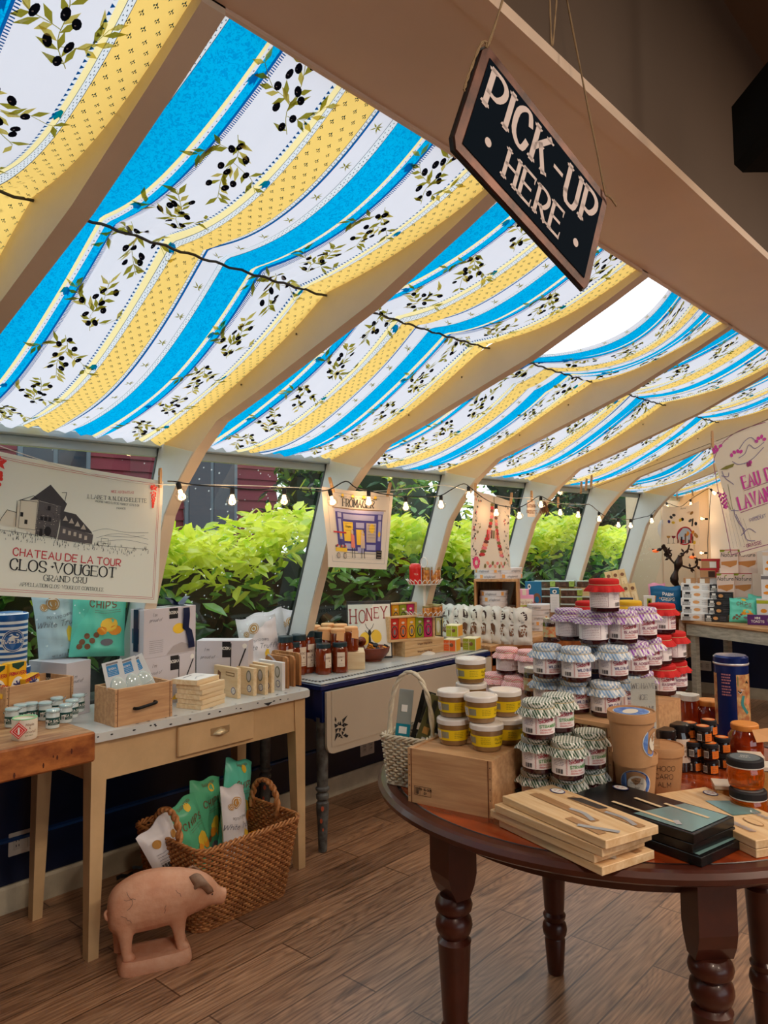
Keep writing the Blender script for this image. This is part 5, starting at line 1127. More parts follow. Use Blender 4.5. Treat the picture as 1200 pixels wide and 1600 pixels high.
# ------------------------------------------------------------------ on the round table
p, rz, w_, d_ = corner((630, 1240), (638, 1252), (770, 1280), TZ); rz += .0
d_ = .30
crate(w_, d_, .143, 'pale wooden crate with lid and stamped corner, holding the yellow-labelled mustard jars', p, rz, lid=True, stamp=True)
cw, cz = w_, TZ+.139
M_ = Matrix.Translation(p) @ Matrix.Rotation(rz, 4, 'Z'); m = MB(); hp = [M_ @ Vector(q_) for q_ in catmull([(w_+.002, .14, .03), (w_+.03, .155, .05), (w_+.034, .18, .09), (w_+.002, .20, .105)], 5)]
o = [c for c in bpy.data.objects if c.get('label', '').startswith('pale wooden crate with lid')][0]; m = MB(); m.tube([M_.inverted() @ q_ for q_ in hp], .007, mat('black_iron', (26, 24, 24), .45, .5), 8); m.build('handle', o)
H_ = .0722
for x, y, l, lb in ((709, 1166, 0, 'bottom row, left'), (761, 1176, 0, 'bottom row, front, handwritten name in view'), (793, 1165, 0, 'bottom row, right rear'), (737, 1150, 0, 'bottom row, hidden in the middle'), (709, 1122, 1, 'second row, left'), (752, 1131, 1, 'second row, front'), (790, 1121, 1, 'second row, right'), (737, 1108, 1, 'second row, back, under the topmost jar'), (736, 1069, 2, 'topmost of the stack')):
    z = cz+l*H_; q = spot(x, y, z, .036); inst(MU, q, facing(q, {761: .42 if l == 0 else 0}.get(x, .85) if x != 736 else .7), 'mustard jar with yellow label and white lid, '+lb, 'yellow-labelled mustard jars')
# wicker hand basket of knives
WK = mat('white_wicker', (226, 212, 186), .6, vary=.2, vscale=60); WKB = mat('honey_wicker', (206, 142, 84), .5, vary=.35, vscale=50, rgb2=(150, 90, 46))
def rrect(w, d, r, n=10):
    out = []
    for cx, cy, a0 in ((w/2-r, d/2-r, 0), (-w/2+r, d/2-r, PI/2), (-w/2+r, -d/2+r, PI), (w/2-r, -d/2+r, 3*PI/2)):
        for i in range(n): a = a0+PI/2*i/(n-1); out.append((cx+r*math.cos(a), cy+r*math.sin(a)))
    return out
def weave(o, w0, d0, w1, d1, h, rr_, rows, nst, m_, th, rad, name='woven_sides'):
    def per(v, k): # perimeter point at parameter k
        pts = rrect(w0+(w1-w0)*v, d0+(d1-d0)*v, rr_, 8); n = len(pts); L = [0]
        for i in range(n): L.append(L[-1]+math.dist(pts[i], pts[(i+1) % n]))
        t = (k % 1)*L[-1]; i = 0
        while L[i+1] < t: i += 1
        f_ = (t-L[i])/max(1e-9, L[i+1]-L[i]); a, b = pts[i], pts[(i+1) % n]; x, y = a[0]+(b[0]-a[0])*f_, a[1]+(b[1]-a[1])*f_
        nx, ny = (b[1]-a[1]), -(b[0]-a[0]); q_ = math.hypot(nx, ny) or 1; return x, y, nx/q_, ny/q_
    m = MB()
    for r_ in range(rows):
        v = (r_+.5)/rows; pts = []
        for i in range(nst*4): x, y, nx, ny = per(v, i/(nst*4)); a = rad*(1 if ((i//2)+r_) % 2 else -1)*(1 if i % 2 else .75); pts.append((x+nx*a, y+ny*a, v*h))
        m.tube(pts, th, m_, 5, True)
    m.build(name, o); m = MB()
    for i in range(nst):
        a, b = per(0, i/nst), per(1, i/nst); m.tube([(a[0], a[1], 0), (b[0], b[1], h)], th*.9, m_, 5)
    m.build('stakes', o); m = MB()
    for s_ in range(3):
        pts = []
        for i in range(160): x, y, nx, ny = per(1, i/160); a = 2*PI*i*(nst//2)/160+s_*2.1; pts.append((x+nx*th*1.7*math.cos(a), y+ny*th*1.7*math.cos(a), h+th*1.6*math.sin(a)+th))
        m.tube(pts, th*1.05, m_, 5, True)
    mf = MB()
    for s_ in range(2):
        pts = [(x*1.0, y*1.0, .004+s_*th) for x, y, *_ in (per(0, i/80) for i in range(80))]; mf.tube(pts, th*1.3, m_, 5, True)
    m.build('braided_rim', o); mf.build('foot_ring', o); m = MB(); pts = rrect(w0-.004, d0-.004, rr_, 6); m.prism(pts, 0, .006, m_); m.build('basket_floor', o)
q = uz(594, 1226, TZ); bk = Vector((-1.475, 1.79, TZ)); t = thing('wicker_basket', 'small white wicker basket with arched handle, full of packaged knives', 'basket', bk, rz+.05)
weave(t, .12, .15, .145, .175, .135, .02, 17, 22, WK, .0033, .0035)
m = MB()
for s_ in range(2):
    pts = []
    for i in range(50): a = PI*i/49; e = 9*a+s_*PI; pts.append((-.072*math.cos(a)+.0035*math.cos(e), -.03+.0035*math.sin(e), .12+.20*math.sin(a)**.8))
    m.tube(pts, .0052, WK, 7)
m.build('arched_handle', t)
KB = mat('knife_sleeve_black', (34, 34, 34), .25); KO = mat('olive_sleeve', (96, 92, 52), .4); KC = mat('clear_sleeve', (150, 156, 152), .1, coat=1)
for i, (x, y, tl, cc, lab) in enumerate(((-.035, -.04, .10, KC, 'clear sleeve with a teal band, leftmost in the white basket'), (-.01, -.02, .30, KB, 'black-sleeved knife, second from the left in the white basket'), (.01, -.045, .42, KO, 'olive card knife sleeve in the middle of the white basket'), (.025, .0, .50, KB, 'black knife sleeve behind the olive one'), (.035, -.03, .60, KB, 'black knife sleeve leaning over the crate edge'), (.045, .02, .66, KO, 'olive knife sleeve farthest right in the white basket'))):
    t = thing('packaged_knife', lab, 'knife', bk+Matrix.Rotation(rz, 3, 'Z') @ Vector((x, y, .03)), rot=(-.16, tl*.8, rz+.35)); m = MB(); m.box(-.022, .022, -.002, .002, 0, .235, cc, .001); A = Art()
    if i == 0: A.rect(-.022, .10, .022, .135, mat('teal_band', (20, 130, 150), .4), 1); A.rect(-.012, .107, .012, .127, WHI, 2); A.rect(-.01, .17, .008, .19, WHI, 2)
    else: A.rect(-.01, .12, .008, .14, CRM if i % 2 else GOLD, 1); A.stroke([(0, .02), (0, .11)], .012, STEEL, 1); A.stroke([(0, .15), (0, .22)], .014, mat('knife_grip', (60, 58, 50), .4), 1)
    m.art(A, front(0, -.002, 0)); m.build('sleeve', t)
# big crate behind, carrying the jam pyramid
z2 = TZ+.205
a_, b_, c_ = uz(955, 1132, z2), uz(885, 1120, z2), uz(1062, 1082, z2); rz2 = math.atan2((a_-b_).y, (a_-b_).x); R2 = Matrix.Rotation(rz2, 3, 'Z'); W2 = .36; D2 = .46
loc2 = a_-R2 @ Vector((W2, 0, 0)); loc2.z = TZ
cr2 = crate(W2, D2, .193, 'open-fronted wine crate on the round table, jam jars piled on top', loc2, rz2, open_front=True, t=.013); m = MB(); m.box(0, W2, 0, D2, .193, .2045, CRATE); m.build('lid', cr2)
t = thing('price_card', 'upside-down printed card ZOLOL tucked inside the open wine crate', 'card', loc2+R2 @ Vector((W2-.15, .022, .012)), rz2); m = MB(); m.box(0, .13, 0, .003, 0, .175, mat('cream_card', (232, 212, 180), .6)); A = Art(); A.text('10101', .055, .172, .028, mat('dark_red_print', (120, 30, 34), .6), 1, ang=PI, wt=.16); A.text('000', .1, .13, .014, mat('dark_red_print', (0, 0, 0)), 1, ang=PI); A.lines(.07, .125, .03, .1, 6, BRN2); m.art(A, front(0, 0, 0)); m.build('card', t)
H = .0975
def jar(proto, x, y, z, lab, grp, off=0): q = spot(x, y, z, .036); q.z = z; return inst(proto, q, facing(q, off), lab, grp)
gg = 'green gingham strawberry jam jars'; HG = .0975
for x, y, l, lb in ((840, 1264, 0, 'bottom row, left'), (887, 1274, 0, 'bottom row, front'), (923, 1258, 0, 'bottom row, right'), (872, 1250, 0, 'bottom row, hidden rear'), (841, 1211, 1, 'middle row, left'), (888, 1221, 1, 'middle row, front centre'), (922, 1204, 1, 'middle row, right rear'), (873, 1198, 1, 'middle row, back'), (842, 1157, 2, 'top row, front left'), (873, 1146, 2, 'top row, rear right')):
    jar(JG, x, y, TZ+l*HG, 'green gingham strawberry jam jar, '+lb, gg, -.12 if x < 880 else -.05)
bb = 'pale blue gingham wild blueberry jam jars'
for x, y, l, lb in ((947, 1122, 0, 'bottom row, front right'), (900, 1116, 0, 'bottom row, middle'), (856, 1108, 0, 'bottom row, left'), (979, 1110, 0, 'bottom row, beside the ice cream notice'), (856, 1061, 1, 'second row, left'), (901, 1067, 1, 'second row, middle'), (959, 1064, 1, 'second row, right'), (932, 1053, 1, 'second row, tucked behind the gap')):
    jar(JB, x, y, z2+l*H, 'pale blue gingham blueberry jam jar, '+lb, bb, -.1 if x != 947 else .0)
pp = 'purple gingham blackberry jam jars'
for x, y, l, lb, of in ((890, 1002, 2, 'third row, left end', 1.75), (928, 1008, 2, 'third row, second from the left', 1.75), (974, 1007, 2, 'third row, with its name turned to view', -.1), (1005, 1000, 2, 'third row, right rear', -.2), (992, 1056, 1, 'second row, left of the pair', -.2), (1013, 1047, 1, 'second row, right of the pair', -.2), (1000, 1100, 0, 'lowest, behind the ice cream notice', 0)):
    jar(JP, x, y, z2+l*H, 'purple gingham blackberry jam jar, '+lb, pp, of)
rg = 'red-clothed raspberry jam jars'
for x, y, l, lb, of in ((1035, 991, 2, 'third row, right end', .5), (920, 985, 2, 'third row, back, only its lid showing', 0), (1029, 1040, 1, 'second row, near one', 1.6), (1052, 1034, 1, 'second row, far one', 1.6), (1036, 1087, 0, 'lowest row, near one', -.2), (1054, 1080, 0, 'lowest row, far one', -.2)):
    jar(JR, x, y, z2+l*H, 'red-clothed raspberry jam jar, '+lb, rg, of)
jar(JY, 984, 984, z2+2*H, 'yellow-clothed jam jar, only its lid showing behind the purple ones', None)
q = spot(945, 958, z2+3*H, .036); q.z = z2+3*H; inst(JR, q, facing(q, 1.5), 'red-clothed raspberry jam jar, alone on top of the whole pyramid', rg)
# pink ones on a low riser behind
zr = .845; q1 = uz(800, 1098, zr); t = thing('wooden_riser', 'small wooden box under the pink gingham jars behind the mustard crate', 'riser', (q1.x-.14, q1.y-.02, TZ-.0), rz2); 
R3 = Matrix.Rotation(rz2, 3, 'Z'); m = MB(); m.box(0, .34, 0, .17, 0, zr-TZ, CRATE, .002); m.build('box', t)
for i, (u, v, l, lb) in enumerate(((.045, .05, 0, 'lower row, left'), (.14, .05, 0, 'lower row, middle'), (.235, .05, 0, 'lower row, right'), (.09, .07, 1, 'upper row, left'), (.188, .07, 1, 'upper row, right'))):
    q = t.location+R3 @ Vector((u, v, 0)); q.z = zr+l*H; inst(JK, q, facing(q, 1.7), 'pink gingham jam jar, '+lb, 'pink gingham raspberry jam jars')
# plain capped jars between the colours
CJ = lidded('relish_jar', 'x', 'jar', [(.030, 0), (.033, .004), (.033, .07), (.029, .078)], mat('relish_dark', (48, 26, 24), .1, coat=.8), [(.0305, .076), (.031, .090), (0, .0905)], mat('silver_lid', (206, 208, 204), .25, .6), None, 20)
m = MB(); m.lathe([(.0333, .02), (.0333, .06)], mat('leafy_label', (196, 206, 160), .5, vary=.5, vscale=60, rgb2=(210, 120, 70)), 24, cap0=False, cap1=False); m.build('label', CJ)
for x, y, z, lb in ((835, 1090, z2, 'silver-lidded jar with leafy label beside the pale blue stack'), (862, 1004, z2+2*H-.09, 'wide silver lid showing above the pale blue stack')): q = spot(x, y, z, .03); q.z = z; inst(CJ, q, facing(q), lb)
q = spot(855, 1002, z2+H, .04)
# kraft tubs
for x, y, l, pr_o, of, lb in ((994, 1262, 0, TUB, .0, 'kraft ice cream tub with round blue label, lower of the stack'), (989, 1200, 1, TUB, 1.25, 'kraft ice cream tub, upper of the stack, its blue label turned right'), (1036, 1247, 0, TUB2, .1, 'kraft ice cream tub with handwritten CHOCO CARO ALM, behind the stack')):
    z = TZ+l*.1345; q = spot(x, y, z, .045); q.z = z; inst(pr_o, q, facing(q, of), lb)
# acrylic notice
loc = spot(1003, 1222, TZ, .02); loc = Vector((-.865, 2.20, TZ)); pA = uz(985, 1062, 1.02)
t = thing('ice_cream_notice', 'clear acrylic stand with paper reading WE HAVE ICE CREAM!', 'sign', (0, 0, TZ), 0); tgt = EYE+ray(985, 1220)*2.09; tgt.z = TZ; tgt2 = EYE+ray(1033, 1220)*2.09; dd = (tgt2-tgt); dd.z = 0
t.location = tgt; t.rotation_euler = (0, 0, math.atan2(dd.y, dd.x)); wN = dd.length; zt = (EYE+ray(1005, 1058)*2.09).z-TZ
ACR = mat('clear_acrylic', (225, 232, 232), .05, trans=0); ACR = pane_glass('acrylic_sheet', (.93, .95, .95), False, .12)
m = MB(); m.box(0, wN, 0, .003, 0, zt, ACR); m.box(0, wN, 0, .06, 0, .003, ACR); m.build('acrylic_holder', t)
m = MB(); pz = zt-.145; m.box(.010, wN-.006, .004, .0046, pz, zt-.008, mat('notice_paper', (248, 240, 230), .6)); A = Art(); cx = wN/2+.002
for i, tx in enumerate(('WE HAVE', 'ICE', 'CREAM!')): A.text(tx, cx, zt-.034-.031*i, .0135, mat('notice_grey', (110, 108, 112), .6), 1, wt=.10, serif=True, sx=.82)
m.art(A, front(0, .0005, 0)); m.v = m.v; m.build('paper', t)
# tall dark jars beside the tubs
TJ = lidded('tall_dark_jar', 'x', 'jar', [(.031, 0), (.034, .004), (.034, .105), (.028, .118), (.028, .122)], mat('very_dark_syrup', (28, 14, 12), .08, coat=1), [(.0315, .118), (.0325, .122), (.0325, .138), (.029, .141), (0, .1405)], mat('black_lid', (24, 24, 26), .3), None, 24)
m = MB(); A = Art(); A.rect(-.004, .03, .04, .10, CRM, 0, 5); A.text('WILD', .018, .075, .008, BRN2, 1); A.text('HONEY', .018, .062, .006, BRN2, 1); A.text('*', .018, .042, .012, BRN2, 1, wt=.5); m.art(A, cylmap(.0343, 0)); m.build('label', TJ)
for x, y, lb in ((1041, 1219, 'front one right of the tubs'), (1063, 1208, 'rear one right of the tubs')): q = spot(x, y, TZ, .034); inst(TJ, q, facing(q, -.1), 'tall dark jar with black lid and cream label, '+lb)
# little black and orange jars
OR_ = mat('orange_label', (232, 120, 36), .45); DJ = mat('black_jar_body', (26, 18, 18), .12, coat=.8)
MJ = thing('mini_jar', 'x', 'jar'); m = MB(); m.lathe([(.021, 0), (.0235, .003), (.0235, .030), (.021, .035)], DJ, 20); m.build('glass_jar', MJ); m = MB(); A = Art(); A.rect(-.018, .006, -.004, .026, WHI, 0, 2); A.barcode(-.017, .008, .012, .016, BLK, 1); A.rect(.006, .005, .032, .027, OR_, 0, 4); A.lines(.012, .026, .012, .022, 3, BRN2); m.art(A, cylmap(.0237, 0)); m.build('label', MJ)
m = MB(); m.lathe([(.0235, .034), (.0240, .044), (.022, .046), (0, .046)], BLK, 24); B = Art(); B.ell(0, 0, .019, .019, OR_, 1, 20); B.ell(0, 0, .010, .010, mat('wax_lid', (0, 0, 0)), 2, 14); m.art(B, planemap((0, 0, .046), (1, 0, 0), (0, 1, 0))); m.build('lid', MJ)
mg = 'little black jars with orange labels'
for x, y, l, lb in ((1083, 1207, 0, 'bottom row, left'), (1110, 1211, 0, 'bottom row, front'), (1130, 1202, 0, 'bottom row, right'), (1094, 1196, 0, 'bottom row, back left'), (1119, 1190, 0, 'bottom row, back right'), (1083, 1185, 1, 'second row, left'), (1110, 1188, 1, 'second row, front'), (1129, 1178, 1, 'second row, right'), (1096, 1173, 1, 'second row, back'), (1078, 1155, 2, 'top row, left'), (1099, 1161, 2, 'top row, front'), (1108, 1150, 2, 'top row, right rear')):
    z = TZ+l*.0468; q = spot(x, y, z, .021); q.z = z; inst(MJ, q, facing(q, rnd.uniform(-.4, .4)), 'little black jar with orange label, '+lb, mg)
# large honey jars further back
AM = mat('amber_honey', (176, 60, 14), .06, coat=1, vary=.35, vscale=14, rgb2=(120, 34, 10)); AML = mat('bright_amber_honey', (236, 120, 24), .06, trans=.75, coat=.5); OL = mat('orange_wood_lid', (228, 148, 70), .5)
BJ = lidded('large_honey_jar', 'x', 'jar', [(.040, 0), (.052, .008), (.054, .05), (.05, .085), (.038, .10), (.037, .105)], AM, [(.040, .100), (.0415, .103), (.0415, .116), (.039, .119), (0, .1185)], OL, None, 28)
m = MB(); m.add([(.02, -.048, .110), (.075, -.03, .118), (.085, -.035, .08), (.032, -.055, .074)], [(0, 1, 2, 3)], mat('apricot_tag', (0, 0, 0))); m.build('tag', BJ)
for x, y, lb in ((1109, 1150, 'large amber honey jar with wooden lid and pink tag in front of the blue tin'), (1166, 1196, 'large dark honey jar with orange lid right of the little jars')): q = spot(x, y, TZ, .05); inst(BJ, q, facing(q), lb)
AJ = lidded('amber_jar', 'x', 'jar', [(.028, 0), (.031, .004), (.031, .085), (.026, .095)], AM, [(.029, .092), (.0295, .106), (0, .107)], mat('white_top_lid', (220, 216, 206), .3), None, 20)
for x, y, lb in ((1079, 1146, 'front one'), (1093, 1139, 'right one'), (1068, 1139, 'left, half hidden'), (1080, 1132, 'rearmost')):
    q = spot(x, y, TZ, .0); dv = Vector((q.x-TC.x, q.y-TC.y, 0)); q = q if dv.length < .64 else Vector((TC.x, TC.y, TZ))+dv.normalized()*.64; inst(AJ, q, facing(q), 'tall amber jar with pale lid right of the jam pyramid, '+lb, 'tall amber honey jars').scale.z = 1.3
q = uz(1068, 1140, TZ); pack('honey_box', 'small orange and brown box left of the large honey jar', .05, .05, .055, mat('brown_box', (110, 56, 32), .5), (lambda A: (A.rect(.006, .008, .044, .03, OR_, 1), A)[1])(Art()), loc=q, rz=facing(q))
# tall blue biscuit tin
q = Vector(uz(1148, 1140, TZ)); q = EYE+ray(1146, 1140)*2.62; q.z = TZ; t = thing('biscuit_tin', 'tall dark blue round tin with an old painted picture panel', 'tin', q, facing(q, .05)); TB = mat('tin_navy', (18, 40, 104), .25, .3)
ztin = (EYE+ray(1146, 1024)*2.62).z-TZ; rt = .0555; m = MB(); m.lathe([(rt, 0), (rt, ztin-.03)], TB, 36); A = Art(); PN = mat('painted_panel', (214, 176, 116), .5, vary=.5, vscale=40, rgb2=(170, 96, 60))
A.rect(.012, .05, .075, ztin-.06, PN, 1, 6); A.poly([(.016, ztin-.065), (.045, ztin-.065), (.016, ztin-.10)], mat('panel_green', (90, 130, 80), .5), 2); A.stroke([(.02, ztin-.12), (.055, ztin-.085)], .014, BLK, 3); A.text('LA', .03, ztin-.118, .011, WHI, 4, ang=.8); A.stroke(catmull([(.035, ztin-.13), (.03, ztin-.16), (.05, ztin-.19)], 4), .010, mat('panel_teal', (60, 140, 140), .5), 3); A.stroke([(.03, .085), (.066, .078)], .016, BLK, 3); A.text('PUI', .048, .077, .010, WHI, 4); A.ell(.052, ztin-.15, .010, .012, mat('panel_skin', (226, 150, 110), .5), 3, 10)
A.rect(-.078, .07, -.055, ztin-.06, PN, 1, 3)
for i, z in enumerate((ztin-.075, ztin-.115)): A.lines(-.035, -.005, z-.014, z+.014, 4, mat('panel_rose', (190, 130, 140), .5), w_=.005, seed=i)
m.art(A, cylmap(rt, 0)); m.build('can', t); m = MB(); m.lathe([(rt+.001, ztin-.031), (rt+.0025, ztin-.027), (rt+.001, ztin-.024), (rt+.001, ztin-.006), (rt-.006, ztin), (0, ztin+.002)], TB, 36, ms=[STEEL, STEEL, TB, TB, TB]); m.build('lid', t)
# squat amber jars and comb honey at the right
SJ = thing('squat_honey_jar', 'x', 'jar'); m = MB(); m.lathe([(.036, 0), (.041, .003), (.044, .018), (.045, .035), (.042, .05), (.040, .055)], AML, 30); m.build('glass_jar', SJ); m = MB(); m.lathe([(.0435, .052), (.0445, .054), (.0445, .055), (.0445, .070), (.042, .073), (0, .0725)], BLK, 36, ms=[WHI, WHI, BLK, BLK, BLK])
B = Art(); B.ell(0, 0, .036, .036, mat('lid_grey_print', (90, 100, 104), .4), 1, 28); B.text('BEE', 0, .006, .008, WHI, 2); B.text('HONEY', 0, -.008, .006, WHI, 2); m.art(B, planemap((0, 0, .0725), (1, 0, 0), (0, 1, 0))); m.build('lid', SJ)
for x, y, l, lb in ((1171, 1287, 0, 'lower of the near pair'), (1166, 1236, 1, 'upper of the near pair')): q = spot(x, y, TZ+l*.0735, .042); q.z = TZ+l*.0735; inst(SJ, q, facing(q), 'squat orange honey jar with black printed lid at the right, '+lb)
for x, y, h, lb in ((1120, 1262, .045, 'clear box of pale honeycomb just left of the squat amber jars'), (1160, 1215, .05, 'clear box of honeycomb behind the squat amber jars'), (1190, 1260, .09, 'frosted box of honeycomb cut by the right edge')):
    q = uz(x, y, TZ); t = thing('honeycomb_box', lb, 'box', q, facing(q, .15)); m = MB(); m.box(0, .06, 0, .06, .002, h, mat('honeycomb', (226, 168, 84), .3, vary=.3, vscale=80), .002); m.build('comb', t); m = MB(); m.box(-.002, .062, -.002, .062, 0, h+.003, pane_glass('clear_box_plastic', (.96, .95, .93), False, .12)); m.box(-.003, .063, -.003, .063, h+.003, h+.012, mat('frosted_lid', (222, 208, 190), .3)); m.build('clear_case', t)
# knife sets in wooden trays, stacked
PB = woodmat('pine_tray', (240, 208, 164), (222, 182, 132), .45, 'x'); BB = mat('black_tray', (22, 22, 24), .25)
def trays(l, f_, r, n_, wood, kind, w_, d_, h, labs, js, grp):
    p = uz(*l, TZ); q = uz(*f_, TZ); a = math.atan2((q-p).y, (q-p).x)
    for i in range(n_):
        o = knife_box(w_, d_, h, wood, wood is BB, kind); o.location = q-Matrix.Rotation(a+js[i][1], 3, 'Z') @ Vector((w_+js[i][0], 0, 0)); o.location.z = TZ+.0008+i*(h+.0012); o.rotation_euler = (0, 0, a+js[i][1]); tag(o, labs[i], 'box', grp)
trays((772, 1288), (941, 1370), None, 4, PB, 0, .335, .165, .0182, ['pine tray of knives, '+s_+' of the front stack of four' for s_ in ('bottom', 'second from the bottom', 'third from the bottom', 'top')], ((0, 0), (.02, .03), (-.002, .045), (-.012, -.01)), 'pine knife trays, front stack')
trays((905, 1287), (1083, 1352), None, 3, BB, 1, .335, .17, .021, ['black tray of pale-handled knives, '+s_+' of the middle stack' for s_ in ('bottom', 'middle one', 'top')], ((-.02, .0), (.0, -.02), (-.005, .02)), 'black knife trays, middle stack')
trays((1040, 1270), (1182, 1342), None, 2, PB, 2, .335, .165, .0182, ['pine tray of steel cutlery, '+s_+' of the right-hand pair' for s_ in ('lower', 'upper')], ((0, 0), (.0, .02)), 'pine cutlery trays at the right')
# ------------------------------------------------------------------ on the wooden table beyond, and the far table
Z3 = .7955
def wd(x0, x1, q): return abs(x1-x0)*dep(q)/FPX
def face_box(x0, x1, y0, y1, z, d, name, lab, m1, fn, of=0, group=None, side=None, cat='box', name_top=None, top=None, D=None):
    """carton whose front foot is seen at x0..x1,y0 and whose front rises to y1"""
    q = uz(x0, y0, z) if not D else EYE+ray(x0, y0)*D; q.z = z; k = (D or dep(q))/FPX; w_ = (x1-x0)*k/max(.3, math.cos(of)); h = (y0-y1)*k; A = Art(); fn(A, w_, h); S2 = None
    if side: S2 = Art(); side(S2, d, h)
    T2_ = None
    if top: T2_ = Art(); top(T2_, w_, d)
    return pack(name, lab, w_, d, h, m1, A, S2, T2_, loc=q, rz=math.atan2(-q.y, -q.x)+PI/2+of, group=group, cat=cat, left=S2)
def soapy(c1, c2):
    def f(A, w_, h):
        A.rect(w_*.03, h*.06, w_*.46, h*.94, c1, 1); A.rect(w_*.50, h*.06, w_*.97, h*.94, c1, 1); A.text('Castelbel', w_*.24, h*.6, h*.16, CRM, 2, wt=.1); A.ell(w_*.66, h*.55, h*.16, h*.16, BRN2, 2, 12); A.lines(w_*.1, w_*.4, h*.25, h*.4, 2, CRM, 2)
    return f
GRN = mat('olive_green_carton', (150, 164, 40), .4); LGR = mat('lime_green_carton', (176, 186, 44), .4); ORC = mat('orange_carton', (240, 106, 46), .4); YOC = mat('amber_carton', (246, 172, 52), .4); CRC = mat('cream_carton_edge', (240, 226, 180), .5)
yo = lambda A, d, h: A.rect(d*.08, h*.06, d*.94, h*.94, YOC, 1)
face_box(693, 712, 1018, 999, ZT, .09, 'soap_carton', 'orange and amber carton at the end of the navy enamel table', CRC, soapy(ORC, YOC), -.35, side=yo)
face_box(723, 743, 1016, 997, ZT, .10, 'soap_carton', 'olive green carton right of the orange one, amber end', CRC, soapy(GRN, GRN), -.35, side=yo)
face_box(697, 715, 995, 977, ZT+.057, .10, 'soap_carton', 'lime green carton stacked above the orange one', CRC, soapy(LGR, LGR), -.35, side=yo)
# the small golden boxes next to the soaps
for i, (x0, x1) in enumerate(((680, 690), (690, 701))): face_box(x0, x1, 995, 963, ZT+.03, .05, 'tea_carton', 'narrow black-framed golden carton beside the front soap display, '+('left', 'right')[i], mat('dark_carton', (54, 44, 34), .4), lambda A, w_, h: (A.rect(w_*.12, h*.08, w_*.88, h*.92, mat('faded_gold', (206, 176, 106), .4), 1), A.ell(w_/2, h*.5, w_*.25, h*.3, CRM, 2, 14)))
m = MB(); q = uz(680, 995, ZT+.03); m.box(0, .10, 0, .10, 0, .029, PW); bs_ = thing('carton_riser', 'thin wooden block under the two golden cartons', 'riser', (q.x, q.y, ZT), facing(q)); m.build('block', bs_)
# tiered stand with tin and jars
XP = -2.86; pc = ux(664, 990, XP); pc.z = ZT; WW2 = mat('white_wire', (232, 226, 214), .4)
t = thing('tiered_stand', 'white two-tier wire cake stand by the window post', 'stand', pc, 0); zu = ux(664, 913, XP).z-ZT; zl = ux(664, 962, XP).z-ZT
m = MB(); m.lathe([(.06, 0), (.055, .006), (.012, .02), (.008, .03), (.008, zu)], WW2, 20); m.tube([(.025*math.sin(a), 0, zu+.13+.03*math.cos(a)) for a in (2*PI*i/16 for i in range(16))], .003, WW2, 6, True); m.tube([(0, 0, zu), (0, 0, zu+.1)], .004, WW2, 6); m.build('pole', t)
for nm_, z, rr_ in (('upper_tray', zu, .088), ('lower_tray', zl, .098)):
    m = MB(); m.lathe([(0, z), (rr_, z), (rr_, z+.003), (0, z+.003)], WW2, 30); 
    for i in range(22): a = 2*PI*i/22; c_ = Vector((math.cos(a), math.sin(a), 0)); s_ = Vector((-math.sin(a), math.cos(a), 0)); m.tube([c_*rr_-s_*.013+Vector((0, 0, z)), c_*(rr_+.012)-s_*.011+Vector((0, 0, z+.02)), c_*(rr_+.022)+Vector((0, 0, z+.032)), c_*(rr_+.012)+s_*.011+Vector((0, 0, z+.02)), c_*rr_+s_*.013+Vector((0, 0, z))], .0022, WW2, 5)
    m.build(nm_, t)
RT = mat('red_tin', (206, 34, 32), .35); q = pc+Vector((-.028, -.05, zu+.0035)); t = thing('red_tin', 'tall red canister with ridged lid on the upper tier of the wire stand', 'tin', q, facing(q)); m = MB(); m.lathe([(.033, 0), (.035, .004), (.035, .09), (.032, .094)], RT, 26); A = Art(); A.text('TEA', .005, .055, .009, CRM, 1); m.art(A, cylmap(.0353, 0)); m.build('can', t); m = MB(); m.lathe([(.036, .092), (.036, .104), (.033, .106), (.033, .110), (.030, .113), (.030, .117), (.02, .122), (0, .122)], mat('red_tin_lid', (222, 60, 54), .3), 26); m.build('lid', t)
PJ = lidded('preserve_jar', 'x', 'jar', [(.026, 0), (.029, .003), (.029, .078), (.026, .084)], mat('peach_preserve', (214, 138, 50), .1, coat=.9, vary=.5, vscale=45, rgb2=(150, 76, 24)), [(.0285, .083), (.0285, .097), (0, .0975)], mat('gold_lid', (196, 176, 120), .3, .7), None, 20)
for dx, dy, sc_, z_, lb in ((.012, .0, (.85, .85, 1), zu+.0035, 'slim jar of golden fruit preserve beside the red canister'), (.035, .062, (1.15, 1.15, 1.03), zu+.0035, 'wide jar of golden fruit preserve on the upper tier, right')):
    q = pc+Vector((dx, dy, z_)); o = inst(PJ, q, facing(q), lb); o.scale = sc_
for i, (dx, dy) in enumerate(((.06, -.05), (.07, .015), (.045, .07), (-.01, .08))):
    q = pc+Vector((dx, dy, zl+.0035)); o = inst(PJ, q, facing(q), 'low jar of orange preserve on the lower tier, '+('left', 'front', 'right', 'far right')[i], 'orange preserves on the lower tier'); o.scale = (1, 1, .62)
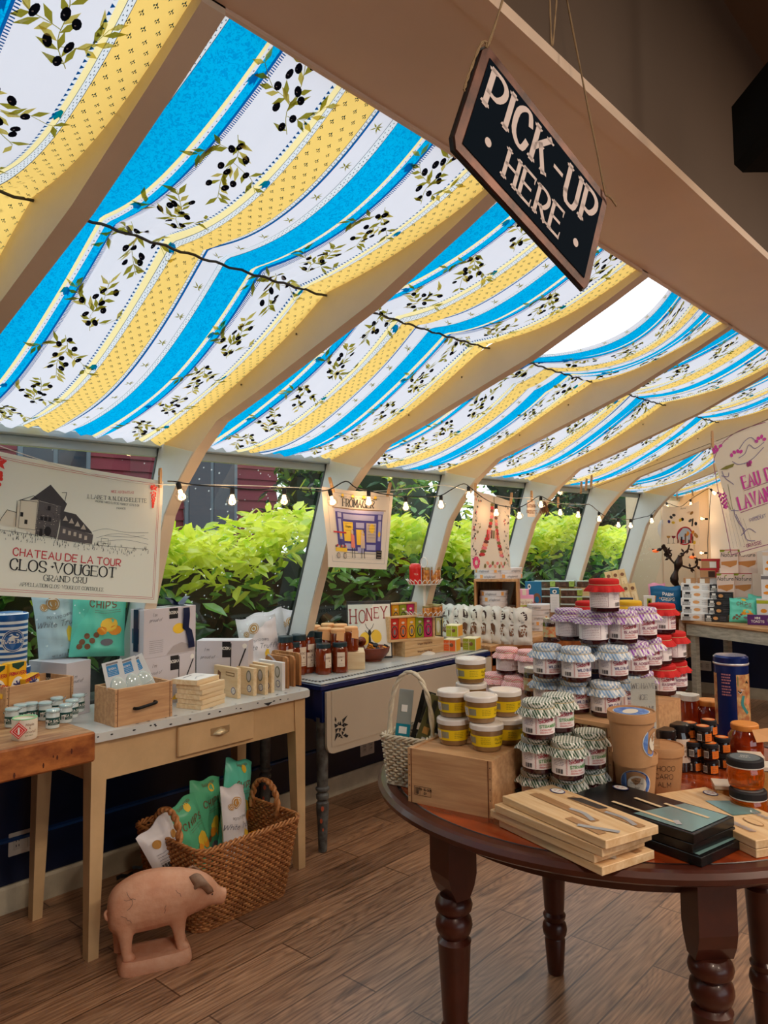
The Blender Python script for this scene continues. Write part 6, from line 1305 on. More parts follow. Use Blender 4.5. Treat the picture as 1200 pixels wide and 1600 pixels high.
# cookie bags in a row
CB_ = mat('cookie_bag_white', (232, 226, 216), .35); CBB = mat('cookie_brown', (112, 74, 50), .6)
def cookie_art(w_, h):
    A = Art(); cx = 0; lg = mat('cookie_logo', (62, 34, 34), .6)
    A.poly([(cx-.19*w_, .66*h), (cx+.22*w_, .66*h), (cx+.26*w_, .72*h), (cx+.22*w_, .82*h), (cx+.05*w_, .90*h), (cx-.1*w_, .88*h), (cx-.22*w_, .78*h), (cx-.24*w_, .70*h)], lg, 1)
    for v in (.70, .76, .82): A.rect(-.15*w_, v*h, .17*w_, (v+.025)*h, CB_, 2)
    A.text('DOUX', 0, .60*h, .006, BLK, 1); A.poly([(-.22*w_, .22*h), (.2*w_, .22*h), (.24*w_, .50*h), (.1*w_, .55*h), (-.18*w_, .53*h), (-.26*w_, .4*h)], CBB, 1)
    for k in range(7): A.ell((-.14+.05*k)*w_, (.28+.07*(k % 3))*h, .05*w_, .03*h, mat('cookie_light', (156, 108, 74), .6), 2, 7)
    A.rect(-.5*w_, .09*h, .5*w_, .13*h, lg, 1); return A
pR, pL = uz(812, 1008, Z3), uz(712, 1006, Z3+.0)
for i in range(9):
    px = 816-14.6*i+(1.5 if i < 2 else 0); q = uz(px, 1008-1.0*i, Z3); 
    if i >= 6: q = uz(px, 1008-1.0*i, ZT+.01)
    h_ = .232*(dep(q)/4.95)**.6; o = bag('cookie_bag', 'white cookie bag with brown bread-loaf print, '+('right end of the row', 'second from the right end', 'third from the right', 'fourth from the right', 'middle of the row', 'fourth from the left', 'third from the left', 'second from the left', 'left end of the row')[i], .118, h_, .042, CB_, cookie_art(.118, h_), q, rot=(-.05, 0, facing(q, (.0 if i < 2 else -.75))), seed=40+i, group='cookie bags in a row beyond the cartons')
# wooden box on its side with crispbread
OAKZ = woodmat('rough_oak', (206, 154, 100), (150, 98, 56), .55, 'z'); q = ux(742, 944, -2.86); q = uz(742, 978, Z3); q = EYE+ray(742, 1000)*5.05; q.z = Z3; k = 5.05/FPX; Hc = (EYE+ray(742, 909)*5.05).z-Z3; wc = 67*k*1.02
t = thing('display_crate', 'rough oak box standing open-side forward, crispbread stacked inside and on top', 'crate', q, facing(q, -.1)); dc = .30; m = MB()
m.box(0, .014, 0, dc, 0, Hc, OAKZ); m.box(wc-.014, wc, 0, dc, 0, Hc, OAKZ); m.box(0, wc, 0, dc, Hc, Hc+.014, OAK); m.box(.014, wc-.014, 0, dc, 0, .014, OAK); m.box(.014, wc-.014, dc-.01, dc, .014, Hc, OAKZ); m.box(.014, wc-.014, 0, dc, Hc*.5, Hc*.5+.012, OAK); m.build('box', t)
MC = Matrix.Translation(q) @ Matrix.Rotation(t.rotation_euler.z, 4, 'Z')
CP = mat('crispbread_wrap', (222, 216, 216), .35); CPO = mat('crispbread_orange', (240, 170, 90), .5)
cb = thing('crispbread_pack', 'x', 'package'); m = MB(); m.lathe([(.092, 0), (.095, .003), (.095, .034), (.092, .037), (0, .037)], CP, 40); A = Art()
for a in (-.16, -.03, .11, .24): A.text('crispbread', a, .010, .014, GRY, 1, wt=.12, sx=.8)
for a in (-.09, .055): A.rect(a-.012, .006, a+.008, .030, CPO, 1)
m.art(A, cylmap(.0952, 0)); m.build('wrapped_round', cb)
gcp = 'round crispbread packs'
for i, (u, v, z, lb) in enumerate(((.09, .10, Hc+.0145, 'on the oak box, lower left'), (.09, .10, Hc+.052, 'on the oak box, upper left'), (.22, .14, Hc+.0145, 'on the oak box, lower right'), (.22, .14, Hc+.052, 'on the oak box, upper right'), (.12, .11, Hc*.5+.0125, 'inside the oak box, lowest'), (.12, .11, Hc*.5+.050, 'inside the oak box, second'), (.125, .11, Hc*.5+.0875, 'inside the oak box, top with orange band'))):
    inst(cb, MC @ Vector((u, v, z)), rnd.uniform(0, 6), 'round grey-lettered crispbread pack '+lb, gcp)
for i, (x, y, z, lb) in enumerate(((792, 950, .95, 'leaning stack right of the oak box, lower'), (792, 940, .987, 'leaning stack right of the oak box, upper'))):
    q = EYE+ray(x, 940)*5.22; q.z = Z3+.13+.0375*i; o = inst(cb, q, 1+i, 'round crispbread pack, '+lb, gcp); o.scale = (.62, .62, 1)
q = EYE+ray(792, 940)*5.22; m = MB(); m.box(-.03, .06, -.05, .05, 0, .129, PW, .002); t = thing('display_riser', 'pale wooden block under the two small crispbread packs', 'riser', (q.x, q.y, Z3), facing(q)); m.build('block', t)
q0 = EYE+ray(842, 1004)*5.48
for i in range(5): q = q0.copy(); q.z = Z3+.0375*i; q.x += .004*math.sin(i*2); o = inst(cb, q, .5+i*.9, 'round crispbread pack in the pile right of the cookie bags, '+('bottom', 'second', 'third', 'fourth', 'topmost')[i], gcp); o.scale = (.86, .86, 1)
# pink, blue cartons and tray packs of dates
PK = mat('pink_carton', (240, 160, 186), .4); PBL = mat('petrol_blue_carton', (30, 110, 150), .4); WHC = mat('white_carton', (232, 230, 228), .4)
face_box(806, 834, 950, 926, .93, .06, 'cookie_carton', 'pink carton lettered Spring Garden, behind the crispbread', PK, lambda A, w_, h: (A.rect(0, h*.25, w_*.95, h*.78, CRM, 1), A.text('Spring Garden', w_*.5, h*.48, h*.16, mat('dark_red_print', (0, 0, 0)), 2, wt=.1), A.stroke([(w_*.1, h*.3), (w_*.9, h*.34)], h*.08, LGR, 2)), D=5.55)
face_box(806, 826, 926, 917, 1.043, .06, 'cookie_carton', 'small pink carton on top of the pink one', PK, lambda A, w_, h: A.rect(w_*.5, 0, w_*.8, h, CRM, 1), D=5.56)
face_box(821, 846, 934, 908, .93, .05, 'pretzel_carton', 'petrol blue carton with a pretzel picture', PBL, lambda A, w_, h: (A.ell(w_*.7, h*.35, w_*.26, h*.24, BRN2, 1, 14), A.ell(w_*.7, h*.35, w_*.14, h*.12, PBL, 2, 12), A.ell(w_*.25, h*.82, w_*.10, h*.1, WHI, 1, 12), A.ell(w_*.25, h*.82, w_*.05, h*.05, BLK, 2, 10)), D=5.66).scale.z = 1.65
face_box(860, 874, 952, 914, .912, .05, 'pretzel_carton', 'narrow white carton with petrol blue top between the date trays', WHC, lambda A, w_, h: (A.rect(0, h*.74, w_, h, PBL, 1), A.ell(w_*.5, h*.84, w_*.25, h*.08, WHI, 2, 12), A.ell(w_*.5, h*.84, w_*.12, h*.04, BLK, 3, 10), A.lines(w_*.2, w_*.8, h*.15, h*.6, 8, GRY)), D=5.6)
rs = EYE+ray(888, 990)*5.72; m = MB(); m.box(-.23, .24, -.10, .28, 0, .115, CRATE, .003); t = thing('display_riser', 'low wooden box under the date trays and blue cartons', 'riser', (rs.x, rs.y, Z3), facing(rs)); m.build('box', t)
MR = Matrix.Translation((rs.x, rs.y, Z3)) @ Matrix.Rotation(t.rotation_euler.z, 4, 'Z')
q = EYE+ray(822, 960)*5.62; m = MB(); m.box(-.09, .07, -.06, .09, 0, .93-Z3-.0008, CRATE, .003); t2 = thing('display_riser', 'small wooden box under the pink cartons', 'riser', (q.x, q.y, Z3), facing(q)); m.build('box', t2)
DT = mat('dried_dates', (104, 70, 52), .35, vary=.6, vscale=60, bump=.6, bscale=60); GLI = mat('leafy_green_label', (170, 196, 90), .4, vary=.4, vscale=50); CLR = mat('clear_tray_lid', (196, 214, 206), .1, coat=1)
dt = thing('date_tray', 'x', 'package'); dt.scale = (1, 1, 1.45); m = MB(); m.box(-.075, .075, -.05, .05, 0, .030, DT, .004); m.build('dates', dt); m = MB(); m.box(-.078, .078, -.053, .053, .030, .037, CLR, .002); m.box(.04, .079, -.054, .054, .004, .033, GLI, .001); m.build('clear_lid', dt)
for i, (u, v, l, lb) in enumerate(((-.135, .04, 0, 'left pile, bottom'), (-.135, .04, 1, 'left pile, middle'), (-.135, .04, 2, 'left pile, top'), (.03, .0, 0, 'middle pile, bottom'), (.03, .0, 1, 'middle pile, second'), (.03, .0, 2, 'middle pile, top'), (.185, .02, 0, 'right pile, lower'), (.185, .02, 1, 'right pile, upper'), (-.02, .18, 3, 'rear, pale lid'), (.15, .20, 3, 'rear right, pale lid'), (-.17, .18, 3, 'rear left, pale lid'))):
    q = MR @ Vector((u, v, .116+.0545*l)); inst(dt, q, facing(q, rnd.uniform(-.12, .12)), 'clear-lidded tray of dried fruit, '+lb, 'trays of dried fruit')
m = MB(); m.box(-.23, .23, -.055, .06, 0, .162, PW); t = thing('display_riser', 'pale block carrying the rear dried fruit trays', 'riser', MR @ Vector((0, .19, .1155)), t.rotation_euler.z); m.build('block', t)
face_box(863, 886, 970, 950, .7965, .05, 'pretzel_carton', 'petrol blue carton low in front of the date trays', PBL, lambda A, w_, h: (A.ell(w_*.22, h*.5, h*.28, h*.28, WHI, 1, 12), A.ell(w_*.22, h*.5, h*.14, h*.14, BLK, 2, 10), A.rect(w_*.6, 0, w_, h, mat('dark_green_print', (0, 0, 0)), 1)), D=5.48)
# tan slim cartons leaning, blue boxes
TNC = mat('tan_carton', (222, 192, 140), .45)
for i, (x, y, sx, lb) in enumerate(((953, 893, 1, 'upper row, left'), (964, 891, 1, 'upper row, middle'), (975, 889, 1, 'upper row, right'), (969, 914, 1, 'middle row, left'), (980, 912, 1, 'middle row, middle'), (991, 911, 1, 'middle row, right'))):
    d_ = 6.36-.10*(i > 2); q = EYE+ray(x, y)*d_; A = Art(); k = d_/FPX; w_ = 10.2*k; z0_ = .8475 if i > 2 else .951; h = q.z-z0_; A.rect(w_*.1, h*.1, w_*.9, h*.7, mat('tan_print', (240, 216, 170), .5), 1); A.ell(w_*.5, h*.82, w_*.28, w_*.28, BRN2, 1, 12); A.text('LA PANZANELLA', w_*.5, h*.4, .008, BRN2, 2, ang=PI/2)
    o = pack('cracker_carton', 'slim tan cracker carton leaning in a fan, '+lb, w_, .035, h, TNC, A, loc=q-Vector((0, 0, h)), rz=0, rot=(-.18, -.22, facing(q, .0)), group='slim tan cracker cartons')
for x0, x1, y0, y1, z, nm_, mm in ((969, 989, 953, 929, .8475, 'dark blue biscuit carton with gold picture below the tan cartons', mat('dark_blue_carton', (30, 60, 96), .4)), (989, 1003, 956, 940, .8475, 'tan and blue carton at the foot of the tan fan', TNC), (1006, 1023, 950, 930, .8475, 'small white and green carton left of the blue snack bag', WHC)):
    face_box(x0, x1, y0, y1, z, .06, 'cracker_carton', nm_, mm, lambda A, w_, h, mm=mm: (A.rect(w_*.3, h*.2, w_*.7, h*.8, GRN if mm is WHC else ORG, 1), A.rect(w_*.4, h*.35, w_*.6, h*.65, BLK if mm is WHC else CRM, 2)), D=6.12 if x0 < 1000 else 6.5)
q = EYE+ray(990, 985)*6.2; m = MB(); m.box(-.24, .22, -.13, .20, 0, .8465-Z3, CRATE, .003); t = thing('display_riser', 'wooden box under the tan cartons and small blue cartons', 'riser', (q.x, q.y, Z3), facing(q)); m.build('box', t)
q = EYE+ray(972, 930)*6.36; m = MB(); m.box(-.13, .09, -.02, .05, 0, .95-.8475, CRATE); t = thing('display_riser', 'narrow wooden ledge under the upper row of tan cartons', 'riser', (q.x, q.y, .8475), facing(q)); m.build('ledge', t)
# parm crisps bag and pink bag
q = uz(1041, 960, .86); qq = EYE+ray(1041, 956)*6.85; qq.z = Z3+.001; w_ = 46*6.85/FPX; h = 38*6.85/FPX; A = Art(); pb_ = mat('parm_blue', (20, 104, 156), .35)
A.text('PARM', .02, h*.62, .026, WHI, 1, wt=.2); A.text('CRISPS', .02, h*.42, .026, WHI, 1, wt=.2); A.ell(0, h*.14, .05, .03, YEL, 1, 10); A.poly([(-w_*.42, h*.2), (-w_*.36, h*.6), (-w_*.32, h*.6), (-w_*.38, h*.2)], ORG, 1); A.poly([(-w_*.3, h*.2), (-w_*.2, h*.55), (-w_*.16, h*.5), (-w_*.25, h*.2)], ORG, 1)
bag('crisps_bag', 'blue snack bag lettered PARM CRISPS in front of the bronze lamp', w_, h, .05, pb_, A, qq, rz=facing(qq), seed=77)
bag('crisps_bag', 'pink bag peeping up behind the blue snack bag',   .15, .235, .04, PK, None, qq+Vector((-.12, .10, 0)), rz=facing(qq), seed=78)
# ---- far table stacks
gW, gB = 'white cracker cartons on the far table', 'black cracker cartons on the far table'
BKC = mat('black_carton', (42, 42, 46), .4)
def crk(dark):
    ink = WHI if dark else BLK
    def f(A, w_, h): A.rect(w_*.10, h*.55, w_*.26, h*.85, ink, 1); A.lines(w_*.05, w_*.30, h*.12, h*.45, 3, ink, w_=h*.09); A.ell(w_*.48, h*.5, w_*.11, h*.24, mat('cracker_tan', (222, 160, 100), .5), 1, 10); A.lines(w_*.66, w_*.94, h*.25, h*.7, 3, GRY, w_=h*.05)
    return f
zf = .7515; N5 = ('bottom', 'second', 'third', 'fourth', 'top')
wq = uz(1066, 970, zf)
for i in range(5): face_box(1064+2*(i % 2), 1110+(i % 2), 969-11.6*i, 969-11.6*(i+1)+.6, zf+i*.0575, .16, 'cracker_carton', 'white cracker carton in the far-table stack, '+N5[i], WHC, crk(False), -.08, gW, side=lambda A, d, h: A.lines(.01, d-.01, h*.2, h*.8, 3, GRY, w_=h*.08))
for i in range(5): face_box(1101+(5 if i in (1, 2) else 8 if i > 2 else 0), 1134+(5 if i in (1, 2) else 8 if i > 2 else 0), 971-11.6*i, 971-11.6*(i+1)+.6, zf+i*.0565, .16, 'cracker_carton', 'black cracker carton in the far-table stack, '+N5[i], BKC, crk(True), -.10, gB, side=lambda A, d, h: [A.rect(d*a, h*.15, d*(a+.18), h*.85, WHI if k_ % 2 else ORG, 1) for k_, a in enumerate((.1, .4, .7))])
NT = mat('toast_carton', (238, 214, 200), .45)
def nat(A, w_, h): A.poly([(0, h), (w_*.32, h), (w_*.22, h*.90), (0, h*.90)], GRN, 1); A.text('Nature', w_*.5, h*.70, h*.15, BLK, 2, wt=.12, sl=.2); A.stroke([(w_*.45, h*.87), (w_*.6, h*.93)], h*.035, GRN, 2); A.poly([(w_*.05, h*.48), (w_*.95, h*.54), (w_*.9, h*.36), (w_*.55, h*.24), (w_*.2, h*.34), (w_*.06, h*.34)], mat('toast_brown', (206, 138, 76), .5), 1); A.rect(0, h*.97, w_, h, RED, 1)
zn = (uz(1120, 966, zf)); k5 = dep(zn)/FPX
for i, (x0, x1, y0, y1, dd_, lb) in enumerate(((1121, 1146, 931, 894, 6.56, 'lower left'), (1148, 1174, 933, 896, 6.54, 'lower right'), (1126, 1152, 894, 859, 6.60, 'upper left'), (1153, 1181, 896, 860, 6.57, 'upper right'))):
    q = EYE+ray(x0, y0)*dd_; k = dd_/FPX; w_ = (x1-x0-.5)*k; h = .202; q.z = (.938, .938, 1.1405, 1.1405)[i]; A = Art(); nat(A, w_, h); B = Art(); B.rect(.0, 0, .12, h, mat('toast_side', (226, 168, 136), .5), 1)
    pack('toast_carton', 'red-topped toast carton lettered Nature, '+lb+' of the four', w_, .13, h, NT, A, B, loc=q, rz=facing(q), group='toast cartons lettered Nature')
q = EYE+ray(1120, 965)*6.57; m = MB(); m.box(.0, .32, .0, .15, 0, .938-zf-.001, CARD); t = thing('display_riser', 'white block hidden behind the black cartons under the toast cartons', 'riser', (q.x, q.y, zf), facing(q)); m.build('block', t)
for i, (x0, x1, y0, lb) in enumerate(((1094, 1126, 901, 'lower, with a dark window'), (1096, 1128, 886, 'upper, with white labels'))):
    q = EYE+ray(x0, y0)*6.75; k = 6.75/FPX; w_ = (x1-x0-4)*k; h = .082; q.z = 1.095+.083*i; A = Art(); A.rect(0, h*.78, w_, h, RED, 1); A.rect(w_*.78, 0, w_*.92, h, RED, 2); A.rect(w_*.42, h*.05, w_*.76, h*.7, mat('dark_window', (70, 48, 40), .3) if i == 0 else WHI, 3)
    pack('kraft_carton', 'kraft carton with red band behind the white cracker stack, '+lb, w_, .11, h, KRAFT, A, loc=q, rz=facing(q))
for i, x in enumerate((1068, 1090)): q = uz(x, 912, zf+.2885); q.z = zf+.2885; pack('kraft_carton', ('left', 'right')[i]+' small kraft carton with white label on the white cracker stack', .10, .06, .05, KRAFT, (lambda A: (A.rect(.02, .005, .06, .045, WHI, 1), A)[1])(Art()), loc=q, rz=facing(q))
q = EYE+ray(1096, 905)*6.76; m = MB(); m.box(-.01, .16, .0, .10, 0, 1.0945-zf, CARD); t = thing('display_riser', 'white block under the kraft cartons with red bands', 'riser', (q.x, q.y, zf), facing(q)); m.build('block', t)
q = uz(1160, 973, zf); bag('chip_bag', 'teal chip bag on the far table beside the black cartons', .20, .20, .06, TEAL, teal_art(.20, .20), q, rot=(-.2, .05, facing(q)), seed=90)
q = uz(1176, 972, zf)+Vector((.02, .12, .0)); bag('chip_bag', 'second teal chip bag tucked behind the front one on the far table', .20, .21, .06, TEAL, None, q, rot=(-.2, .1, facing(q)), seed=91)
face_box(1168, 1216, 976, 961, zf, .05, 'cracker_carton', 'purple cracker carton at the right end of the far table', mat('purple_carton', (92, 42, 110), .4), lambda A, w_, h: (A.text('MINI', w_*.3, h*.6, h*.22, WHI, 1, wt=.2), A.text('TOASTS', w_*.3, h*.25, h*.22, WHI, 1, wt=.2), A.ell(w_*.7, h*.5, w_*.14, h*.3, GRY, 1, 12)))
gC = 'white and orange cartons at the right edge'
for i, (x0, y0, y1, z, dd_, tp, lb) in enumerate(((1183, 962, 930, zf, 6.17, LGR, 'green-topped, lowest'), (1190, 928, 889, zf+.194, 6.2, GRY, 'grey-topped, middle'), (1192, 888, 850, zf+.388, 6.22, CRM, 'topmost'))):
    q = EYE+ray(x0, y0)*dd_; q.z = z; h = .193; A = Art(); A.rect(0, h*.82, .15, h*.96, tp, 1); A.ell(.05, h*.52, .024, .017, ORG, 1, 10); A.ell(.045, h*.25, .033, .013, ORG, 1, 10); pack('cracker_carton', 'white carton with orange pictures cut by the right edge, '+lb, .15, .10, h, WHC, A, loc=q, rz=facing(q), group=gC)
# floral tablecloth end hanging at the left of the far table
FC = mat('floral_cloth', (232, 214, 192), .8, vary=.5, vscale=40, rgb2=(206, 160, 130)); m = MB(); q = uz(1060, 968, .75)
def clf(u, v): return Vector((-.012-.012*math.sin(v*12+2)*u, -.02+.22*v+.02*u*math.sin(5*v), -.33*u))
m.grid(14, 14, lambda u, v: clf(u, v), FC); m.grid(2, 12, lambda u, v: (-.012+.10*u, -.02+.22*v, .0035), FC); A = Art()
for i in range(30): x, y = rnd.uniform(.02, .32), rnd.uniform(0, .2); A.ell(x, y, rnd.uniform(.005, .012), rnd.uniform(.005, .012), mat('rose_print', (206, 70, 120), .7) if i % 3 == 0 else mat('sprig_print', (130, 120, 80), .7), 1, 7)
m.art(A, lambda u, v, l: clf(u/.33, v/.22)+Vector((-l-.001, -l, 0))); o = m.build('table_cloth'); o.location = ft(0, 0, .7505); o.rotation_euler = (0, 0, FTR); tag(o, 'cream floral cloth hanging over the left end of the far table', 'cloth')
# bronze branch lamp
BZ = mat('dark_bronze', (54, 40, 36), .4, .7); qb = EYE+ray(1058, 965)*7.1; qb.z = .7965
t = thing('figure_lamp', 'dark bronze figure lamp with leafy branches and orange bud bulbs at the far end', 'lamp', qb, facing(qb)); K = 7.1/FPX; z_ = lambda y: (EYE+ray(1060, y)*7.1).z-.7965; x_ = lambda x: (x-1058)*K
m = MB(); m.lathe([(.06, 0), (.06, .01), (.045, .02), (.03, .03)], BZ, 20); m.tube(catmull([(0, 0, .02), (x_(1063), 0, z_(922)), (x_(1056), -.01, z_(908)), (x_(1059), 0, z_(893)), (x_(1063), .0, z_(880)), (x_(1066), 0, z_(868))], 4), [.030+.010*math.sin(i*.9) for i in range(21)], BZ, 10); m.build('figure', t)
br = [[(1060, 884), (1050, 872), (1044, 862), (1040, 857), (1031, 861)], [(1066, 870), (1072, 864), (1078, 858), (1079, 848), (1072, 845)], [(1068, 884), (1080, 888), (1089, 884), (1090, 874), (1085, 871)], [(1052, 874), (1047, 862), (1042, 850)]]
for i, b_ in enumerate(br):
    m = MB(); m.tube(catmull([(x_(x), .01*math.sin(j), z_(y)) for j, (x, y) in enumerate(b_)], 4), .009, BZ, 6)
    for j in range(9):
        x, y = b_[1+(j % (len(b_)-1))]; a = rnd.uniform(0, 6.28); l = .05; c_ = Vector((x_(x), rnd.uniform(-.02, .02), z_(y))); d1 = Vector((math.cos(a), .3, math.sin(a))); d2 = Vector((-math.sin(a), 0, math.cos(a)))
        m.add([c_, c_+d1*l*.5+d2*.011, c_+d1*l, c_+d1*l*.5-d2*.011], [(0, 1, 2, 3)], BZ)
    br_o = m.build('branch', t)
    if i < 3: x, y = b_[-1]; m = MB(); m.ball((x_(x)-.008, 0, z_(y)), (.030, .016, .016), mat('orange_bud_bulb', (240, 110, 50), .3, emit=.5), 12, 8); m.build('bud_bulb', br_o)
# ------------------------------------------------------------------ hanging textiles, lights and signs
LIN = cloth('linen_cream', (240, 232, 216), .42); LINP = cloth('linen_blush', (244, 224, 204), .42)
PIN = mat('clothespin_wood', (206, 160, 110), .6); GRE = mat('grey_ink', (96, 92, 92), .7); DGR = mat('roof_ink', (70, 68, 70), .7)
class Towel:
    """cloth from 4 corner points (tl, tr, br, bl); u right, v up, art in metres"""
    def __init__(s, tl, tr, br, bl, W, H, sag=.0, wav=.006, ph=0): s.c = [Vector(p) for p in (tl, tr, br, bl)]; s.W, s.H, s.sag, s.wav, s.ph = W, H, sag, wav, ph; s.n = (s.c[1]-s.c[0]).cross(s.c[3]-s.c[0]).normalized()*-1
    def __call__(s, u, v, l=0):
        a, b = u/s.W, v/s.H; top = s.c[0].lerp(s.c[1], a); bot = s.c[3].lerp(s.c[2], a); p = bot.lerp(top, b); p = p+Vector((0, 0, -s.sag*math.sin(PI*min(max(a, 0), 1))*b))
        w_ = s.wav*(math.sin(a*9+s.ph)*.7+math.sin(a*4.2+b*3+s.ph*2)+.5*math.sin(b*6+s.ph))
        return p+s.n*(w_+l*1.3)
def towel(name, lab, T, m_, art, cat='towel', back=True):
    mb = MB(); mb.grid(36, 26, lambda a, b: T(a*T.W, b*T.H), m_); mb.art(art, lambda u, v, l: T(u, v, l+.0006)); o = mb.build(name); return tag(o, lab, cat)
def pin(p, lab, tilt=0, rz=0, grp='wooden clothespins'):
    t = thing('clothespin', lab, 'clothespin', p, rot=(0, tilt, rz), group=grp); 
    for s_ in (-1, 1): m = MB(); m.prism([(-.004, -.036), (.004, -.036), (.0045, .02), (.003, .036), (-.003, .036), (-.0045, .02)], s_*.0015, s_*.0065, PIN, 'y'); m.T = None; m.build('prong', t)
    m = MB(); m.tube([(-.005, -.004, .006), (.005, -.004, .006), (.005, .004, .006), (-.005, .004, .006)], .0012, STEEL, 5, True); m.build('spring', t); return t
# vineyard tea towel
xT = -2.45; tr, br_, l1, l2 = ux(256, 752, xT), ux(245, 943, xT), ux(0, 698, xT), ux(0, 931, xT)
k = .78/(tr.y-l1.y); tl = tr+(l1-tr)*k*1.0; k2 = .78/(br_.y-l2.y); bl = br_+(l2-br_)*k2; tl.x = bl.x = xT-.05
W, H = .78, (tr-br_).length
T = Towel(tl, tr, br_, bl, W, H, .012, .005, 1.3)
def tp(x, y):   # art coordinate of a spot on the printed cloth
    p = ux(x, y, xT); a = (p.y-tl.y)/(tr.y-tl.y); ztop = tl.z+(tr.z-tl.z)*a; zbot = bl.z+(br_.z-bl.z)*a; return a*W, (p.z-zbot)/(ztop-zbot)*H
A = Art(); RI = mat('claret_ink', (196, 44, 58), .7); P = lambda *a: [tp(x, y) for x, y in a]
for d_ in (.014, .020): A.frame(d_, d_, W-d_, H-d_, .0012, RI, 1, 30)
# the house
A.poly(P((55, 778), (86, 752), (112, 783), (106, 788), (72, 778), (42, 777)), DGR, 2); A.poly(P((70, 778), (106, 788), (100, 838), (68, 832)), GRE, 2); A.poly(P((42, 778), (70, 776), (68, 832), (33, 818), (36, 798)), LIN, 3)
A.frame(*tp(42, 822), *tp(69, 780), .0012, BLK, 4); A.poly(P((16, 806), (24, 793), (38, 796), (40, 778), (42, 822), (12, 815)), LIN, 2)
for q_ in (((16, 806), (24, 793), (38, 797)), ((38, 778), (38, 820)), ((12, 815), (16, 806)), ((40, 778), (62, 770), (70, 778)), ((103, 765), (110, 765), (108, 782)), ((55, 778), (42, 777))): A.stroke(P(*q_), .0018, BLK, 5)
A.poly(P((112, 783), (108, 795), (126, 800), (150, 828), (152, 832), (104, 820), (103, 788)), DGR, 3); A.poly(P((104, 818), (153, 833), (152, 848), (101, 840)), GRE, 4)
for x, y in ((111, 804), (120, 808), (129, 813), (138, 818)): A.poly(P((x-4, y+6), (x, y-2), (x+4, y+7)), LIN, 5)
for x, y in ((86, 790), (76, 806), (82, 807), (88, 808), (110, 827), (118, 830), (126, 832), (134, 835), (142, 838), (53, 812), (46, 800)): u, v = tp(x, y); A.rect(u-.0045, v-.007, u+.0045, v+.007, BLK if x < 100 else LIN, 6)
u, v = tp(86, 829); A.ell(u, v+.004, .011, .016, BLK, 6, 12); u, v = tp(76, 829); A.rect(u-.005, v-.012, u+.005, v+.012, BLK, 6)
for i in range(70):
    x = rnd.uniform(66, 102); y = 783+rnd.uniform(3, 50); u, v = tp(x, y); A.rect(u, v, u+.003, v+.0012, BLK if i % 2 else LIN, 5)
for i in range(230):     # vines along the slope
    x = rnd.uniform(-60, 236); y0 = 826+(x)*.147+rnd.uniform(-3, 12); u, v = tp(x, y0); A.poly([(u, v), (u+.0022, v+.001), (u+.001+rnd.uniform(-.003, .003), v+.006+rnd.random()*.01)], BLK, 3)
A.stroke(P((-60, 812), (0, 823), (60, 832), (150, 849), (236, 858)), .0012, BLK, 3)
for q_ in (((152, 828), (172, 824), (200, 830), (236, 832)), ((158, 838), (190, 832), (236, 842)), ((-50, 796), (-10, 800), (12, 806)), ((160, 845), (200, 842), (236, 850)), ((170, 835), (210, 838), (230, 836))): A.stroke(catmull([tp(x, y) for x, y in q_], 4), .001, GRE, 2)
A.frame(*tp(165, 847), *tp(176, 840), .001, BLK, 3)
def line(tx, x0, x1, y0, y1, h, m_, **k): a, b = tp(x0, y0), tp(x1, y1); A.text(tx, (a[0]+b[0])/2, (a[1]+b[1])/2, h, m_, 3, ang=math.atan2(b[1]-a[1], b[0]-a[0]), **k)
line('CHATEAU DE LA TOUR', 22, 207, 864, 885, .023, RI, wt=.15, sx=1.02); line('CLOS*VOUGEOT', 26, 195, 888, 902, .034, BLK, wt=.15, serif=True, sx=.98, gap=1.7)
line('GRAND CRU', 75, 155, 906, 911, .019, BLK, wt=.13, serif=True, sx=.98); line('APPELLATION CLOS-VOUGEOT CONTROLEE', 35, 184, 914, 924, .0115, BLK, wt=.12, serif=True, sx=.80, k=2)
line('MISE AU CHATEAU', 168, 218, 766, 770, .0085, RI, wt=.13, serif=True, sx=.82, k=2); line('J. LABET & N. DECHELETTE', 135, 235, 774, 785, .0135, BLK, wt=.13, serif=True, sx=.90, k=2); line('PROPRIETAIRES CLOS DE VOUGEOT (COTE D OR)', 139, 233, 779, 792, .0065, BLK, wt=.13, sx=.78, k=2); line('FRANCE', 185, 200, 793, 794, .0065, BLK, wt=.13, k=2)
GR = mat('grape_red', (226, 52, 40), .7)
for cx, cy, s_, n_ in ((241, 762, .8, 26), (4, 717, 1.5, 30)):
    u, v = tp(cx, cy); q_ = .019*s_; A.poly([(u-q_, v), (u-q_*.8, v+q_*.6), (u-q_*.3, v+q_*.5), (u, v+q_), (u+q_*.4, v+q_*.5), (u+q_, v+q_*.4), (u+q_*.6, v-q_*.1), (u+q_*.8, v-q_*.6), (u, v-q_*.3), (u-q_*.6, v-q_*.6)], GR, 3)
    A.stroke([(u-q_*.6, v-q_*.2), (u+q_*.5, v+q_*.4)], .001, LIN, 4); A.stroke([(u, v-q_*.2), (u, v+q_*.7)], .001, LIN, 4)
    for i in range(n_): t_ = i/n_; rr_ = (1-t_)*.013*s_; A.ell(u+math.sin(i*2.4)*rr_, v-.018*s_-t_*.072*s_, .0044*s_, .0044*s_, GR, 4, 8)
towel('tea_towel', 'cream tea towel printed CHATEAU DE LA TOUR CLOS-VOUGEOT hanging at the upper left', T, LIN, A)
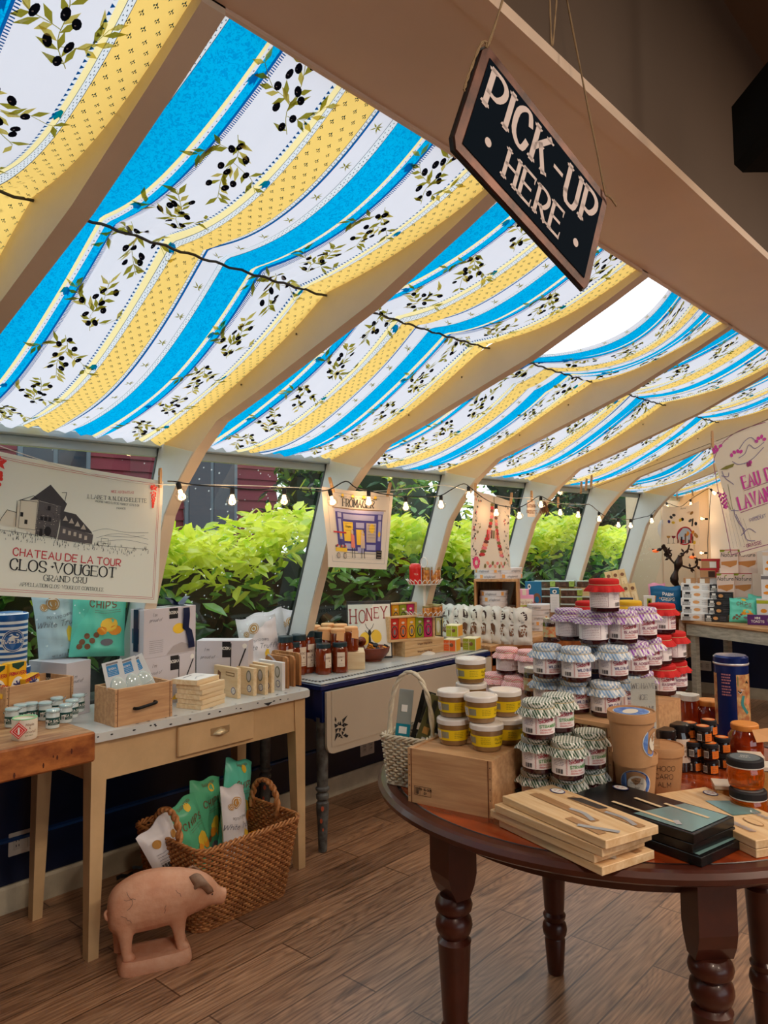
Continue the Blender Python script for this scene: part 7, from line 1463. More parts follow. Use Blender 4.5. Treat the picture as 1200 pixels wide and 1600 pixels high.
# clotheslines (white cord) and their pins
CORD = mat('white_cord', (226, 220, 206), .7)
def cordp(pts, x): return [ux(a, b, x) for a, b in pts]
def cord(name, lab, pts, r_=.0016, m_=CORD, cat='cord'):
    m = MB(); m.tube(catmull([tuple(p) for p in pts], 5), r_, m_, 6); o = m.build(name); return tag(o, lab, cat)
c1 = cordp([(-60, 672), (0, 697), (95, 728), (185, 750), (248, 757), (363, 758), (470, 762), (520, 764)], -2.44)+cordp([(560, 768), (612, 766), (660, 761), (690, 758)], -2.44)+cordp([(705, 760), (740, 768), (800, 778), (830, 778), (870, 786), (915, 788), (922, 785)], -2.47)
cord('clothesline', 'thin white cord strung along the windows holding the tea towels', c1)
pin(ux(249, 752, -2.452)+Vector((.004, .0, .012)), 'wooden clothespin holding the right corner of the vineyard tea towel', .02, PI/2)
# cheese-shop tea towel
xf = -2.44; A = Art(); tl, tr, br_, bl = [ux(*p_, xf) for p_ in ((508, 760), (613, 771), (605, 890), (511, 886))]; tl = tl+Vector((-.02, -.0, 0)); W, H = (tr-tl).length, (tl-bl).length
PU = mat('indigo_ink', (72, 66, 140), .7); PUL = mat('pale_indigo', (176, 172, 206), .7)
T = Towel(tl, tr, br_, bl, W, H, .004, .006, .4); fw = lambda u: u*W; fh = lambda v: v*H
A.frame(fw(.06), fh(.07), fw(.94), fh(.95), .001, GRE, 1, 10)
for i in range(4): A.ell(fw(.28+.15*i), fh(.925), .010, .008, YEL, 2, 8); A.stroke([(fw(.22+.15*i), fh(.91)), (fw(.34+.15*i), fh(.91))], .0012, BLK, 3); A.ell(fw(.28+.15*i), fh(.895), .014, .005, BLK, 1, 8, a1=PI)
A.text('FROMAGER', fw(.50), fh(.79), .034, BLK, 2, wt=.16, serif=True, sx=.82); A.rect(fw(.12), fh(.755), fw(.9), fh(.765), BRN2, 2, 8); A.rect(fw(.15), fh(.71), fw(.87), fh(.75), PUL, 1, 8)
A.rect(fw(.16), fh(.22), fw(.86), fh(.71), PU, 1, 10, 6)
for x0, x1, y0, y1, c_ in ((.28, .74, .62, .69, PUL), (.27, .43, .34, .59, YEL), (.48, .60, .30, .50, YEL), (.48, .60, .52, .59, PUL), (.63, .77, .34, .59, LINP), (.19, .24, .36, .62, PUL), (.80, .84, .36, .62, PUL), (.27, .45, .24, .31, PUL), (.63, .77, .24, .31, PUL), (.49, .60, .20, .27, PUL), (.19, .25, .64, .70, PUL), (.79, .84, .64, .70, PUL)): A.rect(fw(x0), fh(y0), fw(x1), fh(y1), c_, 3, 3, 2)
for x, y, rx_, ry_ in ((.71, .52, .018, .022), (.215, .42, .008, .012), (.82, .45, .008, .014)): A.ell(fw(x), fh(y), rx_, ry_, YEL, 4, 12)
A.lines(fw(.65), fw(.76), fh(.4), fh(.56), 5, BLK, 5, .0012); A.lines(fw(.29), fw(.42), fh(.48), fh(.57), 3, BLK, 5, .001); A.text('Crepes', fw(.35), fh(.52), .010, BLK, 5, sl=.2)
A.rect(fw(.11), fh(.20), fw(.30), fh(.25), YEL, 5, 3)
for x in (.15, .26): A.ell(fw(x), fh(.15), .013, .013, BLK, 5, 14); A.ell(fw(x), fh(.15), .011, .011, LINP, 6, 12)
for i in range(9): A.ell(fw(.12+.022*i), fh(.265+.01*(i % 2)), .007, .006, (GRE, RED, LINP)[i % 3], 6, 8)
A.rect(fw(.10), fh(.435), fw(.31), fh(.455), RED, 5, 3); A.stroke([(fw(.2), fh(.27)), (fw(.2), fh(.43))], .0015, BLK, 6)
for x, c_ in ((.41, mat('coral_print', (232, 130, 110), .7)), (.57, LINP)):
    A.poly([(fw(x-.035), fh(.26)), (fw(x+.035), fh(.26)), (fw(x+.03), fh(.42)), (fw(x-.02), fh(.44))], c_, 6); A.ell(fw(x), fh(.465), .009, .011, LINP, 7, 10); A.ell(fw(x+.01), fh(.475), .009, .009, BLK, 6, 8)
    for d_ in (-.015, .02): A.stroke([(fw(x+d_), fh(.26)), (fw(x+d_*1.4), fh(.13))], .004, BLK, 6)
A.rect(fw(.78), fh(.13), fw(.87), fh(.24), BLK, 6); A.lines(fw(.795), fw(.86), fh(.15), fh(.22), 3, LINP, 7, .002); A.rect(fw(.25), fh(.19), fw(.78), fh(.195), BLK, 4, 6); A.lines(fw(.1), fw(.92), fh(.12), fh(.14), 2, GRE, 2, .0008)
towel('tea_towel', 'cream tea towel printed FROMAGER with a small purple shopfront', T, LINP, A)
pin(ux(516, 760, -2.435)+Vector((.008, 0, .006)), 'wooden clothespin at the left corner of the cheese-shop tea towel', -.35, PI/2); pin(ux(606, 768, -2.435)+Vector((.008, 0, .01)), 'wooden clothespin at the right corner of the cheese-shop tea towel', .35, PI/2)
# tower tea towel: an iron tower made of little macarons and cherries
xe = -2.49; tl, tr, br_, bl = [ux(*p_, xe) for p_ in ((738, 766), (800, 783), (797, 891), (736, 890))]; W, H = (tr-tl).length, (tl-bl).length; T = Towel(tl, tr, br_, bl, W, H, .0, .008, 2.2); A = Art()
MC_ = [mat('macaron_%d' % i, c, .7) for i, c in enumerate(((196, 52, 60), (226, 120, 130), (110, 60, 50), (120, 110, 60), (236, 160, 130)))]
for i in range(17):
    v = .20+.042*i; hw = .045+.17*max(0, (1-i/15))**1.9
    for s_ in (-1, 1):
        if v < .46 or True: A.ell(fw(.5+s_*hw), fh(v), .017+.010*max(0, 1-i/9), .0105, MC_[(i*3+(s_ > 0)) % 5], 2, 9); A.ell(fw(.5+s_*(hw+.04*max(0, 1-i/10))), fh(v-.01), .015, .0095, MC_[(i+2) % 5], 1, 8)
for i in range(6): A.rect(fw(.36+.045*i), fh(.42), fw(.39+.045*i), fh(.53), MC_[i % 5], 3); 
A.stroke([(fw(.5), fh(.88)), (fw(.5), fh(.98))], .006, MC_[3], 2)
for i in range(90):
    s_ = rnd.choice((-1, 1)); x = .5+s_*rnd.uniform(.30, .47); y = rnd.uniform(.04, .94); a = rnd.uniform(0, 3); l = rnd.uniform(.006, .015)
    if rnd.random() < .5: A.stroke([(fw(x), fh(y)), (fw(x)+l*math.cos(a), fh(y)+l*math.sin(a))], .0035, DGR if i % 3 else MC_[3], 1)
    else: A.ell(fw(x), fh(y), .006, .009, MC_[i % 5] if i % 2 else DGR, 1, 7, a)
HP = mat('hot_pink_print', (224, 40, 120), .7)
for i in range(14): A.ell(fw(.14+.07*math.sin(i*2.4)), fh(.09+.055*math.cos(i*2.4)), .013, .012, HP if i % 3 else MC_[1], 3, 8)
for i in range(10): A.ell(fw(.35+.05*i), fh(.05+.04*(i % 2)), .010, .014, (MC_[3], MC_[4], MC_[1])[i % 3], 2, 8, i)
towel('tea_towel', 'cream tea towel with a tower built of cherries and macarons, pink rose corner', T, LINP, A)
pin(ux(797, 782, -2.485)+Vector((.008, 0, .012)), 'wooden clothespin at the right corner of the tower tea towel', .2, PI/2); pin(ux(741, 767, -2.485)+Vector((.008, 0, .008)), 'wooden clothespin at the left corner of the tower tea towel', .1, PI/2)
# small card on the post
q = ux(830, 782, -2.5); t = thing('paper_card', 'small grey card lettered GLUTEN FREE PRODUCTS pegged to the cord', 'card', q, PI/2); k = dep(q)/FPX*1.35; m = MB(); m.box(-9*k, 8*k, -.001, .001, -19*k, 0, mat('grey_card', (206, 196, 188), .6)); A = Art(); A.text('GLUTEN FREE', 0, -8*k, 3.2*k, BRN2, 1, sx=.75, wt=.18); A.text('PRODUCTS', 0, -15*k, 3.6*k, BRN2, 1, sx=.9, wt=.18); m.art(A, front(0, -.001, 0)); m.build('card', t)
pin(ux(829, 778, -2.498)+Vector((.008, 0, .01)), 'wooden clothespin holding the gluten free card', 0, PI/2); pin(ux(871, 785, -2.498)+Vector((.006, 0, .0)), 'bare wooden clothespin on the cord right of the straw bundle', 0, PI/2)
q = ux(850, 780, -2.5); t = thing('straw_tassel', 'brown bundle of dried straw hanging from the cord by the fifth post', 'tassel', q); m = MB()
for i in range(60): a = rnd.uniform(0, 6.28); e = rnd.uniform(.1, 1)*.035; m.tube([(0, 0, 0), (e*.5*math.cos(a), e*.5*math.sin(a), -.04), (e*math.cos(a), e*math.sin(a), -rnd.uniform(.07, .10))], .0016, mat('dried_straw', (120, 78, 44), .8, vary=.5, vscale=20), 4)
m.build('stalks', t); m = MB(); m.tube([(.008*math.cos(a), .008*math.sin(a), -.012) for a in (2*PI*i/10 for i in range(10))], .003, mat('string', (0, 0, 0)), 5, True); m.build('tie', t)
# lavender-water tea towel hanging askew near the beam
D_ = 3.3; E_ = lambda x, y, d=D_: EYE+ray(x, y)*d
tl, bl = E_(1110, 693), E_(1158, 869); ex = (E_(1200, 656)-tl).normalized(); W = .47; H = (tl-bl).length; tr = tl+ex*W*1.0; br_ = bl+(E_(1200, 857)-bl).normalized()*W
T = Towel(tl, tr, br_, bl, W, H, .0, .003, 4.0); A = Art(); MG = mat('magenta_ink', (196, 60, 160), .7); PI_ = mat('plum_ink', (140, 50, 110), .7); LV = mat('lavender_grey_ink', (120, 112, 150), .7); OG = mat('olive_ink', (122, 120, 50), .7)
def lp(x, y): p = E_(x, y); r_ = p-tl; ey = (tl-bl).normalized(); return r_.dot(ex), H+r_.dot(ey)
PP = lambda *a: [lp(x, y) for x, y in a]
A.stroke(catmull(PP((1163, 861), (1152, 826), (1131, 765), (1122, 735), (1119, 722), (1122, 708), (1136, 690), (1160, 678), (1200, 670)), 5), .0028, PI_, 1); A.stroke(catmull(PP((1163, 861), (1200, 851), (1260, 836)), 3), .0028, PI_, 1)
A.stroke(PP((1115, 696), (1141, 689)), .001, PI_, 1); A.stroke(PP((1115, 696), (1119, 721)), .001, PI_, 1)
for x, y in ((1117, 703), (1120, 699), (1128, 698), (1119, 706), (1123, 703), (1152, 709), (1158, 708), (1163, 709), (1148, 713), (1190, 692), (1195, 690), (1200, 694), (1187, 696), (1180, 725)): u, v = lp(x, y); A.ell(u, v, .009, .007, MG, 2, 8, x)
for q_ in (((1160, 718), (1170, 712), (1175, 700), (1186, 706), (1200, 698)), ((1160, 705), (1168, 694), (1178, 690), (1188, 698)), ((1134, 735), (1140, 745), (1150, 752), (1156, 756)), ((1134, 742), (1145, 744), (1146, 738)), ((1160, 792), (1163, 802), (1172, 815), (1182, 825), (1176, 832)), ((1164, 800), (1178, 822), (1186, 838), (1200, 840)), ((1178, 830), (1188, 822), (1200, 828)), ((1155, 794), (1168, 795)), ((1150, 722), (1160, 727), (1172, 726)), ((1170, 727), (1184, 720), (1200, 705))): A.stroke(catmull(PP(*q_), 4), .0030, LV, 2)
for q_ in (((1130, 733), (1140, 728), (1154, 725), (1152, 730), (1142, 733)),): A.poly(PP(*q_), OG, 3)
for i in range(26): t_ = i/26; x = 1132+14*t_+((i % 3)-1)*2.2; y = 767+24*t_; u, v = lp(x+(i % 2)*9*(1-t_), y); A.ell(u, v, .0042, .006, MG if i % 3 else PI_, 3, 7, .5); 
for a, b in (((1132, 766), (1154, 793)), ((1146, 755), (1158, 793)), ((1138, 760), (1155, 793))): A.stroke(PP(a, b), .002, OG, 2)
for i in range(7): x = 1160+i*6; A.stroke(PP((x-19, 795+i*2), (x, 852-i*1.2)), .0007, GRE, 1)
def ll(tx, x0, y0, x1, y1, h, m_, **k): a, b = lp(x0, y0), lp(x1, y1); A.text(tx, a[0], a[1], h, m_, 4, align='l', ang=math.atan2(b[1]-a[1], b[0]-a[0]), **k)
ll('EAU  DE', 1174, 763, 1200, 756, .052, MG, wt=.16, serif=True, sx=.55, gap=2.4); A.stroke(PP((1174, 766), (1215, 754)), .0025, PI_, 4); ll('LAVANDE', 1171, 794, 1200, 786, .055, MG, wt=.16, serif=True, sx=.52, gap=2.6); A.stroke(PP((1171, 798), (1215, 785)), .0025, PI_, 4)
ll('FINEST', 1194, 808, 1200, 806, .008, LV, wt=.14); ll('PRODUIT', 1189, 812, 1200, 809, .013, LV, wt=.14); ll('- GRASSE', 1182, 851, 1200, 847, .013, PI_, wt=.16); u, v = lp(1178, 729); A.rect(u-.009, v-.006, u+.009, v+.012, PI_, 3)
towel('tea_towel', 'large tilted tea towel with magenta lettering EAU DE LAVANDE at the right edge', T, LIN, A)
line2 = [E_(835, 792, 4.9), E_(905, 770, 4.6), E_(1000, 735, 4.0), E_(1070, 708, 3.55), E_(1112, 692, 3.32), E_(1160, 672, 3.29), E_(1215, 648, 3.25), E_(1330, 596, 3.1)]
cord('clothesline', 'thin dark cord rising across the canopy to the tilted lavender tea towel', line2, .0012, mat('dark_cord', (110, 90, 70), .8))
pin(E_(1113, 686, 3.3), 'wooden clothespin at the top corner of the lavender tea towel', .0, .6)
for i, (x, y, lb) in enumerate(((908, 762, 'left'), (916, 757, 'middle'), (924, 752, 'right'))): pin(E_(x, y, 4.60-.07*i), 'bare wooden clothespin on the sloping cord, %s of three' % lb, .1, .9)
# printed apron at the far end
AQ = lambda x, y: EYE+ray(x, y)*6.95
tl, tr, br_, bl = AQ(1036, 790), AQ(1092, 783), AQ(1093, 851), AQ(1031, 850); W, H = (tr-tl).length, (tl-bl).length; T = Towel(tl, tr, br_, bl, W, H, .03, .008, 1); A = Art()
A.ell(fw(.62), fh(.22), .066, .085, RED, 1, 24); A.ell(fw(.62), fh(.22), .056, .073, mat('print_sky', (196, 206, 216), .7), 2, 22); A.ell(fw(.62), fh(.28), .038, .028, ORG, 3, 10)
for i in range(9): A.rect(fw(.44+.045*i), fh(.03), fw(.475+.045*i), fh(.12+.08*((i*2) % 3)), (BRN2, LINP, BLK, MC_[0])[i % 4], 4)
for x, y, c_ in ((.25, .72, DGR), (.32, .78, DGR), (.2, .6, PU), (.32, .58, YEL), (.5, .64, YEL), (.55, .66, BLK), (.75, .60, GRE), (.82, .3, ORG), (.88, .24, GOLD), (.92, .2, GOLD), (.9, .5, BLK), (.86, .05, YEL), (.7, .82, LINP), (.78, .78, GOLD)): A.ell(fw(x), fh(y), .017, .013, c_, 3, 9, x*9)
for x, c_ in ((.2, GOLD), (.34, mat('wine_red', (130, 24, 40), .5))): A.stroke([(fw(x), fh(.03)), (fw(x), fh(.16))], .003, BLK, 4); A.ell(fw(x), fh(.22), .018, .022, c_, 4, 12, a0=PI, a1=2*PI); A.rect(fw(x)-.012, fh(.02), fw(x)+.012, fh(.03), BLK, 4)
A.text('Bistro', fw(.55), fh(.93), .012, BLK, 3, sl=.2); A.stroke([(fw(.8), fh(.45)), (fw(.82), fh(.64))], .012, BLK, 3)
o = towel('apron', 'cream printed apron with a red-arched picture hanging at the far end', T, LINP, A, 'apron')
m = MB(); q0, q1 = AQ(1034, 820), AQ(1028, 838); m.grid(6, 8, lambda u, v: Vector(AQ(1036-10*u*math.sin(PI*(.15+.8*v)), 812+34*v))+Vector((0, .02*u, 0)), mat('white_apron_strap', (236, 230, 222), .8)); m.build('side_strap', o)
pin(AQ(1058, 779)+Vector((0, 0, .02)), 'wooden clothespin holding the printed apron, left', 0, .5); pin(AQ(1082, 773)+Vector((0, 0, .02)), 'wooden clothespin holding the printed apron, right', -.2, .5)
# string lights
BW_ = mat('black_cable', (22, 22, 22), .5); GLB_ = pane_glass('bulb_glass', (.98, .95, .9), False, .12); FIL = mat('warm_filament', (255, 190, 120), .5, emit=9)
pth = [(262, 752), (278, 753), (300, 757), (363, 762), (400, 765), (444, 763), (490, 767), (515, 765), (540, 752), (556, 762), (578, 767), (600, 772), (634, 776), (665, 776), (689, 774), (705, 765), (724, 756), (735, 762), (755, 778), (775, 788), (795, 792), (811, 793), (830, 783), (843, 775), (858, 782), (876, 788), (903, 793), (920, 788), (936, 800), (952, 810), (966, 810), (985, 812), (1005, 808), (1017, 804)]
P3 = [ux(x, y, -2.40) for x, y in pth]+[uy(x, y, 7.2) for x, y in ((1030, 790), (1042, 786), (1062, 792), (1078, 781), (1092, 772), (1110, 764), (1109, 790), (1108, 812), (1106, 840), (1106, 865), (1105, 880))]
L0 = P3[0]; sl_ = thing('string_lights', 'black cable of small globe bulbs looping along the window posts', 'string lights', L0); m = MB(); m.tube(catmull([tuple(p-L0) for p in P3], 4), .0028, BW_, 6); m.build('cable', sl_)
bl_ = [(278, 754), (363, 762), (444, 763), (515, 766), (576, 767), (634, 776), (689, 774), (732, 760), (775, 788), (811, 793), (845, 776), (875, 789), (903, 793), (936, 800), (966, 810), (985, 811), (1018, 804)]
def bulb(p, ax=Vector((0, 0, -1))):
    R_ = Vector((0, 0, -1)).rotation_difference(ax).to_matrix().to_4x4(); mt_ = Matrix.Translation(p-L0) @ R_
    m = MB(); m.T = mt_; m.lathe([(.0075, 0), (.0095, -.004), (.0095, -.022), (.008, -.026)], BW_, 12); s_ = m.build('socket', sl_)
    m = MB(); m.T = mt_; m.lathe([(.006, -.022), (.014, -.030), (.022, -.041), (.0245, -.052), (.022, -.063), (.013, -.072), (0, -.075)], GLB_, 16); b_ = m.build('bulb', sl_); m = MB(); m.T = mt_; m.tube([(-.002, 0, -.030), (-.003, 0, -.048), (.003, 0, -.052), (.002, 0, -.032)], .0016, FIL, 6); m.build('filament', b_)
    lp_ = lamp('bulb_light', 'POINT', tuple((Matrix.Translation(L0) @ mt_) @ Vector((0, 0, -.045))), .55, (1, .66, .36), .02)
for x, y in bl_: bulb(ux(x, y, -2.40), Vector((.12, .25, -1)).normalized() if x in (278, 515) else Vector((0, 0, -1)))
for x, y, a in ((1041, 785, (.3, 0, -1)), (1079, 780, (0, 0, -1)), (1106, 811, (-1, 0, .1)), (1105, 864, (-1, 0, 0)), (1110, 764, (.5, 0, -.6))): bulb(uy(x, y, 7.2), Vector(a).normalized())
# pick-up sign
SG = 1.3; cs = [EYE+ray(x, y)*t_*SG for (x, y), t_ in (((748, 55), 1), ((945, 305), None), ((920, 465), None), ((708, 235), None)) if t_]
R4 = [np.array(ray(x, y)) for x, y in ((748, 55), (945, 305), (920, 465), (708, 235))]; tt = np.linalg.solve(np.column_stack([-R4[1], R4[2], -R4[3]]), -R4[0]); cs = [EYE+Vector(R4[0])*SG]+[EYE+Vector(R4[i+1])*float(tt[i])*SG for i in range(3)]
ex = (cs[1]-cs[0]); SW = ex.length; ex.normalize(); n_ = ex.cross(cs[0]-cs[3]).normalized(); ez = n_.cross(ex); SH = (cs[0]-cs[3]).dot(ez); org = cs[3]+ex*((cs[0]-cs[3]).dot(ex))*.5
Mx = Matrix((ex, -n_, ez)).transposed().to_4x4(); Mx.translation = org
t = thing('hanging_sign', 'copper-framed blackboard sign reading PICK-UP HERE hanging crookedly from twine', 'sign'); t.matrix_world = Mx
COP = mat('aged_copper_frame', (122, 78, 62), .45, .35, vary=.4, vscale=14, rgb2=(66, 46, 42)); SBK = mat('sign_blue_black', (12, 22, 32), .9, spec=.05); SLE = mat('sign_taupe_letter', (214, 198, 192), .8, spec=.1)
c_ = .018; cut = lambda i: [(c_*.6+i, i), (SW-c_*.6-i, i), (SW-i, c_+i), (SW-i, SH-c_-i), (SW-c_*.6-i, SH-i), (c_*.6+i, SH-i), (i, SH-c_-i), (i, c_+i)]
m = MB(); m.prism(cut(0), 0, .006, mat('sign_edge_black', (20, 18, 18), .5), 'y'); m.prism(cut(.003), -.004, 0, COP, 'y'); m.build('frame', t)
m = MB(); m.prism([(.022, .022), (SW-.022, .022), (SW-.022, SH-.022), (.022, SH-.022)], -.0055, -.004, SBK, 'y'); A = Art()
A.text('PICK-UP', SW*.5, SH*.53, SH*.325, SLE, 1, wt=.17, serif=True, contrast=.4, sx=.80, gap=2.6); A.text('HERE', SW*.5, SH*.17, SH*.25, SLE, 1, wt=.165, serif=True, contrast=.4, sx=.85, gap=2.5)
for x in (.17, .83): A.ell(SW*x, SH*.29, .0085, .0085, SLE, 1, 16)
m.art(A, front(0, -.0055, 0)); m.build('painted_board', t)
TW = mat('jute_twine', (142, 116, 84), .9, bump=.4, bscale=300)
inv = Mx.inverted(); E2 = lambda x, y, d: inv @ (EYE+ray(x, y)*d)
m = MB(); tlp, trp = inv @ (cs[0]+ez*-.012+ex*.012), inv @ (cs[1]-ez*.012-ex*.010)
def twine(pts, r_=.0022):
    q_ = catmull([tuple(p) for p in pts], 6)
    for s_ in (0, PI): m.tube([Vector(p)+Vector((r_*.7*math.cos(i*1.2+s_), 0, r_*.7*math.sin(i*1.2+s_))) for i, p in enumerate(q_)], r_*.75, TW, 5)
hook = inv @ Vector((-.742, (cs[0].y+cs[1].y)/2+.12, 2.86))
twine([tlp+Vector((0, -.01, 0)), tlp+Vector((.01, -.006, .05)), hook]); twine([trp+Vector((0, -.01, 0)), trp.lerp(hook, .5)+Vector((0, -.003, 0)), hook])
twine([tlp+Vector((0, -.012, 0)), tlp+Vector((-.012, -.014, -.02)), tlp+Vector((-.016, -.014, -.09)), tlp+Vector((-.014, -.012, -.125))]); twine([trp+Vector((0, -.01, 0)), trp+Vector((.012, -.012, .004)), trp+Vector((.036, -.014, .0))])
twine([inv @ (EYE+ray(858, -40)*1.42), inv @ (EYE+ray(862, 70)*1.32), inv @ (EYE+ray(868, 20)*1.38), inv @ (EYE+ray(872, -40)*1.42)], .0016); m.build('twine', t)
# dark speaker on the header wall at the right edge
q = EYE+ray(1190, 165)*1.7; t = thing('wall_speaker', 'black box speaker mounted high at the right edge of the view', 'speaker', q, YAW); m = MB(); m.box(0, .24, -.05, .16, -.085, .10, mat('speaker_black', (10, 10, 11), .85, spec=.1), .02); m.build('cabinet', t); m = MB(); m.box(.02, .22, -.054, -.05, -.065, .08, mat('speaker_grille', (30, 30, 32), .8)); m.build('grille', t); m = MB(); m.tube([(.12, .1, .09), (.12, .1, ZC-q.z)], .012, mat('speaker_black', (0, 0, 0)), 8); m.build('ceiling_rod', t)
# ------------------------------------------------------------------ on the floor: wicker hamper with chip bags, and the pig
a_, b_ = uz(310, 1465, 0), uz(455, 1398, 0); q = (a_+b_)/2; rzb = math.atan2((b_-a_).y, (b_-a_).x); Lb = (b_-a_).length; nrm = Vector((-math.sin(rzb), math.cos(rzb), 0))
t = thing('wicker_hamper', 'large rectangular honey-coloured wicker basket with two rope handles, under the tan table', 'basket', q+nrm*.19, rzb)
hb = .31; weave(t, Lb*.98, .35, Lb*1.12, .46, hb, .05, 31, 54, WKB, .0047, .0052)
for s_ in (-1, 1):
    m = MB()
    for k_ in range(2):
        pts = []
        for i in range(60): a = PI*i/59; e = 10*a+k_*PI; pts.append((s_*(Lb*.56-.012)+.007*math.cos(e), -.085*math.cos(a)+.007*math.sin(e), hb-.02+.13*math.sin(a)**.7))
        m.tube(pts, .0085, WKB, 7)
    m.build('rope_handle', t)
MB_ = Matrix.Translation(t.location) @ Matrix.Rotation(rzb, 4, 'Z')
PRL = mat('pearl_chip_bag', (0, 0, 0)); TL2 = mat('green_chip_bag', (96, 186, 140), .3)
for i, (u, v, z, w_, h, tlx, tlz, m_, ar, lb) in enumerate((
    (-.17, -.03, .10, .17, .30, -.30, -.35, PRL, 't', 'pearl chip bag at the left of the wicker hamper, back side out'), (-.05, .04, .10, .17, .32, -.2, -.22, TL2, 'c', 'green chip bag second from the left in the wicker hamper'),
    (.00, .10, .12, .19, .33, -.1, .12, TL2, 'c', 'green chip bag behind, in the middle of the wicker hamper'), (.07, -.03, .12, .155, .31, -.22, .16, PRL, 't2', 'pearl chip bag upright at the front centre of the wicker hamper'),
    (.13, .09, .14, .19, .36, -.12, .30, TEAL, 'c', 'teal chip bag standing tallest at the right of the wicker hamper'))):
    ar_ = teal_art(w_, h) if ar == 'c' else truffle_art(w_, h, .9, ar == 't2')
    if ar == 't': ar_ = Art(); ar_.lines(-.06, .05, .05, .2, 14, GRY, w_=.002); ar_.ell(-.04, .24, .018, .018, GOLD, 1, 14); ar_.ell(.045, .22, .016, .016, GOLD, 1, 14); ar_.barcode(-.06, .13, .03, .03, BLK)
    bag('chip_bag', lb, w_, h, .07, m_, ar_, MB_ @ Vector((u, v, z)), rot=(tlx, tlz, rzb+.25), seed=200+i)
# pig
pl, pr_ = uz(185, 1522, 0), uz(298, 1498, 0); rzp = math.atan2((pr_-pl).y, (pr_-pl).x); Lp = (pr_-pl).length; q = (pl+pr_)/2+Vector((-math.sin(rzp), math.cos(rzp), 0))*.03
tp_ = t = thing('pig_statue', 'terracotta-pink pig statue on an oblong base beside the wicker basket', 'statue', q, rzp+.03)
TC_ = mat('terracotta_pig', (226, 172, 140), .6, vary=.22, vscale=9, rgb2=(212, 148, 114), bump=.25, bscale=40); TCD = mat('pig_crack', (104, 84, 72), .7)
m = MB(); n_ = 28
m.grid(n_*2, 1, lambda u, v: (0, 0, 0), TC_) if False else None
def sup(a, rx, ry, p=.38): c, s_ = math.cos(a), math.sin(a); return (math.copysign(abs(c)**p, c)*rx, math.copysign(abs(s_)**p, s_)*ry)
bx, by = Lp*.5, .068
rings = [(1.0, 0), (1.03, .008), (1.02, .028), (.98, .040), (.93, .047)]
m.grid(44, len(rings)-1, lambda u, v: (*sup(2*PI*u, bx*rings[round(v*(len(rings)-1))][0], by*rings[round(v*(len(rings)-1))][0]), rings[round(v*(len(rings)-1))][1]), TC_, True, True)
m.add([(*sup(2*PI*i/44, bx*.93, by*.93), .047) for i in range(44)], [list(range(44))], TC_); m.build('base', t)
m = MB(); sx = Lp/.245
def blob(pts, seg=18):
    """closed loft: (x, y, z, ry, rz, tilt)"""
    P_ = catmull(pts, 5); N = len(P_); vs_ = []; 
    for i, p in enumerate(P_):
        x, y, z, ry, rz_, ti = p
        for k_ in range(seg): a = 2*PI*k_/seg; yy = ry*math.cos(a); zz = rz_*math.sin(a); vs_.append((x-zz*math.sin(ti), y+yy, z+zz*math.cos(ti)))
    F = [(i*seg+k_, i*seg+(k_+1) % seg, (i+1)*seg+(k_+1) % seg, (i+1)*seg+k_) for i in range(N-1) for k_ in range(seg)]
    m.add(vs_, F+[list(range(seg))[::-1], [(N-1)*seg+k_ for k_ in range(seg)]], TC_, True)
S1 = 1.0
blob([(-.158, 0, .205, .008, .010, 0), (-.150, 0, .205, .045, .058, 0), (-.12, 0, .212, .066, .086, 0), (-.06, 0, .222, .078, .102, 0), (.01, 0, .225, .078, .103, 0), (.07, 0, .223, .072, .096, -.05), (.115, 0, .222, .060, .084, -.1), (.145, 0, .218, .050, .074, -.2), (.175, 0, .208, .044, .060, -.35), (.20, 0, .200, .034, .040, -.4), (.222, 0, .189, .027, .031, -.35), (.240, 0, .184, .026, .030, -.3), (.244, 0, .183, .019, .021, -.3)])
for x, yy, lean in ((.085, .035, .0), (.065, -.035, .02), (-.115, .036, .0), (-.105, -.036, .01)):
    vs_ = []; pr2 = [(.200, .032, .040), (.165, .029, .036), (.13, .022, .026), (.10, .017, .020), (.07, .0155, .018), (.058, .018, .022), (.046, .019, .024), (.044, .017, .022)]
    for i, (z, ry, rx) in enumerate(pr2):
        for k_ in range(14): a = 2*PI*k_/14; vs_.append((x+lean*(.2-z)/.15+rx*math.cos(a)+(.006 if z < .06 else 0), yy+ry*math.sin(a), z))
    m.add(vs_, [(i*14+k_, (i+1)*14+k_, (i+1)*14+(k_+1) % 14, i*14+(k_+1) % 14) for i in range(len(pr2)-1) for k_ in range(14)]+[list(range(14)), [(len(pr2)-1)*14+k_ for k_ in range(14)][::-1]], TC_, True)
body = m.build('body', t); md = body.modifiers.new('remesh', 'REMESH'); md.mode = 'VOXEL'; md.voxel_size = .0045; md.use_smooth_shade = True; md = body.modifiers.new('smooth', 'SMOOTH'); md.iterations = 6; md.factor = .6
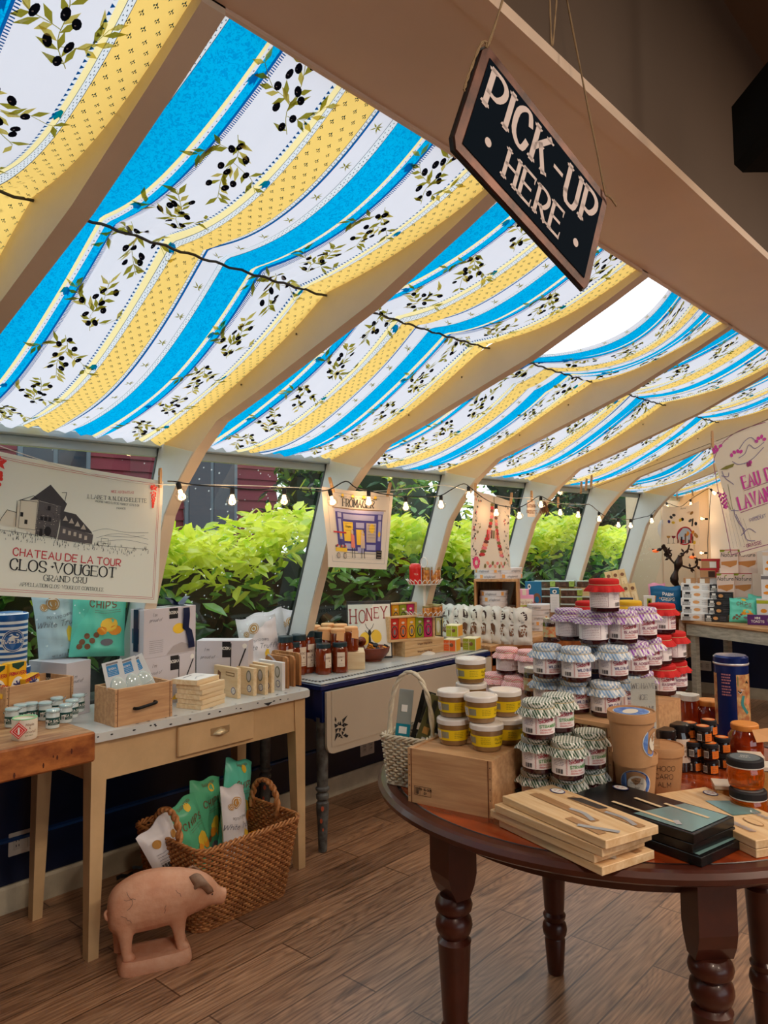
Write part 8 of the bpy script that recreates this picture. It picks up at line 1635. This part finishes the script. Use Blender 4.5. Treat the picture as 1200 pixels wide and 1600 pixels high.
for s_ in (-1, 1):
    m = MB(); m.grid(8, 8, lambda u, v: (.128+.062*v-.030*abs(u-.5), s_*(.034+.030*math.sin(PI*u)*math.sin(PI*min(v*.9+.1, 1))+.014*v), .262+.052*(u-.5)*(1.2-v)-.030*v*v+.022*math.sin(PI*v)), mat('pig_ear_worn', (184, 146, 120), .7, vary=.4, vscale=20)); e_ = m.build('ear', t); sm = e_.modifiers.new('solid', 'SOLIDIFY'); sm.thickness = .006
    m = MB(); m.ball((.190, s_*.036, .216), (.005, .0035, .004), mat('pig_eye', (70, 48, 40), .4), 10, 6); m.build('eye', t)
m = MB()
for dy in (-.007, .007): m.ball((.2465, dy, .185), (.002, .003, .005), TCD, 8, 5)
m.build('nostrils', t); m = MB(); m.tube(catmull([(-.152, 0, .215), (-.164, -.008, .208), (-.160, -.014, .192), (-.150, -.008, .185)], 5), .0055, TC_, 8); m.build('tail', t)
m = MB(); A = Art()
rr = random.Random(12)
def crack(x, z, a, n): 
    pts = [(x, z)]
    for _ in range(n): a += rr.uniform(-.8, .8); pts.append((pts[-1][0]+.010*math.cos(a), pts[-1][1]+.010*math.sin(a)))
    A.stroke(pts, .0012, TCD, 1)
crack(-.10, .290, -1.2, 7); crack(-.02, .31, -1.5, 5); crack(-.12, .22, .1, 5); crack(-.05, .30, -.2, 4); crack(.06, .27, -.9, 3); crack(-.11, .27, .2, 4); crack(.02, .20, .3, 3)
def side(u, v, l):
    c = max(0, 1-((v-.222)/.098)**2); return (u, -.074*math.sqrt(c)-.001-l-.0015, v)
m.art(A, side); m.build('cracks', t)
tp_.scale = (1, 1, .95)
# scraps of paper by the skirting
for i, (x, y, c, lb) in enumerate(((195, 1372, mat('dark_scrap', (40, 40, 44), .5), 'dark crumpled scrap of wrapper on the floor beside the tan table leg'), (220, 1358, mat('blue_scrap', (150, 176, 196), .4), 'pale blue scrap of plastic on the floor behind the wicker basket'))):
    q = uz(x, y, 0); m = MB(); m.grid(6, 4, lambda u, v: (.07*(u-.5), .035*(v-.5), .004+.010*abs(math.sin(5*u+3*v+i))), c); o = m.build('wrapper_scrap'); o.location = q; o.rotation_euler = (0, 0, 1.2); tag(o, lb, 'litter')
